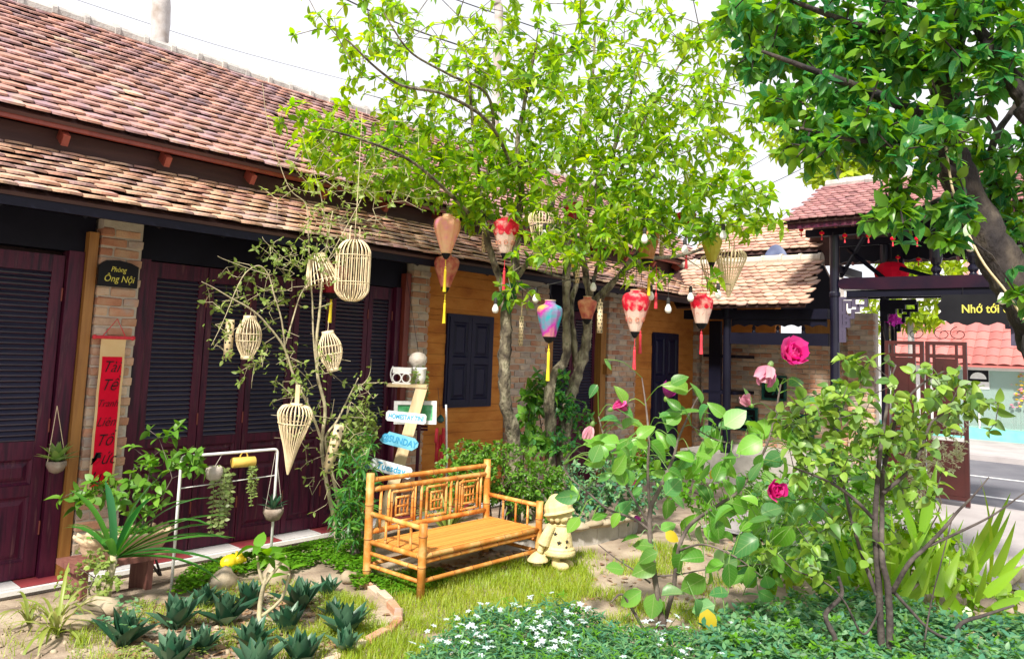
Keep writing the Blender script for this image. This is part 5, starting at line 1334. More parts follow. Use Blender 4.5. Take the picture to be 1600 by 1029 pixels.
holed_tube('leaning spotted bamboo tube low on the slim tree stem', 531, 664, 738, 6.2, .042, .22)
holed_tube('spotted bamboo tube hanging on a stick before the bare brick wall', 815, 494, 540, 7.4, .022, 0, .16)
holed_tube('spotted bamboo tube hanging between the tree fork and the red white lantern', 938, 472, 520, 7.2, .026, 0, .03)
holed_tube('spotted bamboo tube high in the tree fork under the leaves', 903, 397, 442, 7.4, .022, 0, .03)
holed_tube('spotted bamboo tube beside the red topped lantern near the eave', 757, 358, 394, 7.5, .022)
holed_tube('spotted bamboo tube half behind the brown vase lantern', 1034, 370, 400, 7.6, .022)
# silk lanterns
def silk(nm, c1, c2, c3=None, sc=6, thr=None):
    return mat(nm, [c1, c2] + ([c3] if c3 else []) + ([(.78, .64, .10)] if nm.startswith('turq') else []), .55, sc, 4, 0, .15, 50, transl=.35, spec=.3)
S_gold = silk('gold_violet_silk', (.74, .16, .58), (.86, .52, .34), (.90, .78, .42), 6)
S_redg = silk('crimson_gold_silk', (.46, .08, .09), (.66, .26, .16), (.78, .50, .28), 14)
S_multi = silk('turquoise_magenta_silk', (.04, .48, .52), (.05, .46, .50), (.62, .04, .42), 4.2)
S_red = silk('scarlet_silk', (.56, .008, .03), (.66, .02, .05), (.86, .50, .42), 17)
S_crm = silk('cream_silk', (.80, .64, .54), (.84, .72, .62), None, 12)
S_brown = silk('copper_silk', (.50, .20, .07), (.62, .32, .14), (.68, .42, .22), 14)
S_lime = silk('yellow_green_silk', (.52, .48, .06), (.64, .60, .12), None, 10)
S_wine = silk('dark_wine_silk', (.20, .008, .02), (.34, .02, .03), None, 10)
bal = [(.34, 0), (.40, .04), (.52, .18), (.74, .42), (.94, .64), (1.0, .78), (.94, .90), (.72, .97), (.42, 1), (.40, 1.04)]
vase = [(.52, 0), (.56, .05), (.66, .2), (.88, .5), (1.0, .74), (.92, .88), (.55, .95), (.42, 1), (.44, 1.06)]
def lantern(lab, px, py0, py1, D, m_, tas=None, tlen=(0, 0), prof=bal, ribs=12, two=None, hw=None, upc=.2):
    k = pxm(D); H = (py1 - py0) * k; R_ = (hw or (py1 - py0) * .37) * k
    p = atD(px, py1, D); t = thing('silk_lantern', lab, 'lantern', p, 'silk lanterns hanging from the trees')
    def seg(b, pr):
        sub = smooth_path([Vector((r, 0, z)) for r, z in pr], 2); n = ribs * 2
        vs = []
        for q in sub:
            for j in range(n): rr = q.x * R_ * (1.0 if j % 2 else .965); vs.append(p + Vector((rr * math.cos(2 * PI * j / n), rr * math.sin(2 * PI * j / n), q.z * H)))
        m2 = len(sub); return b.add(vs, [(i * n + j, i * n + (j + 1) % n, (i + 1) * n + (j + 1) % n, (i + 1) * n + j) for i in range(m2 - 1) for j in range(n)])
    if two:
        cut = .6; lo = [q for q in prof if q[1] < cut]; hi = [q for q in prof if q[1] >= cut]
        i0 = len(lo); a, c = prof[i0 - 1], prof[i0]; f = (cut - a[1]) / (c[1] - a[1]); mid = (a[0] + (c[0] - a[0]) * f, cut)
        seg(MB(), lo + [mid]).build('lower_silk', S_crm, t); seg(MB(), [mid] + hi).build('upper_silk', m_, t)
        sc_ = MB(); n = ribs * 2                                            # scalloped edge between the two silks
        vs = []
        for j in range(n * 2):
            a = 2 * PI * j / (n * 2); dz = .10 * H * abs(math.sin(a * ribs / 2)); zz = cut * H - dz
            f2 = zz / H; q0 = [q for q in prof if q[1] <= f2][-1]; q1 = [q for q in prof if q[1] > f2][0]; rr = (q0[0] + (q1[0] - q0[0]) * (f2 - q0[1]) / (q1[1] - q0[1])) * R_ * 1.012 + .001
            vs += [p + Vector((rr * math.cos(a), rr * math.sin(a), zz)), p + Vector(((mid[0] * R_ * 1.012 + .001) * math.cos(a), (mid[0] * R_ * 1.012 + .001) * math.sin(a), cut * H + .002))]
        N2 = n * 2; sc_.add(vs, [(2 * j, 2 * ((j + 1) % N2), 2 * ((j + 1) % N2) + 1, 2 * j + 1) for j in range(N2)]).build('scallop_trim', m_, t)
        for a in [2 * PI * i / 8 for i in range(8)]:
            d = Vector((math.cos(a), math.sin(a), 0)); rr = .66 * R_; c = p + d * (rr + .002) + Vector((0, 0, .30 * H)); x = Vector((0, 0, 1)).cross(d)
            z2 = (Vector((0, 0, 1)) + d * .9 * R_ / H).normalized()
            MB().tube([c + x * (.13 * R_ * math.cos(q)) + z2 * (.15 * R_ * math.sin(q)) for q in lerp_list(0, 2 * PI, 11)], .0032, 4, cap=False).build('printed_ring', S_redg, t)
    else: seg(MB(), prof).build('silk', m_, t)
    MB().lathe([(prof[0][0] * R_, .0), (prof[0][0] * R_ * .9, -.012), (prof[0][0] * R_ * .5, -.045), (.008, -.055)], p, 10).build('base_cap', M_black, t)
    MB().lathe([(prof[-1][0] * R_, H * prof[-1][1]), (prof[-1][0] * R_ * 1.05, H * prof[-1][1] + .008)], p, 12).build('top_rim', M_tubeb, t)
    for s in (-1, 1): MB().tube([p + Vector((s * prof[-1][0] * R_ * .9, 0, H * 1.03)), p + Vector((0, 0, H * 1.03 + .08))], .0018, 4).build('wire', M_black, t)
    cord(t, p + Vector((0, 0, H * 1.03 + .08)), upc)
    if tas:
        a = (py1 - tlen[0]) * k; z0 = -.055; z1 = -(tlen[0] - py1) * k; z2 = -(tlen[1] - py1) * k
        MB().tube([p + Vector((0, 0, z0)), p + Vector((0, 0, z1))], .003, 5).lathe([(.004, z1 + .02), (.012, z1 + .01), (.004, z1)], p, 8).build('tassel_cord', tas, t)
        MB().lathe([(.008, z1), (.013, z1 - .02), (.012, (z1 + z2) / 2), (.017, z2)], p, 10).build('tassel', tas, t)
lantern('balloon shaped silk lantern of gold fading to violet, highest on the left by the eave', 697, 338, 396, 7.2, S_gold, M_yel, (420, 456))
lantern('crimson and gold silk lantern directly below the gold violet one', 696, 400, 449, 7.5, S_redg, M_yel, (472, 505), bal, 12, None, 20, .05)
lantern('scarlet topped lantern with cream scalloped base against the left tree trunk', 789, 342, 396, 7.1, S_red, M_redt, (422, 456), bal, 10, True, 21)
lantern('patchy turquoise, magenta and yellow silk lantern before the twin trunks', 858, 473, 526, 6.6, S_multi, M_yel, (548, 594), vase, 12, None, 20, .3)
lantern('largest scarlet topped lantern with cream base in front of the brick column', 992, 456, 518, 6.7, S_red, M_redt, (545, 577), bal, 10, True, 21)
lantern('dark crimson lantern tucked behind the largest scarlet topped lantern', 1001, 452, 500, 7.2, S_redg, M_redt, (520, 552), bal, 10, None, 17)
lantern('scarlet topped cream lantern hanging in front of the corner of the corridor', 1096, 461, 505, 7.0, S_red, M_redt, (521, 553), vase, 10, True, 18)
lantern('copper brown vase shaped lantern among the leaves', 1011, 358, 405, 7.0, S_brown, None, (0, 0), vase, 12, None, 19)
lantern('small red lantern half hidden in leaves above the copper one', 1073, 330, 350, 7.2, S_red, M_redt, (402, 420), vase, 10, None, 15)
lantern('yellow green lantern in front of a cane cone on the right', 1112, 367, 410, 7.2, S_lime, M_yel, (430, 455), bal, 10, None, 16)
lantern('dark wine lantern hidden behind the large capsule cage', 518, 412, 458, 6.75, S_wine, M_yel, (470, 504), vase, 10, None, 26)
lantern('purple red lantern half hidden by leaves in the middle of the crown', 897, 318, 344, 7.6, S_wine, None, (0, 0), vase, 10, None, 16)
lantern('red and pale lantern hidden behind the tree fork', 917, 466, 498, 7.5, S_redg, None, (0, 0), vase, 10, None, 15)
# loose tassels of lanterns hidden in the leaves
def tassel(lab, px, py0, py1, D, m_):
    p = atD(px, py0, D); t = thing('tassel', lab, 'tassel', p); z = -(py1 - py0) * pxm(D)
    MB().lathe([(.006, 0), (.012, -.02), (.016, z)], p, 10).build('strands', m_, t); cord(t, p, .25, m_)
tassel('yellow tassel hanging left of the spotted tube in the tree fork', 896, 384, 418, 7.3, M_yel)
tassel('yellow tassel above the largest scarlet topped lantern', 1014, 430, 462, 7.0, M_yel)
tassel('yellow tassel under leaves between tree fork and copper lantern', 951, 370, 398, 7.2, M_yel)
tassel('red tassel right of the largest scarlet topped lantern', 1025, 457, 482, 7.0, M_redt)
# bulbs
BULBS = [(756, 352, 7.3, 'white bulb near the house eave above the spotted tube'), (850, 366, 7.0, 'white bulb in front of the narrow cane cone'), (917, 390, 7.0, 'white bulb high in the tree fork'), (795, 395, 7.2, 'white bulb behind the lantern on the left trunk'),
         (774, 482, 6.9, 'white bulb by the top of the navy shutters'), (837, 466, 7.0, 'white bulb above the patchy coloured lantern'), (1007, 373, 6.7, 'white bulb in front of the copper lantern'), (1070, 390, 6.7, 'white bulb on the branch right of the copper lantern'),
         (1130, 367, 6.6, 'white bulb above the two handled cane cone'), (1044, 482, 6.9, 'white bulb on a long flex over the dark panelled door'), (1079, 464, 6.9, 'white bulb at the shoulder of the scarlet corner lantern'), (1122, 460, 6.8, 'white bulb below the yellow green lantern'),
         (1017, 462, 7.1, 'white bulb behind the largest scarlet topped lantern'), (927, 448, 7.1, 'white bulb low behind the tree fork'), (1516, 384, 4.6, 'white bulb on the dark leaning trunk, upper of two'), (1566, 466, 4.4, 'white bulb on the dark leaning trunk beside the gate sign'), (1502, 112, 4.7, 'white bulb high among the dark leaves')]
bulb0 = None
M_sock = mat('black_socket', [(.015, .015, .015), (.03, .03, .03)], .6)
for i, (px, py, D, lab) in enumerate(BULBS):
    p = atD(px, py, D); s = .9 if i < 14 else .75
    if bulb0 is None:
        bulb0 = t = thing('light_bulb', lab, 'bulb', p, 'white bulbs of the string lights')
        MB().lathe([(.004, -.048), (.022, -.042), (.033, -.022), (.034, -.005), (.027, .018), (.017, .036), (.015, .045)], p, 14).build('globe', M_bulb, t, True)
        MB().lathe([(.017, .045), (.019, .05), (.019, .088), (.014, .105), (.004, .112)], p, 12).build('socket', M_sock, t)
    else: copy_tree(bulb0, p, lab, None, s)
# flex of the string lights
def flex(nm, lab, pts, r=.004, m_=None):
    o = MB().tube(smooth_path(pts, 5), r, 5).build(nm, m_ or M_sock, None, True, pts[0]); tag(o, lab, 'cable'); return o
top = lambda i: atD(BULBS[i][0], BULBS[i][1], BULBS[i][2]) + Vector((0, 0, .10))
sag = lambda a, b_: [a, (a + b_) / 2 - Vector((0, 0, .05)), b_]
flex('light_string', 'black string light flex through the middle of the tree from the eave to the corridor', [top(0), top(3) + Vector((0, 0, .1)), top(1), top(2), top(6) + Vector((0, 0, .08)), top(7), top(8)])
flex('light_string', 'black string light flex hung lower from the left trunk to the corridor', [top(4) + Vector((0, 0, .05)), top(5), top(13), top(12), atD(1044, 436, 6.9), top(10), top(11), atD(1180, 450, 8.5)])
MB().tube([atD(1044, 436, 6.9), top(9)], .003, 4).build('bulb_flex', M_sock, None, False, atD(1044, 436, 6.9)); tag(bpy.data.objects['bulb_flex'], 'short straight black flex holding the bulb over the dark panelled door', 'cable')
# overhead cables in the sky
def cable(lab, a, b_, D, r):
    p, q = atD(*a, D[0]), atD(*b_, D[1]); flex('overhead_cable', lab, [p, (p + q) / 2 - Vector((0, 0, .12)), q], r)
cable('thick black overhead cable crossing the sky at the top of the picture', (480, -30), (760, 85), (16, 17), .018)
cable('black overhead cable behind the central crown', (600, -40), (1180, 150), (20, 24), .016)
cable('thin overhead wire over the house ridge', (60, -20), (560, 130), (18, 22), .006)
cable('thin overhead wire beside the gate roof, lower of two', (1040, 350), (1320, 230), (17, 20), .009)
cable('thin overhead wire beside the gate roof, upper of two', (1040, 330), (1300, 180), (18, 21), .007)
print('hanging things ready')
# ================================================================== LEAVES
def leaf_geo(L, W, fold=.25, droop=.25, n=3, tip=.9):
    """ovate leaf folded along its midrib; base at the origin, along +Y, face +Z"""
    vs = [(0, 0, 0)]; fs = []
    prev = None
    ts = [(i + 1) / (n + 1) for i in range(n)]
    for t in ts:
        wv = W / 2 * math.sin(PI * t ** .8) ** .75; y = L * t; z = -droop * L * t * t
        vs += [(-wv, y, z + fold * wv), (0, y, z), (wv, y, z + fold * wv)]
    vs.append((0, L, -droop * L))
    fs += [(0, 2, 1), (0, 3, 2)]
    for i in range(n - 1):
        a = 1 + i * 3; b_ = a + 3
        fs += [(a, a + 1, b_ + 1), (a, b_ + 1, b_), (a + 1, a + 2, b_ + 2), (a + 1, b_ + 2, b_ + 1)]
    a = 1 + (n - 1) * 3; e = len(vs) - 1
    fs += [(a, a + 1, e), (a + 1, a + 2, e)]
    return vs, fs
_leaf_me = {}
def leaf_uv(me):
    u = me.uv_layers.new(name='UVMap')
    for lp_ in me.loops: u.data[lp_.index].uv = me.vertices[lp_.vertex_index].co[:2]
def leaf_me(geo, m_, nm='leaf'):
    k = (id(geo), m_.name)
    if k not in _leaf_me:
        me = bpy.data.meshes.new(nm); me.from_pydata(geo[0], [], geo[1]); me.materials.append(m_); me.polygons.foreach_set('use_smooth', [True] * len(me.polygons)); leaf_uv(me); me.update(); _leaf_me[k] = me
    return _leaf_me[k]
def leaves(parent, geo, m_, Ms, nobj, size=1.0, nm='leaf', mass='leaf_mass'):
    if isinstance(geo, list):                                        # several shapes of the same leaf, dealt out at random
        hands = [[] for _ in geo]
        for M in Ms: hands[rnd.randrange(len(geo))].append(M)
        for g, h in zip(geo, hands): leaves(parent, g, m_, h, nobj // len(geo), size, nm, mass)
        return
    """the nobj leaves that show largest as pieces, the rest as one mass"""
    sc = []
    for i, M in enumerate(Ms):
        x, y, z = proj(M.to_translation())
        if -20 < x < 1620 and -20 < y < 1049 and z > .2: sc.append((M.to_scale().y / z, i))
    sc.sort(reverse=True); pick = set(i for _, i in sc[:nobj]); me = leaf_me(geo, m_, nm)
    rest = []
    for i, M in enumerate(Ms):
        if i in pick: inst(nm, me, M, parent)
        else: rest.append(M)
    if rest: add_np(mass, scatter_mesh(mass, geo[0], geo[1], rest, m_, ORG[parent.name], True), parent, 'stuff')
G_tree = [leaf_geo(1, .48, .2, .22, 3), leaf_geo(1, .42, .4, .5, 4), leaf_geo(.85, .50, .1, -.12, 3), leaf_geo(1, .40, .6, .7, 4)]; G_broad = [leaf_geo(1, .55, .18, .25, 3), leaf_geo(1, .48, .5, .55, 4), leaf_geo(.9, .56, .05, -.1, 3)]; G_one = leaf_geo(1, .55, .18, .25, 3); G_small = leaf_geo(1, .5, .15, .15, 2); G_hib = [leaf_geo(1, .72, .2, .3, 4), leaf_geo(1, .66, .5, .6, 5), leaf_geo(.95, .74, .08, .05, 4), leaf_geo(1, .6, .8, .35, 5)]
G_lance = leaf_geo(1, .22, .3, .4, 4); G_round = leaf_geo(1, .85, .1, .2, 2); G_tiny = leaf_geo(1, .6, .1, .1, 1)
def rv(s=1.0): return Vector((rnd.gauss(0, s), rnd.gauss(0, s), rnd.gauss(0, s)))
def whorl(p, d, n, s, Ms, spread=1.1, up=.35, jit=.32, lo=.55, hi=1.2):
    """n leaves round a twig end p pointing along d"""
    d = d.normalized(); a = d.orthogonal().normalized(); b_ = d.cross(a); ph = rnd.random() * 6.28
    for i in range(n):
        an = ph + 2 * PI * i / n + rnd.uniform(-.4, .4); out_ = a * math.cos(an) + b_ * math.sin(an)
        dr = (out_ * spread + d * rnd.uniform(.1, .9) + rv(jit) + Vector((0, 0, -.15))).normalized()
        upv = (Vector((0, 0, 1)) * up + d * .6 + rv(.3))
        Ms.append(frame(p - d * rnd.uniform(0, .06) * s * 4, dr, upv, s * rnd.uniform(lo, hi)))

# ================================================================== TREE BUILDER
class Skel:
    def __init__(s): s.P = []; s.par = []; s.lim = []
    def limb(s, pts, rs, n=9, start=None):
        q = smooth_path(pts, n); k = len(q); rr = np.interp(np.linspace(0, 1, k), np.linspace(0, 1, len(rs)), rs)
        ids = []
        for i, p in enumerate(q):
            s.P.append(p); s.par.append(ids[-1] if ids else (start if start is not None else -1)); ids.append(len(s.P) - 1)
        s.lim.append((q, list(rr))); return ids
    def twigs(s, targets, mb, step=.22, r0=.008, wob=.05, maxr=9):
        """join each target to the nearest point of the tree by a thin bent twig; returns (tip, direction)"""
        A = np.array([tuple(p) for p in s.P]); out_ = []
        T = sorted(targets, key=lambda t: np.min(((A - np.array(tuple(t))) ** 2).sum(1)))
        A = list(map(tuple, A))
        arr = np.zeros((len(A) + len(T) * 12, 3)); arr[:len(A)] = A; n = len(A)
        for t in T:
            tt = np.array(tuple(t)); d2 = ((arr[:n] - tt) ** 2).sum(1); j = int(d2.argmin()); b0 = Vector(arr[j]); L = math.sqrt(d2[j])
            if L > maxr: continue
            k = max(1, min(10, int(L / step))); pts = [b0]
            w_ = rv(wob * L) + Vector((0, 0, .12 * L))
            for i in range(1, k + 1):
                u = i / k; p = b0.lerp(Vector(tt), u) + w_ * (math.sin(PI * u) * .6) ; pts.append(p)
            for p in pts[1:]:
                if n < len(arr): arr[n] = p; n += 1
            rs = [r0 * (1 - .6 * i / len(pts)) * min(1.6, .6 + L) for i in range(len(pts))]
            mb.tube(pts, rs, 4, cap=False); out_.append((pts[-1], (pts[-1] - pts[-2]).normalized()))
        return out_
def trunk_tube(mb, q, rr, n=10, bump=.10):
    o = len(mb.v); mb.tube(q, rr, n)
    for i in range(o, len(mb.v)):
        p = Vector(mb.v[i]); r = rr[min((i - o) // n, len(rr) - 1)]
        q_ = Vector((noise.noise(p * 9), noise.noise(p * 9 + Vector((5, 0, 0))), noise.noise(p * 9 + Vector((0, 9, 0))))) * 2.2 + Vector((noise.noise(p * 26), noise.noise(p * 26 + Vector((5, 0, 0))), 0)) * 1.6
        mb.v[i] = tuple(p + q_ * r * bump)
def in_ell(c, r): 
    while True:
        v = Vector((rnd.uniform(-1, 1), rnd.uniform(-1, 1), rnd.uniform(-1, 1)))
        if v.length < 1: return Vector((c.x + v.x * r[0], c.y + v.y * r[1], c.z + v.z * r[2]))
def blob(px, py, D, rx, ry, rd, n):
    """n points in an ellipsoid of the crown: rx, ry in photo pixels at distance D, rd metres deep"""
    k = D / F_PX; c = atD(px, py, D); out_ = []
    while len(out_) < n:
        a, b_, d = rnd.uniform(-1, 1), rnd.uniform(-1, 1), rnd.uniform(-1, 1)
        if a * a + b_ * b_ + d * d < 1: out_.append(c + RGT * (a * rx * k) + UPV * (b_ * ry * k) + FWD * (d * rd))
    return out_

# ------------------------------------------------------------------ central tree with lime leaves
def PT(px, py, Y): return onY(px, py, Y)
ct = thing('lime_leaved_tree', 'lime green leafed tree with three slim mottled trunks hung with lanterns', 'tree', onY(840, 720, 5.2) * 1.0)
t1 = Vector((5.78, 5.0, .0))
sk = Skel(); Y1 = 5.0; Y2 = 5.1
g0 = onY(803, 700, Y1); b0 = Vector((g0.x + .05, Y1, -.05)); g1 = onY(864, 690, Y2); b1 = Vector((g1.x - .02, Y2, -.05)); b2 = Vector((g1.x + .10, Y2 - .05, -.05))
sk.limb([b0, PT(803, 690, Y1), PT(790, 630, Y1), PT(788, 570, Y1), PT(791, 515, Y1), PT(789, 460, Y1)], [.10, .088, .080, .078, .080, .075])
sk.limb([PT(789, 462, Y1), PT(775, 420, 5.05), PT(760, 370, 5.1), PT(752, 310, 5.2), PT(742, 230, 5.3), PT(735, 150, 5.3), PT(728, 80, 5.3)], [.055, .045, .04, .034, .026, .02, .012])
sk.limb([PT(791, 470, Y1), PT(804, 430, Y1), PT(806, 370, 5.0), PT(815, 300, 4.9), PT(808, 230, 4.9), PT(820, 160, 4.8), PT(838, 70, 4.7)], [.06, .056, .05, .042, .034, .026, .014])
sk.limb([PT(804, 440, Y1), PT(822, 415, 4.8), PT(840, 395, 4.6), PT(870, 350, 4.4)], [.035, .03, .025, .015])
sk.limb([b1, PT(860, 683, Y2), PT(858, 626, Y2), PT(866, 585, Y2), PT(884, 556, Y2), PT(885, 476, Y2), PT(886, 376, 5.15), PT(890, 300, 5.2), PT(905, 220, 5.2), PT(925, 130, 5.3), PT(930, 30, 5.3)], [.085, .08, .076, .072, .066, .062, .055, .046, .036, .026, .014])
sk.limb([b2, PT(882, 683, Y2 - .05), PT(890, 626, Y2 - .05), PT(904, 580, Y2 - .05), PT(914, 545, Y2 - .06), PT(918, 505, Y2 - .1), PT(922, 468, Y2 - .1), PT(915, 430, 5.0), PT(910, 376, 4.9), PT(925, 310, 4.7), PT(960, 230, 4.5), PT(985, 150, 4.4), PT(1010, 60, 4.3)], [.095, .09, .085, .08, .075, .068, .06, .052, .045, .038, .03, .022, .012])
sk.limb([PT(902, 583, Y2), PT(896, 530, Y2 + .02), PT(892, 473, Y2 + .1), PT(900, 430, 5.2), PT(870, 350, 5.5), PT(850, 270, 5.8), PT(790, 200, 6.0)], [.055, .05, .046, .04, .032, .024, .014])
sk.limb([PT(920, 480, 5.0), PT(950, 448, 4.8), PT(1000, 408, 4.5), PT(1060, 400, 4.3), PT(1105, 385, 4.15), PT(1150, 358, 4.05), PT(1190, 345, 4.0)], [.045, .04, .033, .028, .022, .016, .01])
sk.limb([PT(915, 500, 5.0), PT(960, 440, 4.6), PT(1010, 380, 4.3), PT(1060, 340, 4.1), PT(1110, 300, 4.0), PT(1170, 250, 3.9)], [.04, .034, .028, .022, .016, .01])
sk.limb([PT(752, 310, 5.2), PT(770, 230, 5.0), PT(762, 150, 4.9), PT(700, 116, 4.8), PT(640, 80, 4.7), PT(600, 20, 4.7)], [.03, .024, .02, .016, .012, .008])
sk.limb([PT(758, 360, 5.1), PT(700, 300, 5.0), PT(640, 250, 4.9), PT(570, 220, 4.8), PT(500, 200, 4.7)], [.026, .022, .018, .013, .008])
sk.limb([PT(815, 300, 4.9), PT(770, 200, 4.5), PT(700, 150, 4.2), PT(620, 130, 4.0), PT(540, 60, 3.9)], [.026, .022, .018, .013, .008])
sk.limb([PT(885, 330, 5.1), PT(930, 270, 5.4), PT(1000, 200, 5.6), PT(1070, 130, 5.7)], [.03, .024, .018, .01])
sk.limb([PT(900, 440, 5.2), PT(860, 428, 5.0), PT(835, 420, 4.8)], [.022, .018, .01])
sk.limb([PT(922, 468, 5.0), PT(960, 300, 4.2), PT(1000, 200, 3.9), PT(1050, 120, 3.7), PT(1100, 40, 3.6)], [.03, .026, .02, .014, .008])
tm = MB()
for q, rr in sk.lim: trunk_tube(tm, q, [r * .74 for r in rr], 16 if rr[0] > .04 else 7, .15)
tm.build('trunk', M_bark, ct, True)
pts = []
for a in ((720, 120, 7.6, 215, 95, .9, 120), (600, 60, 7.2, 110, 75, .7, 30), (640, 235, 7.2, 160, 80, .7, 150), (560, 250, 7.0, 110, 60, .5, 50), (830, 170, 7.6, 175, 130, 1.0, 215), (980, 130, 7.4, 165, 140, 1.0, 175),
          (1060, 240, 7.2, 145, 105, .9, 160), (900, 300, 7.4, 200, 85, .9, 235), (1150, 320, 6.9, 90, 55, .5, 70), (1050, 360, 6.9, 90, 35, .5, 30), (740, 290, 7.5, 110, 75, .6, 130), (900, 390, 6.8, 110, 40, .4, 46), (810, 440, 6.9, 35, 40, .25, 9), (1120, 100, 7.6, 60, 80, .6, 30), (490, 200, 7.0, 70, 45, .4, 26), (870, 20, 7.6, 330, 60, .9, 90), (990, 340, 7.0, 140, 45, .5, 66), (505, 40, 7.0, 50, 50, .4, 8), (1010, 425, 6.9, 60, 18, .3, 9), (1100, 440, 6.6, 22, 20, .15, 4)):
    pts += blob(*a)
twm = MB(); tips = sk.twigs(pts, twm, .22, .0055, .06)
twm.build('twigs', M_bark, ct)['kind'] = 'stuff'
Ms = []
for p, d in tips:
    whorl(p, d + Vector((0, 0, .3)), rnd.randint(4, 7), .104, Ms, 1.2, .8)
    if rnd.random() < .7: whorl(p - d * .12 + rv(.04), d, rnd.randint(2, 4), .106, Ms, 1.3, .8)
leaves(ct, G_tree, L_lime, Ms, 300)
# epiphyte leaves on the left trunk
Ms = []
for px, py in ((795, 448), (785, 458), (806, 452), (798, 470)):
    whorl(PT(px, py, 4.92), Vector((0, -.6, -.3)), 6, .14, Ms, 1.0, .8)
ep_ = thing('epiphyte', 'tuft of glossy broad leaves growing on the left mottled trunk', 'plant', PT(796, 465, 4.95)); leaves(ep_, G_broad, L_deep, Ms, 40)
print('central tree', len(tips))

# ------------------------------------------------------------------ right tree, dark leaning trunk
rt = thing('dark_leaning_tree', 'large dark trunked tree leaning in from the right with deep green glossy leaves', 'tree', onZ(1700, 800))
sk = Skel()
A_ = lambda px, py, D: atD(px, py, D)
gb = onZ(1760, 860); 
sk.limb([gb + Vector((.15, -.1, -.1)), gb + Vector((.02, 0, .35)), A_(1665, 620, 4.65), A_(1620, 520, 4.6), A_(1575, 430, 4.6), A_(1533, 350, 4.65), A_(1492, 260, 4.7), A_(1478, 170, 4.75), A_(1487, 80, 4.8), A_(1500, -30, 4.85), A_(1515, -140, 4.9)], [.24, .20, .17, .165, .16, .150, .135, .115, .105, .10, .08])
sk.limb([A_(1640, 200, 4.2), A_(1600, 150, 4.3), A_(1560, 90, 4.4), A_(1520, 35, 4.5), A_(1470, -10, 4.6), A_(1420, -60, 4.7)], [.085, .08, .055, .04, .034, .026])
sk.limb([A_(1668, 620, 4.65), A_(1700, 500, 4.5), A_(1712, 380, 4.35), A_(1695, 270, 4.22), A_(1640, 200, 4.2), A_(1595, 165, 4.25)], [.15, .145, .135, .12, .1, .085])
sk.limb([A_(1555, 420, 4.7), A_(1545, 330, 5.0), A_(1550, 230, 5.1), A_(1590, 160, 5.2), A_(1630, 90, 5.3)], [.05, .045, .036, .028, .02])
sk.limb([A_(1600, 430, 4.9), A_(1590, 330, 5.2), A_(1560, 215, 5.3), A_(1530, 165, 5.3)], [.03, .026, .022, .014])
sk.limb([A_(1480, 200, 4.75), A_(1420, 170, 4.5), A_(1350, 140, 4.3), A_(1270, 110, 4.2), A_(1190, 80, 4.2)], [.06, .05, .036, .024, .012])
sk.limb([A_(1490, 270, 4.65), A_(1440, 240, 4.4), A_(1380, 225, 4.2), A_(1310, 215, 4.1), A_(1250, 200, 4.1)], [.045, .036, .026, .018, .01])
sk.limb([A_(1485, 100, 4.8), A_(1420, 60, 4.6), A_(1340, 40, 4.5), A_(1260, 10, 4.4), A_(1180, -20, 4.4)], [.05, .04, .03, .02, .012])
sk.limb([A_(1500, 300, 4.65), A_(1470, 310, 4.4), A_(1430, 330, 4.2), A_(1395, 345, 4.1)], [.022, .018, .013, .008])
sk.limb([A_(1480, 200, 4.75), A_(1450, 120, 5.2), A_(1400, 40, 5.5), A_(1350, -40, 5.7)], [.05, .04, .03, .02])
tm = MB()
for q, rr in sk.lim: trunk_tube(tm, q, [r * .70 for r in rr], 16 if rr[0] > .1 else 8, .10)
tm.build('trunk', M_barkd, rt, True)
pts = []
for a in ((1330, 60, 4.7, 190, 85, .6, 92), (1420, 130, 4.6, 170, 90, .6, 88), (1300, 170, 4.3, 110, 58, .4, 50), (1400, 215, 4.2, 120, 50, .35, 44), (1480, 40, 4.4, 130, 70, .5, 46), (1560, 60, 4.6, 90, 100, .5, 42), (1210, 60, 4.6, 90, 60, .4, 34),
          (1440, 300, 4.15, 80, 35, .25, 16), (1570, 250, 5.0, 60, 70, .4, 40), (1390, 330, 4.1, 50, 32, .2, 9), (1490, 355, 4.2, 40, 28, .2, 9), (1585, 330, 4.9, 40, 60, .3, 18), (1260, 245, 4.2, 50, 25, .2, 10), (1606, 465, 4.2, 16, 22, .1, 4), (1420, -40, 4.7, 260, 50, .6, 50), (1170, 20, 5.0, 50, 50, .4, 14), (1690, 60, 4.7, 90, 110, .6, 46), (1700, 200, 4.8, 80, 70, .5, 22)):
    pts += blob(*a)
twm = MB(); tips = sk.twigs(pts, twm, .2, .008, .06)
twm.build('twigs', M_barkd, rt)['kind'] = 'stuff'
Ma, Mb_ = [], []
for p, d in tips:
    hi = rnd.random() < .6
    tgt = Mb_ if hi else Ma
    whorl(p, d * .6 + Vector((0, 0, -.15 if not hi else .1)), rnd.randint(6, 9), .100, tgt, 1.2, 1.0)
    whorl(p - d * .10 + rv(.04), d, rnd.randint(4, 6), .092, Ma, 1.3, 1.0)
leaves(rt, G_broad, L_deep, Ma, 190)
L_bright = leafmat('fresh_green_leaf', [(.06, .20, .015), (.12, .27, .02), (.19, .33, .04)], .45, .32)
leaves(rt, G_broad, L_bright, Mb_, 110)
fx = [A_(1478, 230, 4.52), A_(1492, 310, 4.44), A_(1530, 400, 4.40), A_(1575, 460, 4.38), A_(1612, 520, 4.36)]
flex('trunk_flex', 'pale flex running down the dark leaning trunk', fx, .007, M_cane)
print('right tree', len(tips))

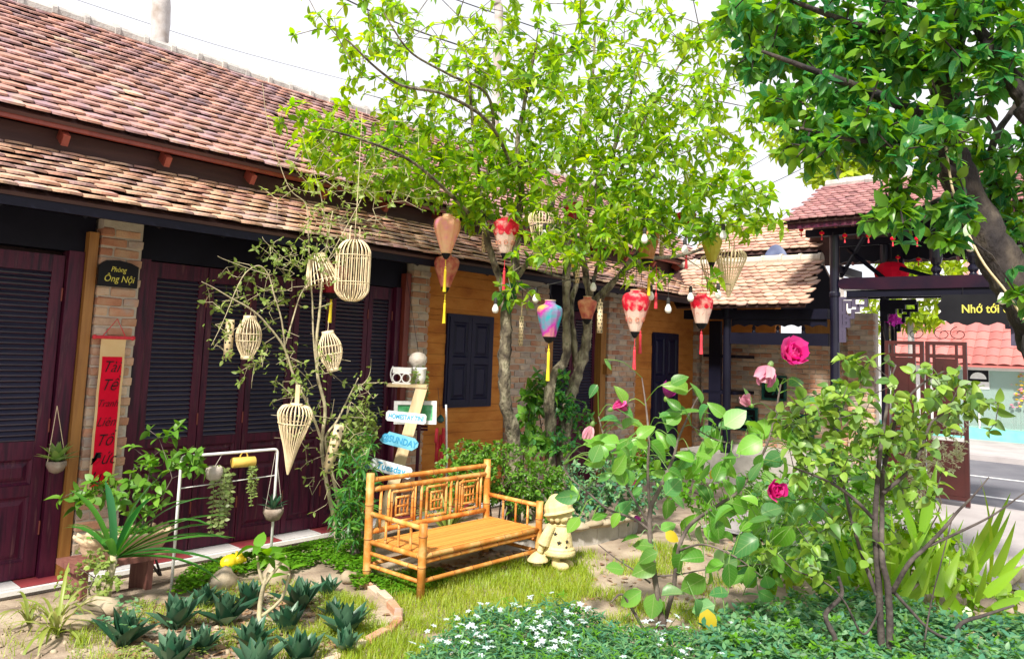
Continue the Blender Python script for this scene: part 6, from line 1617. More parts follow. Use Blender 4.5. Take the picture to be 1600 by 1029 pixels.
# ------------------------------------------------------------------ slim sapling hung with baskets
YS = 5.4
def Q(px, py, dy=0): return onY(px, py, YS + dy)
sp0 = Q(530, 850); sp0.z = -.03
spt = thing('slim_tree', 'slim pale stemmed young tree with sparse tiny leaves and hanging baskets', 'tree', Vector((sp0.x, YS, 0)))
sk = Skel()
sk.limb([sp0, Q(520, 800), Q(508, 740), Q(503, 690), Q(508, 640), Q(497, 590), Q(494, 540), Q(500, 480), Q(505, 420), Q(513, 370), Q(520, 330)], [.034, .032, .030, .028, .026, .024, .022, .018, .015, .012, .008])
sk.limb([sp0 + Vector((.05, .02, 0)), Q(530, 790), Q(510, 700), Q(510, 680), Q(528, 655), Q(545, 620), Q(560, 590)], [.03, .028, .024, .02, .016, .012, .008])
sk.limb([Q(503, 690), Q(485, 640), Q(460, 590), Q(445, 545), Q(420, 510), Q(395, 485), Q(360, 465), Q(335, 450), Q(315, 440)], [.020, .019, .018, .016, .014, .012, .009, .007, .004])
sk.limb([Q(445, 545), Q(440, 500), Q(428, 460), Q(420, 430), Q(405, 415), Q(385, 425), Q(370, 450), Q(358, 480), Q(345, 510), Q(330, 540)], [.012, .011, .010, .009, .008, .007, .006, .005, .004, .003])
sk.limb([Q(497, 600), Q(490, 530), Q(488, 470), Q(484, 420), Q(482, 370), Q(478, 320), Q(450, 290), Q(420, 200), Q(410, 130)], [.014, .013, .012, .011, .010, .008, .006, .005, .003])
sk.limb([Q(445, 540), Q(460, 490), Q(470, 460), Q(490, 430), Q(520, 400), Q(545, 370)], [.011, .010, .009, .008, .006, .004])
sk.limb([Q(470, 420), Q(440, 400), Q(415, 378), Q(410, 370)], [.006, .005, .004, .003]); sk.limb([Q(420, 430), Q(385, 418), Q(350, 405), Q(340, 400)], [.006, .005, .004, .003])
sk.limb([Q(545, 620), Q(575, 590), Q(580, 560)], [.007, .005, .003]); sk.limb([Q(505, 420), Q(560, 320), Q(590, 260), Q(640, 230)], [.009, .007, .005, .003])
sk.limb([Q(513, 370), Q(500, 300), Q(480, 240), Q(470, 200)], [.008, .006, .004, .003])
tm = MB()
for q, rr in sk.lim: trunk_tube(tm, q, [r * .58 for r in rr], 7, .10)
tm.build('trunk', M_barkp, spt, True)
pts = []
for a in ((380, 460, 6.0, 70, 55, .25, 70), (470, 430, 6.2, 80, 70, .3, 85), (440, 560, 6.1, 90, 60, .3, 70), (500, 640, 6.2, 90, 80, .3, 85), (450, 400, 6.1, 60, 30, .2, 30), (560, 600, 6.3, 45, 45, .2, 14), (520, 330, 6.5, 90, 55, .4, 60), (600, 300, 6.6, 90, 60, .4, 50), (470, 270, 6.4, 70, 60, .3, 22), (345, 530, 5.9, 22, 40, .1, 14), (510, 380, 6.3, 50, 40, .2, 30), (540, 720, 6.2, 40, 50, .2, 26), (500, 760, 6.2, 40, 50, .2, 16), (580, 230, 6.6, 110, 50, .4, 40)):
    pts += blob(*a)
twm = MB(); tips = sk.twigs(pts, twm, .12, .0034, .10)
twm.build('twigs', M_barkp, spt)['kind'] = 'stuff'
Ms = []
for p, d in tips:
    if rnd.random() < .55: whorl(p, d, rnd.randint(2, 5), .042, Ms, 1.0, .5, .4, .6, 1.5)
    for k_ in range(2):
        if rnd.random() < .45: whorl(p - d * rnd.uniform(.04, .2) + rv(.01), d, 2, .036, Ms, 1.0, .5)
leaves(spt, G_small, L_sap, Ms, 0)
print('sapling', len(tips))
# ------------------------------------------------------------------ far things over the roofs
def far_trunk(lab, px0, py0, px1, py1, D, r):
    p, q = atD(px0, py0, D), atD(px1, py1, D); base = Vector((p.x, p.y, -.4)); 
    t = thing('bare_trunk', lab, 'tree', base); b = MB(); trunk_tube(b, smooth_path([base, base.lerp(p, .6), p, q, q + (q - p)], 6), [r * 1.2] * 7 + [r] * 12 + [r * .9] * 6, 10, .05)
    b.build('trunk', M_palet, t, True)
M_palet = mat('pale_flaking_bark', [(.34, .31, .30), (.50, .47, .46), (.30, .24, .20)], .9, 2.2, 6, 0, .6, 12)
far_trunk('pale bare trunk rising behind the house ridge at the left', 249, 70, 252, 0, 19, .22)
far_trunk('pale bare trunk showing through the top of the lime green crown', 779, 40, 776, 0, 19, .11)
far_trunk('thin pale trunk behind the gate roof among yellow green leaves', 1306, 255, 1304, 225, 22, .10)
def far_tree(lab, blobs, base, s, m_, nm='feathery_tree', nw=6, tr=.12):
    t = thing(nm, lab, 'tree', base, None); pts = []
    for b_ in blobs: pts += blob(*b_)
    c = sum(pts, Vector()) / len(pts); sk = Skel(); sk.limb([base, base.lerp(c, .5) + Vector((.1, 0, 0)), c], [tr, tr * .8, tr * .4])
    b = MB(); trunk_tube(b, *sk.lim[0], 8, .05); b.build('trunk', M_palet, t, True)
    tw = MB(); tips = sk.twigs(pts, tw, .6, .012, .06); tw.build('twigs', M_barkp, t)['kind'] = 'stuff'
    Ms = []
    for p, d in tips: whorl(p, d, nw, s, Ms, 1.2, .8)
    leaves(t, G_tree, m_, Ms, 0, mass='crown')
far_tree('feathery yellow green tree rising behind the gate roof', [(1320, 245, 22, 70, 55, 1.2, 110), (1390, 230, 22, 80, 45, 1.2, 80), (1220, 200, 22, 40, 50, 1, 30), (1240, 60, 22, 60, 55, 1, 60)], Vector((atD(1310, 600, 22).x, atD(1310, 600, 22).y, -.4)), .36, L_back)
far_tree('yellow green street tree seen through the gate above the doors', [(1420, 420, 19.0, 30, 45, .6, 50), (1450, 430, 19.0, 35, 50, .6, 60), (1380, 490, 19.0, 40, 45, .6, 45), (1440, 490, 19.0, 45, 28, .6, 40), (1400, 400, 19, 30, 30, .5, 25)], Vector((atD(1425, 600, 19).x, atD(1425, 600, 19).y, SZ)), .26, L_back)
far_tree('wide yellow green tree filling the gap under the gate roof', [(1420, 390, 27, 70, 55, 1, 90), (1490, 410, 27, 25, 20, .6, 14)], Vector((atD(1420, 600, 27).x, atD(1420, 600, 27).y, SZ)), .4, L_back)
print('trees ready')
# ================================================================== GROUND PLANTS
def inside(p, poly):
    x, y = p; c = False; j = len(poly) - 1
    for i in range(len(poly)):
        if (poly[i][1] > y) != (poly[j][1] > y) and x < (poly[j][0] - poly[i][0]) * (y - poly[i][1]) / (poly[j][1] - poly[i][1]) + poly[i][0]: c = not c
        j = i
    return c
def region(px): return [tuple(onZ(*q)[:2]) for q in px]
def in_region(poly, n, dens=None):
    xs = [q[0] for q in poly]; ys = [q[1] for q in poly]; out_ = []; tries = 0
    while len(out_) < n and tries < n * 30:
        tries += 1; p = (rnd.uniform(min(xs), max(xs)), rnd.uniform(min(ys), max(ys)))
        if inside(p, poly) and (dens is None or rnd.random() < dens(*p)): out_.append(p)
    return out_
def ground_z(x, y): return soil_z(x, y)
# grass
blade = ([(-.5, 0, 0), (.5, 0, 0), (-.32, .55, .10), (.32, .55, .10), (0, 1, .34)], [(0, 1, 3), (0, 3, 2), (2, 3, 4)])
def grass(nm, polys, lo, hi, wd, m_, tuft=1):
    Ms = []
    for poly, n, dens in polys:
        for (x, y) in in_region(poly, n, dens):
            for k in range(tuft):
                h = rnd.uniform(lo, hi); an = rnd.uniform(0, 2 * PI); ln = rnd.uniform(.1, .7)
                d = Vector((math.cos(an) * ln, math.sin(an) * ln, 1)); M = frame(Vector((x + rnd.gauss(0, .008), y + rnd.gauss(0, .008), ground_z(x, y) - .004)), d, Vector((math.cos(an), math.sin(an), .2)), (wd, h, h)); Ms.append(M)
    o = add_np(nm, scatter_mesh(nm, blade[0], blade[1], Ms, m_), None, 'stuff'); return o
pn = lambda x, y, f, t0, s: max(0, min(1, (noise.noise(Vector((x * f, y * f, s))) - t0) * 4))
R_lawn = region([(590, 905), (655, 890), (700, 905), (780, 880), (850, 872), (905, 880), (930, 900), (900, 940), (860, 960), (700, 985), (640, 985), (622, 945)])
R_lawn2 = region([(850, 872), (1000, 850), (1100, 850), (1150, 900), (1100, 980), (950, 985), (860, 960)])
R_front = region([(470, 930), (560, 930), (622, 960), (700, 990), (640, 1060), (440, 1060)])
R_side = region([(1100, 830), (1500, 830), (1620, 900), (1620, 1050), (1200, 1050), (1100, 960)])
grass('grass', [(R_lawn, 13000, None), (R_lawn2, 5200, lambda x, y: pn(x, y, 2.2, -.02, 3)), (R_front, 5200, lambda x, y: pn(x, y, 2.5, -.15, 5)), (R_side, 3000, lambda x, y: pn(x, y, 1.5, -.1, 8)), (region([(0, 960), (60, 1040), (0, 1060)]), 60, None)], .035, .10, .0048, L_grass)
# low clover ground cover
def cover(nm, poly, n, hgt_, s, m_, geo=G_round, dens=None, kind='stuff'):
    Ms = []
    for (x, y) in in_region(poly, n, dens):
        z = ground_z(x, y) + hgt_(x, y) * (.35 + .65 * rnd.random() ** .6)
        for k in range(3):
            an = rnd.uniform(0, 6.28); Ms.append(frame(Vector((x, y, z)) + rv(.004), Vector((math.cos(an), math.sin(an), rnd.uniform(-.15, .35))), Vector((rnd.gauss(0, .3), rnd.gauss(0, .3), 1)), s * rnd.uniform(.7, 1.25)))
    return add_np(nm, scatter_mesh(nm, geo[0], geo[1], Ms, m_, (0, 0, 0), True), None, kind)
R_clov = region([(262, 930), (300, 885), (345, 872), (400, 860), (450, 842), (520, 832), (580, 850), (590, 905), (560, 925), (500, 880), (440, 905), (400, 895), (300, 925)])
R_clov2 = region([(575, 905), (640, 900), (690, 895), (700, 915), (640, 930), (600, 925)])
cover('clover_cover', R_clov, 3400, lambda x, y: .075 + .04 * noise.noise(Vector((x * 3, y * 3, 0))), .026, L_cover)
cover('clover_cover', R_clov2, 900, lambda x, y: .05, .024, L_cover)
R_bed = region([(110, 1000), (230, 935), (420, 905), (560, 925), (600, 985), (470, 1060), (100, 1060)])
cover('bed_weeds', R_bed, 1100, lambda x, y: .05 * max(0, pn(x, y, 3.0, -.08, 4)), .020, L_sap, G_small, lambda x, y: pn(x, y, 3.0, -.08, 4))
grass('bed_grass', [(R_bed, 3200, lambda x, y: pn(x, y, 2.6, -.12, 9)), (region([(0, 940), (140, 960), (130, 1050), (0, 1050)]), 200, lambda x, y: pn(x, y, 3, .1, 2))], .03, .10, .0045, L_grass)
# fallen leaves
Ms = []
for poly, n in ((region([(150, 1029), (260, 930), (330, 925), (420, 905), (530, 930), (560, 1000), (440, 1040)]), 800), (region([(660, 890), (840, 830), (840, 870), (690, 915)]), 260), (R_lawn2, 120), (region([(1150, 760), (1250, 800), (1200, 850), (1050, 860)]), 60), (R_front, 50)):
    for x, y in in_region(poly, n):
        an = rnd.uniform(0, 6.28); Ms.append(frame(Vector((x, y, ground_z(x, y) + .008)), Vector((math.cos(an), math.sin(an), rnd.uniform(-.1, .2))), Vector((rnd.gauss(0, .3), rnd.gauss(0, .3), 1)), rnd.uniform(.03, .075)))
add_np('fallen_leaves', scatter_mesh('fallen_leaves', G_one[0], G_one[1], Ms, L_dead, (0, 0, 0), True), None, 'stuff')
Ms = [frame(Vector((x, y, ground_z(x, y))), rv(), rv(), rnd.uniform(.006, .022)) for poly, n in ((R_bed, 170), (R_lawn2, 70), (region([(0, 930), (140, 940), (140, 1060), (0, 1060)]), 60)) for x, y in in_region(poly, n)]
_pb = MB().lathe([(.3, -.6), (1, -.2), (.9, .3), (.3, .7)], (0, 0, 0), 6, cap=False)
add_np('gravel', scatter_mesh('gravel', _pb.v, _pb.f, Ms, M_rock, (0, 0, 0), True), None, 'stuff')
# bushes made of leafy shoots
def bush(nm, lab, base, blobs, s, m_, geo=G_broad, nobj=60, nw=5, stemr=.008, grp=None, cat='shrub', m_st=None, step=.12):
    t = thing(nm, lab, cat, base, grp); pts = []
    for b_ in blobs: pts += blob(*b_)
    sk = Skel(); c = sum(pts, Vector()) / len(pts); 
    for k in range(4): sk.limb([base + Vector((rnd.uniform(-.08, .08), rnd.uniform(-.06, .06), -.03)), base.lerp(c, .5) + rv(.05), c + rv(.08)], [stemr * 1.4, stemr, stemr * .6], 3)
    tw = MB()
    for q, rr in sk.lim: tw.tube(q, rr, 5, cap=False)
    tips = sk.twigs([p for p in pts if p.z > .02], tw, step, stemr * .5, .06); tw.build('stems', m_st or M_shrubbark, t)['kind'] = 'stuff'
    Ms = []
    for p, d in tips:
        whorl(p, d + Vector((0, 0, .4)), nw, s, Ms, 1.1, .8); 
        if rnd.random() < .6: whorl(p - d * .06 + rv(.02), d, max(2, nw - 2), s * .9, Ms, 1.2, .8)
    leaves(t, geo, m_, Ms, nobj); return t
def gz(px, py): q = onZ(px, py); return Vector((q.x, q.y, 0))
def gy(px, Y): q = onY(px, 700, Y); return Vector((q.x, Y, 0))
L_bush = leafmat('bright_bush_leaf', [(.07, .21, .02), (.12, .28, .03), (.20, .37, .05)], .4)
bush('leafy_shrub', 'dense bright green small leafed shrub right behind the bamboo bench', gy(790, 4.9), [(790, 740, 6.9, 95, 48, .35, 260), (730, 720, 6.8, 50, 35, .3, 110), (840, 770, 6.9, 60, 50, .3, 130), (700, 760, 6.5, 40, 40, .2, 30)], .05, L_bush, G_small, 60, 7)
bush('leafy_shrub', 'dull green small leafed shrub spreading over the stone kerb right of the statue', gy(940, 4.75), [(930, 750, 7.3, 70, 55, .35, 130), (990, 770, 7.4, 60, 45, .35, 90), (900, 790, 7.0, 50, 25, .25, 60), (980, 720, 7.6, 60, 30, .3, 40)], .055, L_hedge, G_small, 60, 6)
bush('leafy_shrub', 'dark glossy leafed shrub left of the bench among the red garland', gy(556, 5.05), [(555, 770, 6.1, 34, 70, .2, 60), (545, 820, 6.0, 32, 40, .2, 36), (560, 700, 6.3, 30, 30, .15, 16)], .095, L_deep, G_lance, 60, 6)
bush('leafy_shrub', 'loose pale leafed upright shrub between the slim tree and the signpost', gy(572, 5.6), [(575, 655, 6.6, 22, 40, .15, 32), (560, 680, 6.6, 35, 40, .15, 44), (545, 700, 6.5, 30, 30, .15, 24)], .05, L_sap, G_small, 40, 5)
bush('climbing_plant', 'climbing plant with broad leaves on the wall between the tree trunks', gy(828, 5.8), [(826, 650, 8.2, 22, 50, .15, 26), (845, 610, 8.2, 25, 30, .15, 22), (835, 690, 8.0, 26, 20, .15, 16)], .13, L_hib, G_broad, 40, 4)
bush('leafy_shrub', 'dark green shrub in the shade behind the twin trunks', gy(880, 5.7), [(875, 615, 8.2, 25, 45, .2, 40), (900, 660, 8.2, 30, 40, .2, 40), (870, 690, 8.0, 30, 20, .2, 24)], .07, L_deep, G_broad, 30, 5)
# shrub behind the trough with ovate leaves
bush('ovate_leaved_shrub', 'thin stemmed shrub with oval leaves behind the scalloped trough and scroll', Vector((2.62, 5.74, .0)), [(255, 700, 5.5, 50, 42, .12, 17), (230, 760, 5.4, 60, 50, .15, 17), (300, 720, 5.3, 22, 22, .1, 13), (130, 770, 5.3, 35, 30, .12, 12), (180, 770, 5.3, 50, 40, .12, 13)], .085, L_bush, G_broad, 90, 4, .007)
bush('pale_leaved_plant', 'low plant with pale rounded leaves in front of the plank stool', gz(150, 940), [(150, 880, 4.85, 28, 22, .08, 24), (165, 920, 4.8, 35, 25, .08, 20), (110, 915, 4.7, 30, 20, .08, 14)], .035, L_sap, G_round, 30, 4, .004)
# trough planting
Ms = []
for k in range(150):
    p = TROUGH[1] + Vector((rnd.uniform(-.23, .2), rnd.uniform(-.08, .08), .10 + rnd.random() * .075)); whorl(p, Vector((0, 0, 1)), 3, .03, Ms, 1.2, 1)
t_ = thing('trough_greenery', 'small dark green leaves growing in the scalloped trough', 'plant', TROUGH[1] + Vector((0, 0, .1))); leaves(t_, G_round, L_hib, Ms, 0)
# strap leaved plants
def strap_geo(L, W, curl, n=7, fold=.35, taper=.75):
    vs = []; fs = []
    y = z = 0; a = 0
    for i in range(n + 1):
        t = i / n; w_ = W / 2 * (min(1, .55 + t * 2.2)) * (1 - max(0, (t - taper) / (1 - taper)) ** 1.4) + .0008
        vs += [(-w_, y, z + fold * w_), (0, y, z), (w_, y, z + fold * w_)]
        a = -curl * (t + .5 / n) ** 1.5; y += L / n * math.cos(a); z += L / n * math.sin(a)
    for i in range(n):
        b_ = i * 3; fs += [(b_, b_ + 1, b_ + 4, b_ + 3), (b_ + 1, b_ + 2, b_ + 5, b_ + 4)]
    return vs, fs
def strap_plant(nm, lab, base, specs, m_, cat='plant', grp=None):
    """specs: (azimuth, elevation, length, width, curl)"""
    t = thing(nm, lab, cat, base, grp)
    for az, el, L, W, cu in specs:
        g = strap_geo(L, W, cu); me = bpy.data.meshes.new('leaf'); me.from_pydata(g[0], [], g[1]); me.materials.append(m_); me.polygons.foreach_set('use_smooth', [True] * len(me.polygons))
        d = Vector((math.cos(az) * math.cos(el), math.sin(az) * math.cos(el), math.sin(el)))
        leaf_uv(me); inst('leaf', me, frame(base + Vector((math.cos(az), math.sin(az), 0)) * .01, d, Vector((-math.cos(az) * math.sin(el), -math.sin(az) * math.sin(el), math.cos(el)))), t)
    return t
rgt_az = math.atan2(VX.y, VX.x)
pb2 = onY(178, 872, 5.25)
sp_ = []
for k, (da, el, L) in enumerate(((2.9, 1.15, .78), (2.4, 1.35, .72), (.2, 1.42, .80), (-.4, 1.25, .75), (.1, .98, .98), (-.2, .82, 1.05), (.25, .68, 1.02), (-.05, .50, 1.05), (.3, .36, 1.0), (-.1, .24, .98), (.1, .12, .95), (2.95, .85, .60), (-1.3, .9, .6), (1.6, .9, .6), (.0, 1.15, .85), (-2.3, 1.2, .55), (.4, .55, .9), (-.35, .38, .85))):
    sp_.append((rgt_az + da, el, L * .74, .048, .75 + rnd.uniform(-.25, .5)))
pd_ = strap_plant('pandan_plant', 'pandan with long arching green sword leaves in front of the brick column', Vector((pb2.x, pb2.y, pb2.z)), sp_, L_pandan)
MB().tube([Vector((pb2.x - .03, pb2.y - .02, -.03)), Vector((pb2.x - .02, pb2.y, pb2.z * .5)), pb2 + Vector((0, 0, .03))], [.024, .028, .03], 8).build('stem', M_barkp, pd_, True)
# spider plants
def spider(px, py, n, L, lab):
    b = gz(px, py); strap_plant('spider_plant', lab, b, [(rnd.uniform(0, 6.28), rnd.uniform(.5, 1.4), L * rnd.uniform(.6, 1.1), .016, rnd.uniform(1.0, 2.2)) for _ in range(n)], L_spider, 'plant', 'arching variegated plants')
spider(88, 990, 30, .42, 'large yellow green arching spider plant at the left edge of the bed'); spider(45, 975, 8, .30, 'small sparse spider plant at the far left of the picture')
bq = gy(700, 5.2)
strap_plant('spider_plant', 'pale striped arching plant behind the bench back below the red garland', Vector((bq.x, 5.15, 0)), [(rnd.uniform(0, 6.28), rnd.uniform(.7, 1.45), rnd.uniform(.5, .85), .02, rnd.uniform(.8, 2.0)) for _ in range(34)], L_spider, 'plant', 'arching variegated plants')
# rosettes
def rosette(px, py, s, lab, n=26):
    n = rnd.randint(16, 24); s *= rnd.uniform(.92, 1.2)
    b = gz(px, py); b.z = ground_z(b.x, b.y)
    specs = []
    for i in range(n):
        f = i / n; az = i * 2.4 + rnd.uniform(-.5, .5); el = .25 + 1.1 * f + rnd.uniform(-.22, .22); s2 = s * 1.3; specs.append((az, min(1.5, el + .38), s2 * (.95 - .25 * f) * rnd.uniform(.85, 1.1), s2 * .40, -.30 + rnd.uniform(-.1, .35) if f > .3 else .1))
    t = thing('rosette_plant', lab, 'plant', b, 'dark rosette plants in the bed')
    for az, el, L, W, cu in specs:
        g = strap_geo(L, W, cu, 5, .5, .35); me = bpy.data.meshes.new('leaf'); me.from_pydata(g[0], [], g[1]); me.materials.append(L_sans); me.polygons.foreach_set('use_smooth', [True] * len(me.polygons))
        d = Vector((math.cos(az) * math.cos(el), math.sin(az) * math.cos(el), math.sin(el)))
        inst('leaf', me, frame(b + Vector((math.cos(az), math.sin(az), 0)) * .012, d, Vector((-math.cos(az) * math.sin(el), -math.sin(az) * math.sin(el), math.cos(el)))), t)
RS = [(192, 1010, .17, 'rosette plant nearest the sandstone boulder, its leaves mixed with small creeper leaves'), (274, 982, .155, 'rosette plant alone on bare soil right of the sandstone boulder'), (352, 972, .16, 'rosette plant just in front of the pale rock under the pig'), (318, 945, .12, 'small rosette plant at the left foot of the pig rock'), (388, 945, .14, 'rosette plant between the pig rock and the plumeria stem'),
      (313, 1022, .12, 'small rosette plant low between two larger ones on bare soil'), (268, 1046, .16, 'rosette plant cut off by the picture bottom, leftmost of those cut off'), (392, 1012, .16, 'rosette plant directly below the plumeria stem'), (468, 950, .16, 'broad rosette plant right of the squared buff rock'), (512, 928, .14, 'rosette plant behind the buff wedge stone near the clover'), (447, 985, .14, 'rosette plant on dry leaves right of the plumeria stem'),
      (540, 990, .16, 'rosette plant leaning over the brick edging'), (520, 962, .12, 'small rosette plant between the wedge stone and the brick edging'), (402, 1050, .16, 'rosette plant cut off by the picture bottom below the plumeria'), (470, 1038, .15, 'rosette plant in tall grass near the picture bottom'), (540, 1018, .13, 'rosette plant in the grass at the near end of the brick edging')]
for a in RS: rosette(a[0], a[1], a[2], a[3])
# creeper leaves on the first rosette
Ms = []
for k in range(60): whorl(gz(190 + rnd.gauss(0, 26), 990 + rnd.gauss(0, 12)) + Vector((0, 0, rnd.uniform(.03, .17))), Vector((0, 0, 1)), 3, .028, Ms, 1.2, .9)
t_ = thing('creeper', 'small leafed creeper tangled over the rosette plant by the sandstone boulder', 'plant', gz(190, 1000)); leaves(t_, G_round, L_hedge, Ms, 0)
# coconut shell succulents
for k, (t, p) in enumerate(COCO):
    pl_t = thing('potted_succulent', ['pointed succulent leaves growing in the coconut shell of the white frame', 'broad green leaves growing in the coconut shell at the left door'][k], 'plant', p)
    for i in range(16):
        az = i * 2.4; el = .3 + 1.1 * i / 16; g = strap_geo(.13 if k == 0 else .17, .03 if k == 0 else .05, .3, 5, .4, .4); me = bpy.data.meshes.new('leaf'); me.from_pydata(g[0], [], g[1]); me.materials.append(L_sans if k == 0 else L_hib); me.polygons.foreach_set('use_smooth', [True] * len(me.polygons))
        d = Vector((math.cos(az) * math.cos(el), math.sin(az) * math.cos(el), math.sin(el))); inst('leaf', me, frame(p, d, Vector((0, 0, 1)) - d * .5), pl_t)
# trailing vines
def trailing(lab, p, strands, s, m_=L_vine):
    t = thing('trailing_vine', lab, 'vine', p); st = MB(); Ms = []
    for (dx, L) in strands:
        pts = [p + Vector((dx * .4, rnd.uniform(-.02, .02), .05)), p + Vector((dx, -.03, .0))] + [p + Vector((dx * 1.1 + rnd.gauss(0, .006), -.04 + rnd.gauss(0, .006), -L * (i + 1) / 8)) for i in range(8)]
        q = smooth_path(pts, 3); st.tube(q, .003, 4)
        for i in range(2, len(q), 2):
            for sg in (-1, 1): Ms.append(frame(q[i], Vector((sg, rnd.uniform(-.7, .3), rnd.uniform(-.5, .2))), Vector((0, -1, .4)) + rv(.2), s * rnd.uniform(.7, 1.2)))
    st.build('stem', L_vine, t)['kind'] = 'stuff'; leaves(t, G_broad, m_, Ms, 60)
trailing('two long variegated vine strands hanging from the round pale pot', VINE_POT1[1], [(-.01, .42), (.05, .44), (.10, .30), (.07, .38), (.03, .36)], .040)
trailing('thin vine hanging out of the yellow bamboo cup', VINE_POT2[1] + Vector((.06, 0, -.02)), [(.0, .30), (.02, .24), (-.02, .2)], .024, L_sap)
trailing('yellow green vine trailing from the white pot on the plank shelf', pw + Vector((0, 0, .13)), [(-.03, .28), (.03, .46), (.06, .34), (-.09, .12), (.05, .40)], .034, L_sap)
# little plumeria
pm = gz(413, 1012); pl_ = thing('young_plumeria', 'little forked plumeria with pale bare stems and few yellow green leaves', 'shrub', pm)
PD = depth(onZ(413, 1000)) + .12
b = MB()
for pts, r in (([pm + Vector((0, 0, -.03)), atD(405, 960, PD), atD(412, 915, PD), atD(420, 895, PD)], [.017, .015, .013, .012]), ([atD(412, 915, PD), atD(430, 890, PD), atD(447, 868, PD)], [.011, .010, .009]), ([atD(405, 965, PD), atD(440, 935, PD), atD(452, 895, PD)], [.011, .009, .008]), ([atD(412, 915, PD), atD(405, 890, PD), atD(402, 868, PD)], [.010, .009, .008])): b.tube(smooth_path(pts, 3), list(np.interp(np.linspace(0, 1, len(smooth_path(pts, 3))), np.linspace(0, 1, len(r)), r)), 8)
b.build('stem', M_barkp, pl_, True)
Ms = []
for px, py, n in ((420, 866, 8), (402, 852, 5), (447, 862, 5), (452, 890, 3)): whorl(atD(px, py, PD), Vector((0, 0, 1)), n, .12, Ms, 1.0, .6)
leaves(pl_, G_broad, L_cover, Ms, 40)

# ------------------------------------------------------------------ white flowering border in front
R_hedge = [(640, 1029), (690, 985), (760, 955), (860, 945), (930, 960), (1010, 985), (1100, 990), (1180, 985), (1200, 1060), (600, 1070)]
def hedge_mass(nm, poly, n, h, s, m_, geo=G_lance):
    Ms = []
    for (x, y) in in_region(poly, n):
        z = h * (.25 + .75 * rnd.random() ** .55) * (1 + .25 * noise.noise(Vector((x * 3, y * 3, 2)))); 
        whorl(Vector((x, y, z)), Vector((rnd.gauss(0, .3), rnd.gauss(0, .3), 1)), 6, s, Ms, 1.2, .9)
    return add_np(nm, scatter_mesh(nm, geo[0], geo[1], Ms, m_, (0, 0, 0), True), None, 'stuff')
RH = [tuple(Vector((q.x, q.y))) for q in [onZ(*a, .16) for a in R_hedge]]
hedge_mass('flower_border', RH, 2300, .20, .055, L_hedge)
fg = ([], [])
for i in range(5):
    a = 2 * PI * i / 5; c, s_ = math.cos(a), math.sin(a); o = len(fg[0]); q = lambda r, w_, z: (r * c - w_ * s_, r * s_ + w_ * c, z)
    fg[0].extend([(0, 0, 0), q(.55, -.28, .12), q(1, 0, .05), q(.55, .28, .12)]); fg[1].extend([(o, o + 1, o + 2), (o, o + 2, o + 3)])
fl_me = bpy.data.meshes.new('blossom'); fl_me.from_pydata(fg[0], [], fg[1]); fl_me.materials.append(P_white)
fb = thing('white_blossoms', 'white five petalled blossoms over the blue green border at the front', 'flowers', Vector((RH[0][0], RH[0][1], .1)))
for (x, y) in in_region(RH, 170, lambda a, b_: .12 + pn(a, b_, 3.2, .0, 6)): inst('blossom', fl_me, frame(Vector((x, y, .215 + rnd.uniform(-.04, .05))), Vector((rnd.gauss(0, 1), rnd.gauss(0, 1), 0)), Vector((rnd.gauss(0, .35) - .15, rnd.gauss(0, .35) - .35, 1)), rnd.uniform(.016, .025)), fb)
R_teal = [(1100, 985), (1180, 950), (1300, 935), (1380, 940), (1450, 960), (1540, 985), (1620, 965), (1640, 1080), (1080, 1080)]
RT = [tuple(Vector((q.x, q.y))) for q in [onZ(*a, .16) for a in R_teal]]
hedge_mass('teal_border', RT, 2400, .24, .05, L_hedge, G_small)
hedge_mass('fresh_border_shoots', RH + [], 420, .235, .04, L_cover, G_lance); hedge_mass('fresh_border_shoots', RT, 420, .27, .038, L_cover, G_small)

# ------------------------------------------------------------------ hibiscus with large leaves and flowers
def petal_geo(n=4, wd=.9, cup=.35, ruf=.08):
    vs = []; fs = []; m_ = 4
    for i in range(n + 1):
        t = i / n; w_ = wd / 2 * (.18 + .82 * math.sin(min(1, t * 1.15) * PI * .5)) * (1 if t < .95 else .8)
        for j in range(m_ + 1):
            u = j / m_ * 2 - 1; vs.append((u * w_, t - .06 * abs(u) * t, cup * t * t + .12 * u * u * t + ruf * math.sin(j * 2.6 + i) * t))
    for i in range(n):
        for j in range(m_): a = i * (m_ + 1) + j; fs.append((a, a + 1, a + m_ + 2, a + m_ + 1))
    return vs, fs
G_petal = petal_geo(); G_petal2 = petal_geo(4, .6, -.5, .15)
def blossom(lab, px, py, D, s, m_, facing, open_=1.0, n=12, wilt=False, nm='hibiscus_flower'):
    c = atD(px, py, D); t = thing(nm, lab, 'flower', c, 'hibiscus blossoms'); f = facing.normalized(); a = f.orthogonal().normalized(); b_ = f.cross(a); me = leaf_me(G_petal2 if wilt else G_petal, m_, 'petal')
    for i in range(n):
        an = i * 2.4 + rnd.uniform(-.2, .2); ring = i / n; o = a * math.cos(an) + b_ * math.sin(an); sp_ = open_ * (1.1 - .75 * ring)
        inst('petal', me, frame(c + o * .004, (o * sp_ + f * (1.0 - .55 * sp_ + .2 * ring)), f * 1.0 - o * .8 if not wilt else o + rv(.3), s * (1 - .35 * ring) * rnd.uniform(.85, 1.1)), t)
    cal = MB().lathe([(.002, -.35 * s), (.12 * s, -.26 * s), (.16 * s, -.08 * s), (.10 * s, .04 * s)], (0, 0, 0), 8)
    z = f; x = a; y = z.cross(x); cal.xf(Matrix.Translation(c) @ Matrix((x, y, z)).transposed().to_4x4()); cal.build('calyx', L_hib, t, True); return t
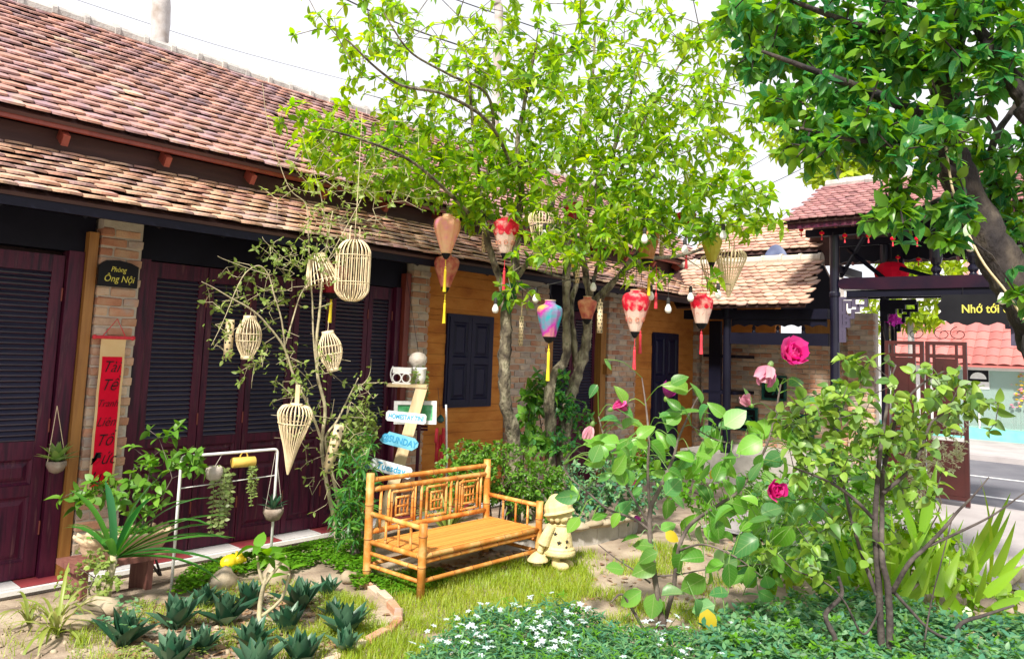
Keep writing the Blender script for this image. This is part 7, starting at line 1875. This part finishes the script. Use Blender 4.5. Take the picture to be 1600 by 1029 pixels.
def hibleaf(Ms, px, py, D, Lpx, ang, tilt=None):
    """one broad leaf: photo position of its middle, length in photo pixels, direction in the view, its own tilt"""
    k = D / F_PX; L = Lpx * k * .80; d = RGT * math.cos(math.radians(ang)) + UPV * math.sin(math.radians(ang)) + FWD * rnd.uniform(-.45, .3); d.normalize()
    up_ = Vector((0, 0, 1)) * rnd.uniform(.4, 1) - FWD * rnd.uniform(.2, 1.0) + rv(.3); c = atD(px, py, D); M = frame(c - d * L * .5, d, up_, L); Ms.append(M); return M
h1 = onZ(1036, 985); hb = thing('hibiscus_shrub', 'open hibiscus shrub with big pale green leaves and pink flowers, on thin grey twin stems', 'shrub', h1)
sk = Skel(); HD = 4.72
sk.limb([h1 + Vector((0, 0, -.04)), atD(1032, 960, HD), atD(1020, 880, HD), atD(1015, 820, HD), atD(1018, 790, HD), atD(1035, 755, HD), atD(1052, 715, HD + .1), atD(1062, 680, HD + .1), atD(1090, 620, HD + .1)], [.021, .019, .017, .016, .015, .013, .010, .008, .005])
sk.limb([atD(1036, 978, HD), atD(1052, 920, HD - .05), atD(1060, 860, HD - .1), atD(1078, 820, HD - .1), atD(1120, 790, HD - .2), atD(1160, 760, HD - .2), atD(1200, 690, HD - .2), atD(1220, 600, HD - .2)], [.017, .015, .013, .012, .010, .009, .007, .005])
sk.limb([atD(1016, 800, HD), atD(1012, 740, HD), atD(1014, 690, HD), atD(1010, 640, HD + .1), atD(1003, 590, HD + .2)], [.010, .009, .008, .006, .004])
sk.limb([atD(1018, 830, HD), atD(990, 810, HD), atD(950, 795, HD), atD(920, 770, HD), atD(890, 745, HD), atD(880, 725, HD)], [.009, .008, .007, .005, .004, .003])
sk.limb([atD(1016, 910, HD), atD(990, 890, HD), atD(960, 870, HD), atD(935, 850, HD)], [.006, .005, .004, .003])
sk.limb([atD(1020, 900, HD), atD(1060, 897, HD), atD(1110, 888, HD - .1), atD(1200, 880, HD - .1)], [.006, .005, .004, .003])
sk.limb([atD(1004, 980, HD - .1), atD(990, 955, HD - .1), atD(972, 928, HD - .1), atD(955, 940, HD - .1)], [.010, .009, .007, .004])
sk.limb([atD(1200, 690, HD - .2), atD(1130, 690, HD - .1), atD(1080, 665, HD)], [.006, .005, .004])
sk.limb([atD(1060, 860, HD - .1), atD(1100, 850, HD - .3), atD(1150, 870, HD - .4), atD(1190, 900, HD - .4)], [.007, .006, .005, .003])
sk.limb([atD(1015, 820, HD), atD(980, 760, HD + .1), atD(950, 700, HD + .2), atD(935, 650, HD + .2)], [.008, .007, .006, .004])
tm = MB()
for q, rr in sk.lim: trunk_tube(tm, q, rr, 8, .04)
tm.build('stem', M_shrubbark, hb, True)
Ms = []
big = [(985, 838, 4.7, 38, 180), (1012, 868, 4.6, 42, 200), (1008, 888, 4.65, 52, 195), (960, 887, 4.6, 42, 165), (985, 935, 4.6, 52, 215), (1045, 822, 4.7, 36, 20), (1075, 832, 4.7, 42, 300), (1140, 900, 4.3, 52, 275), (1082, 913, 4.5, 60, 215), (1098, 950, 4.5, 50, 200), (1172, 902, 4.3, 50, 280), (1200, 912, 4.3, 42, 290), (1115, 885, 4.5, 42, 200), (1060, 880, 4.6, 45, 250), (1020, 948, 4.7, 52, 260), (1033, 955, 4.7, 44, 250),
       (1060, 780, 4.7, 38, 330), (885, 776, 4.7, 48, 190), (898, 772, 4.7, 30, 90), (895, 820, 4.7, 42, 225), (938, 806, 4.75, 36, 20), (1005, 850, 4.7, 40, 170), (1150, 652, 4.5, 56, 35), (1085, 640, 4.6, 58, 25), (1180, 665, 4.5, 44, 350), (1140, 738, 4.5, 46, 270), (1158, 758, 4.4, 42, 300), (1172, 695, 4.4, 56, 200), (1250, 622, 4.4, 48, 260), (1222, 652, 4.4, 40, 180), (1228, 678, 4.4, 34, 150), (1105, 702, 4.5, 62, 200), (1205, 598, 4.5, 44, 120), (1245, 595, 4.5, 38, 30),
       (940, 690, 4.8, 60, 160), (975, 702, 4.8, 52, 240), (955, 655, 4.9, 42, 150), (1000, 690, 4.8, 48, 60), (930, 720, 4.8, 46, 200), (985, 660, 4.9, 40, 40), (1030, 700, 4.8, 46, 330), (1070, 720, 4.7, 50, 250), (1040, 660, 4.8, 40, 100), (1120, 640, 4.6, 40, 140), (1160, 790, 4.4, 50, 340), (1190, 810, 4.3, 52, 20), (1130, 800, 4.4, 48, 200), (1215, 770, 4.3, 52, 10), (1180, 735, 4.4, 46, 60), (1230, 730, 4.3, 46, 300), (1250, 690, 4.3, 60, 15), (1290, 712, 4.3, 56, 10), (1165, 850, 4.3, 60, 200), (1120, 830, 4.5, 46, 330), (1225, 840, 4.3, 56, 240), (1215, 880, 4.2, 50, 320), (1255, 800, 4.3, 50, 60), (1000, 745, 4.8, 44, 190), (960, 740, 4.8, 44, 150), (1050, 745, 4.7, 40, 50), (1100, 770, 4.6, 46, 120), (1085, 870, 4.4, 46, 170), (1265, 880, 4.2, 50, 200), (1170, 620, 4.6, 36, 90), (1268, 655, 4.4, 44, 20)]
for a in big: hibleaf(Ms, *a)
for k in range(150):
    px, py = rnd.choice([(1110, 760), (1040, 740), (1190, 850), (1150, 900), (1290, 800), (960, 690), (1050, 700), (1150, 700), (1200, 760), (1150, 840), (1240, 700), (1000, 720), (1240, 840), (1080, 650)]); hibleaf(Ms, px + rnd.gauss(0, 42), py + rnd.gauss(0, 40), 4.6 + rnd.uniform(-.25, .4), rnd.uniform(26, 48), rnd.uniform(0, 360))
pet = MB()
A = np.array([tuple(p) for p in sk.P])
for M in Ms:
    b = M.to_translation(); j = int(((A - np.array(tuple(b))) ** 2).sum(1).argmin()); q = sk.P[j]; mid = (b + q) / 2 + Vector((0, 0, .04)); pet.tube(smooth_path([q, mid, b], 3), .0028, 4, cap=False)
pet.build('petioles', L_hib, hb)['kind'] = 'stuff'
leaves(hb, G_hib, L_hib, Ms, 240)
Ms = []; hibleaf(Ms, 1106, 972, 4.25, 50, 265); hibleaf(Ms, 1120, 738, 4.7, 36, 40); hibleaf(Ms, 1050, 838, 4.6, 30, 330); 
for M in Ms: o = inst('leaf', leaf_me(G_hib[0], L_yellow, 'leaf'), M, hb); o['label'] = 'yellowed leaf'
up_f = Vector((0, 0, 1)) - FWD * .5
blossom('bright pink open hibiscus flower, highest and largest of all', 1232, 558, 4.45, .13, P_pink, -FWD * .9 + Vector((0, 0, .55)) + RGT * .15, .95, 16)
blossom('faded pale pink hibiscus flower drooping beside the bright pink one', 1203, 572, 4.48, .115, P_pale, -Vector((0, 0, .6)) - RGT * .4 - FWD * .4, .6, 10, True)
blossom('purple crumpled hibiscus flower in front of the dark panelled door', 1042, 620, 4.75, .10, P_purple, up_f + RGT * .3, .6, 11)
blossom('magenta hibiscus flower in profile before the second brick column', 957, 638, 4.85, .10, P_pink, up_f * .5 + RGT * .8 - UPV * .1, .55, 9)
blossom('wilted mauve hibiscus flower drooping left of the magenta one', 925, 665, 4.9, .10, P_pale, -Vector((0, 0, 1)) - RGT * .3, .5, 9, True)
blossom('small wilted pink flower right of the black corridor post', 1172, 632, 4.55, .085, P_pale, UPV * .6 - RGT * .8 - FWD * .3, .5, 8, True)
blossom('deep pink double flower lower in the shrub among broad leaves', 1206, 765, 4.25, .095, P_pink, -FWD + UPV * .3 + RGT * .2, .8, 12)
blossom('little purple bud flower by the stone kerb', 1002, 812, 4.75, .05, P_purple, -RGT + UPV * .2, .5, 7)
blossom('bright pink bud flower above the stone kerb', 985, 752, 4.85, .06, P_pink, -FWD + UPV * .4, .5, 7)

# ------------------------------------------------------------------ second shrub with olive leaves
h2 = onZ(1378, 1062); hb2 = thing('olive_leaved_shrub', 'dark stemmed shrub with small rounded olive leaves at the right front', 'shrub', h2); ED = 4.12
sk = Skel(); e = lambda px, py, d=0: atD(px, py, ED + d)
sk.limb([h2 + Vector((0, 0, -.04)), e(1378, 1020), e(1375, 960), e(1372, 900), e(1368, 840), e(1368, 800), e(1372, 740), e(1376, 700), e(1385, 640, .1), e(1390, 600, .1), e(1400, 570, .1)], [.022, .020, .019, .018, .017, .015, .013, .011, .009, .006, .004])
sk.limb([h2 + Vector((.05, -.04, -.04)), e(1391, 1020, -.04), e(1390, 960, -.04), e(1386, 910, -.04), e(1378, 870, -.04), e(1378, 800, .06), e(1380, 740, .08), e(1392, 690, .1), e(1405, 640, .1), e(1440, 600, .1), e(1475, 580, .1)], [.022, .020, .018, .017, .015, .013, .012, .010, .008, .006, .004])
sk.limb([e(1394, 925), e(1420, 880, -.1), e(1446, 855, -.1), e(1475, 825, -.15), e(1495, 800, -.15), e(1520, 775, -.2), e(1545, 745, -.2)], [.013, .012, .010, .009, .007, .005, .003])
sk.limb([e(1446, 855, -.1), e(1500, 830, -.15), e(1550, 805, -.2), e(1600, 770, -.25)], [.008, .007, .005, .003])
sk.limb([e(1370, 930), e(1345, 860, .1), e(1330, 810, .1), e(1318, 760, .1), e(1300, 700, .1), e(1310, 640, .1)], [.013, .011, .010, .008, .006, .004])
sk.limb([e(1365, 810), e(1330, 775), e(1290, 750), e(1240, 730)], [.011, .009, .007, .004]); sk.limb([e(1380, 770), e(1420, 735), e(1440, 700), e(1455, 660), e(1480, 640), e(1500, 600)], [.012, .010, .009, .007, .005, .003])
sk.limb([e(1384, 910), e(1420, 950), e(1455, 985), e(1490, 1000)], [.010, .009, .008, .006]); sk.limb([e(1380, 940), e(1350, 990, -.05), e(1320, 940, -.1), e(1290, 910, -.1), e(1240, 890, -.1)], [.006, .006, .005, .004, .003])
sk.limb([e(1300, 1045), e(1305, 1000), e(1290, 960), e(1315, 930), e(1310, 900)], [.016, .015, .013, .011, .008])
sk.limb([e(1440, 1060), e(1445, 1000, -.1), e(1455, 940, -.1), e(1470, 880, -.15), e(1490, 800, -.15)], [.005, .005, .004, .003, .003])
sk.limb([e(1490, 1010, .2), e(1500, 975, .2), e(1540, 960, .2), e(1585, 945, .2)], [.016, .012, .009, .006])
tm = MB()
for q, rr in sk.lim: trunk_tube(tm, q, rr, 8, .04)
tm.build('stem', M_stemdark, hb2, True)
pts = []
for a in ((1290, 640, 4.2, 75, 55, .25, 24), (1380, 620, 4.2, 90, 60, .25, 28), (1350, 690, 4.1, 130, 45, .25, 32), (1460, 660, 4.2, 75, 55, .25, 22), (1490, 620, 4.2, 40, 40, .2, 14), (1290, 720, 4.15, 80, 45, .2, 19), (1420, 740, 4.1, 60, 40, .2, 11), (1280, 820, 4.2, 60, 60, .25, 13), (1250, 880, 4.1, 60, 50, .2, 10), (1340, 830, 4.3, 50, 60, .2, 9), (1400, 850, 4.3, 50, 70, .25, 6), (1520, 640, 4.2, 30, 40, .2, 8), (1330, 570, 4.3, 30, 20, .1, 6), (1460, 590, 4.2, 20, 20, .1, 5), (1240, 660, 4.3, 30, 40, .1, 10)):
    pts += blob(*a)
tw = MB(); tips = sk.twigs(pts, tw, .1, .0042, .08); tw.build('twigs', M_stemdark, hb2)['kind'] = 'stuff'
Ms = []
for p, d in tips:
    whorl(p, d, rnd.randint(3, 4), .074, Ms, 1.1, .8)
    if rnd.random() < .5: whorl(p - d * .07, d, 2, .066, Ms, 1.2, .8)
leaves(hb2, G_hib, L_olive, Ms, 300)

# ------------------------------------------------------------------ ginger clumps with long upright leaves
def ginger(lab, base, specs):
    t = thing('ginger_clump', lab, 'plant', base, 'ginger clumps by the driveway')
    for px0, py0, px1, py1, D, wpx in specs:
        a, b_ = atD(px0, py0, D), atD(px1, py1, D + rnd.uniform(-.15, .15)); L = (b_ - a).length; W = wpx * D / F_PX
        g = strap_geo(L, W * .66, rnd.uniform(.1, .7), 8, .35, .22); me = bpy.data.meshes.new('leaf'); me.from_pydata(g[0], [], g[1]); me.materials.append(L_ginger); me.polygons.foreach_set('use_smooth', [True] * len(me.polygons))
        inst('leaf', me, frame(a, b_ - a, -FWD + Vector((rnd.gauss(0, .5), rnd.gauss(0, .5), .5))), t)
gb1 = onZ(1545, 935); gb2 = onZ(1430, 930)
S1 = [(1545, 910, 1555, 745, 5.3, 22), (1550, 900, 1590, 815, 5.2, 24), (1530, 880, 1585, 800, 5.2, 26), (1520, 900, 1580, 770, 5.4, 22), (1540, 930, 1600, 880, 5.0, 26), (1525, 940, 1545, 880, 5.1, 22), (1550, 950, 1610, 930, 5.0, 26), (1500, 960, 1460, 890, 5.0, 26), (1510, 880, 1565, 790, 5.4, 20), (1560, 900, 1610, 850, 5.2, 22), (1515, 950, 1540, 850, 5.2, 24), (1555, 970, 1620, 960, 4.9, 26)]
S2 = [(1440, 830, 1468, 718, 5.2, 26), (1430, 850, 1400, 740, 5.3, 24), (1410, 900, 1440, 800, 5.2, 24), (1450, 900, 1490, 830, 5.1, 24), (1470, 930, 1505, 850, 5.1, 26), (1400, 930, 1350, 850, 5.3, 22), (1460, 960, 1520, 900, 5.0, 24), (1420, 960, 1470, 880, 5.0, 26), (1300, 930, 1260, 840, 5.4, 22), (1330, 920, 1310, 800, 5.5, 22), (1240, 900, 1200, 800, 5.6, 22), (1350, 900, 1330, 770, 5.6, 24), (1280, 880, 1250, 790, 5.7, 22), (1380, 880, 1390, 780, 5.5, 22), (1220, 880, 1240, 780, 5.8, 20)]
for k in range(60):
    x = rnd.uniform(1200, 1520); y = rnd.uniform(880, 960); S2.append((x, y, x + rnd.gauss(0, 45), y - rnd.uniform(60, 130), rnd.uniform(5.0, 6.0), rnd.uniform(14, 24)))
ginger('tall clump of long bright green ginger leaves at the right edge by the driveway', Vector((gb1.x, gb1.y, 0)), S1); ginger('row of ginger leaves behind the olive leaved shrub', Vector((gb2.x, gb2.y, 0)), S2)
bush('broad_leaved_shrub', 'bright broad leafed shrub filling the gap between hibiscus and olive leaved shrub', gz(1235, 900), [(1220, 820, 5.3, 70, 75, .3, 34), (1290, 850, 5.3, 60, 60, .3, 28), (1180, 880, 5.2, 50, 40, .25, 16), (1330, 780, 5.4, 45, 60, .25, 20)], .105, L_hib, G_hib, 120, 4, .008)
bush('broad_leaved_shrub', 'yellow green broad leafed shrub behind the stems of the olive leaved shrub', gz(1420, 900), [(1400, 790, 5.6, 60, 80, .3, 40), (1470, 870, 5.5, 60, 50, .3, 34), (1360, 870, 5.5, 50, 50, .3, 26), (1540, 930, 5.2, 50, 25, .2, 18)], .10, L_ginger, G_broad, 90, 4, .007)
bush('leafy_shrub', 'pale leafed low shrub along the path behind the hibiscus', gz(1120, 800), [(1110, 770, 7.0, 70, 40, .3, 60), (1010, 720, 7.6, 60, 35, .3, 50), (1190, 760, 7.0, 50, 40, .3, 40)], .075, L_cover, G_broad, 50, 4, .006)
bush('leafy_shrub', 'mid green shrub at the foot of the brick pier beside the black gate post', Vector((9.3, 3.15, 0)), [(1310, 740, 9.2, 55, 50, .4, 90), (1380, 760, 8.8, 50, 50, .4, 80), (1250, 770, 8.8, 45, 30, .3, 40), (1345, 690, 9.2, 35, 30, .3, 36)], .085, L_bush, G_broad, 60, 5, .008)
bush('leafy_shrub', 'fine leafed yellow green shrub in front of the pier shrub, behind the hibiscus', gz(1290, 860), [(1270, 790, 6.4, 70, 50, .35, 70), (1190, 800, 6.4, 60, 40, .3, 50), (1350, 830, 6.2, 50, 45, .3, 40)], .055, L_cover, G_small, 40, 6, .006)
# pale flowering spray before the gate doors
L_spray = leafmat('pale_spray', [(.36, .40, .20), (.50, .52, .32), (.60, .60, .42)], .3)
bush('pale_flowering_shrub', 'feathery pale flowering shrub standing before the red brown gate doors', gz(1445, 830), [(1430, 720, 6.3, 26, 60, .2, 70), (1470, 710, 6.3, 30, 30, .2, 36), (1425, 780, 6.2, 24, 40, .2, 40), (1505, 690, 6.3, 18, 30, .15, 20)], .036, L_spray, G_tiny, 0, 6, .006, m_st=M_barkp)
P_mag = leafmat('magenta_bract', [(.60, .03, .48), (.74, .08, .60)], .4, .5, .1)
bush('bougainvillea', 'small bougainvillea with purple bracts beside the fretwork of the gate', Vector((onX(1395, 600, 11.6).x, onX(1395, 600, 11.6).y, -.1)), [(1396, 500, 10.9, 11, 11, .1, 24)], .06, P_mag, G_broad, 10, 5, .010)
# twigs and log by the right edge
tw = MB(); 
for pts, r in (([onZ(1560, 930) + Vector((0, 0, .03)), onZ(1600, 905) + Vector((0, 0, .06)), onZ(1660, 880) + Vector((0, 0, .05))], .03), ): tw.tube(smooth_path(pts, 4), r, 8)
o = tw.build('fallen_branch', M_barkp, None, True, onZ(1590, 905)); tag(o, 'pale fallen branch lying at the right edge by the ginger', 'branch')
print('plants ready', len(COL.objects))
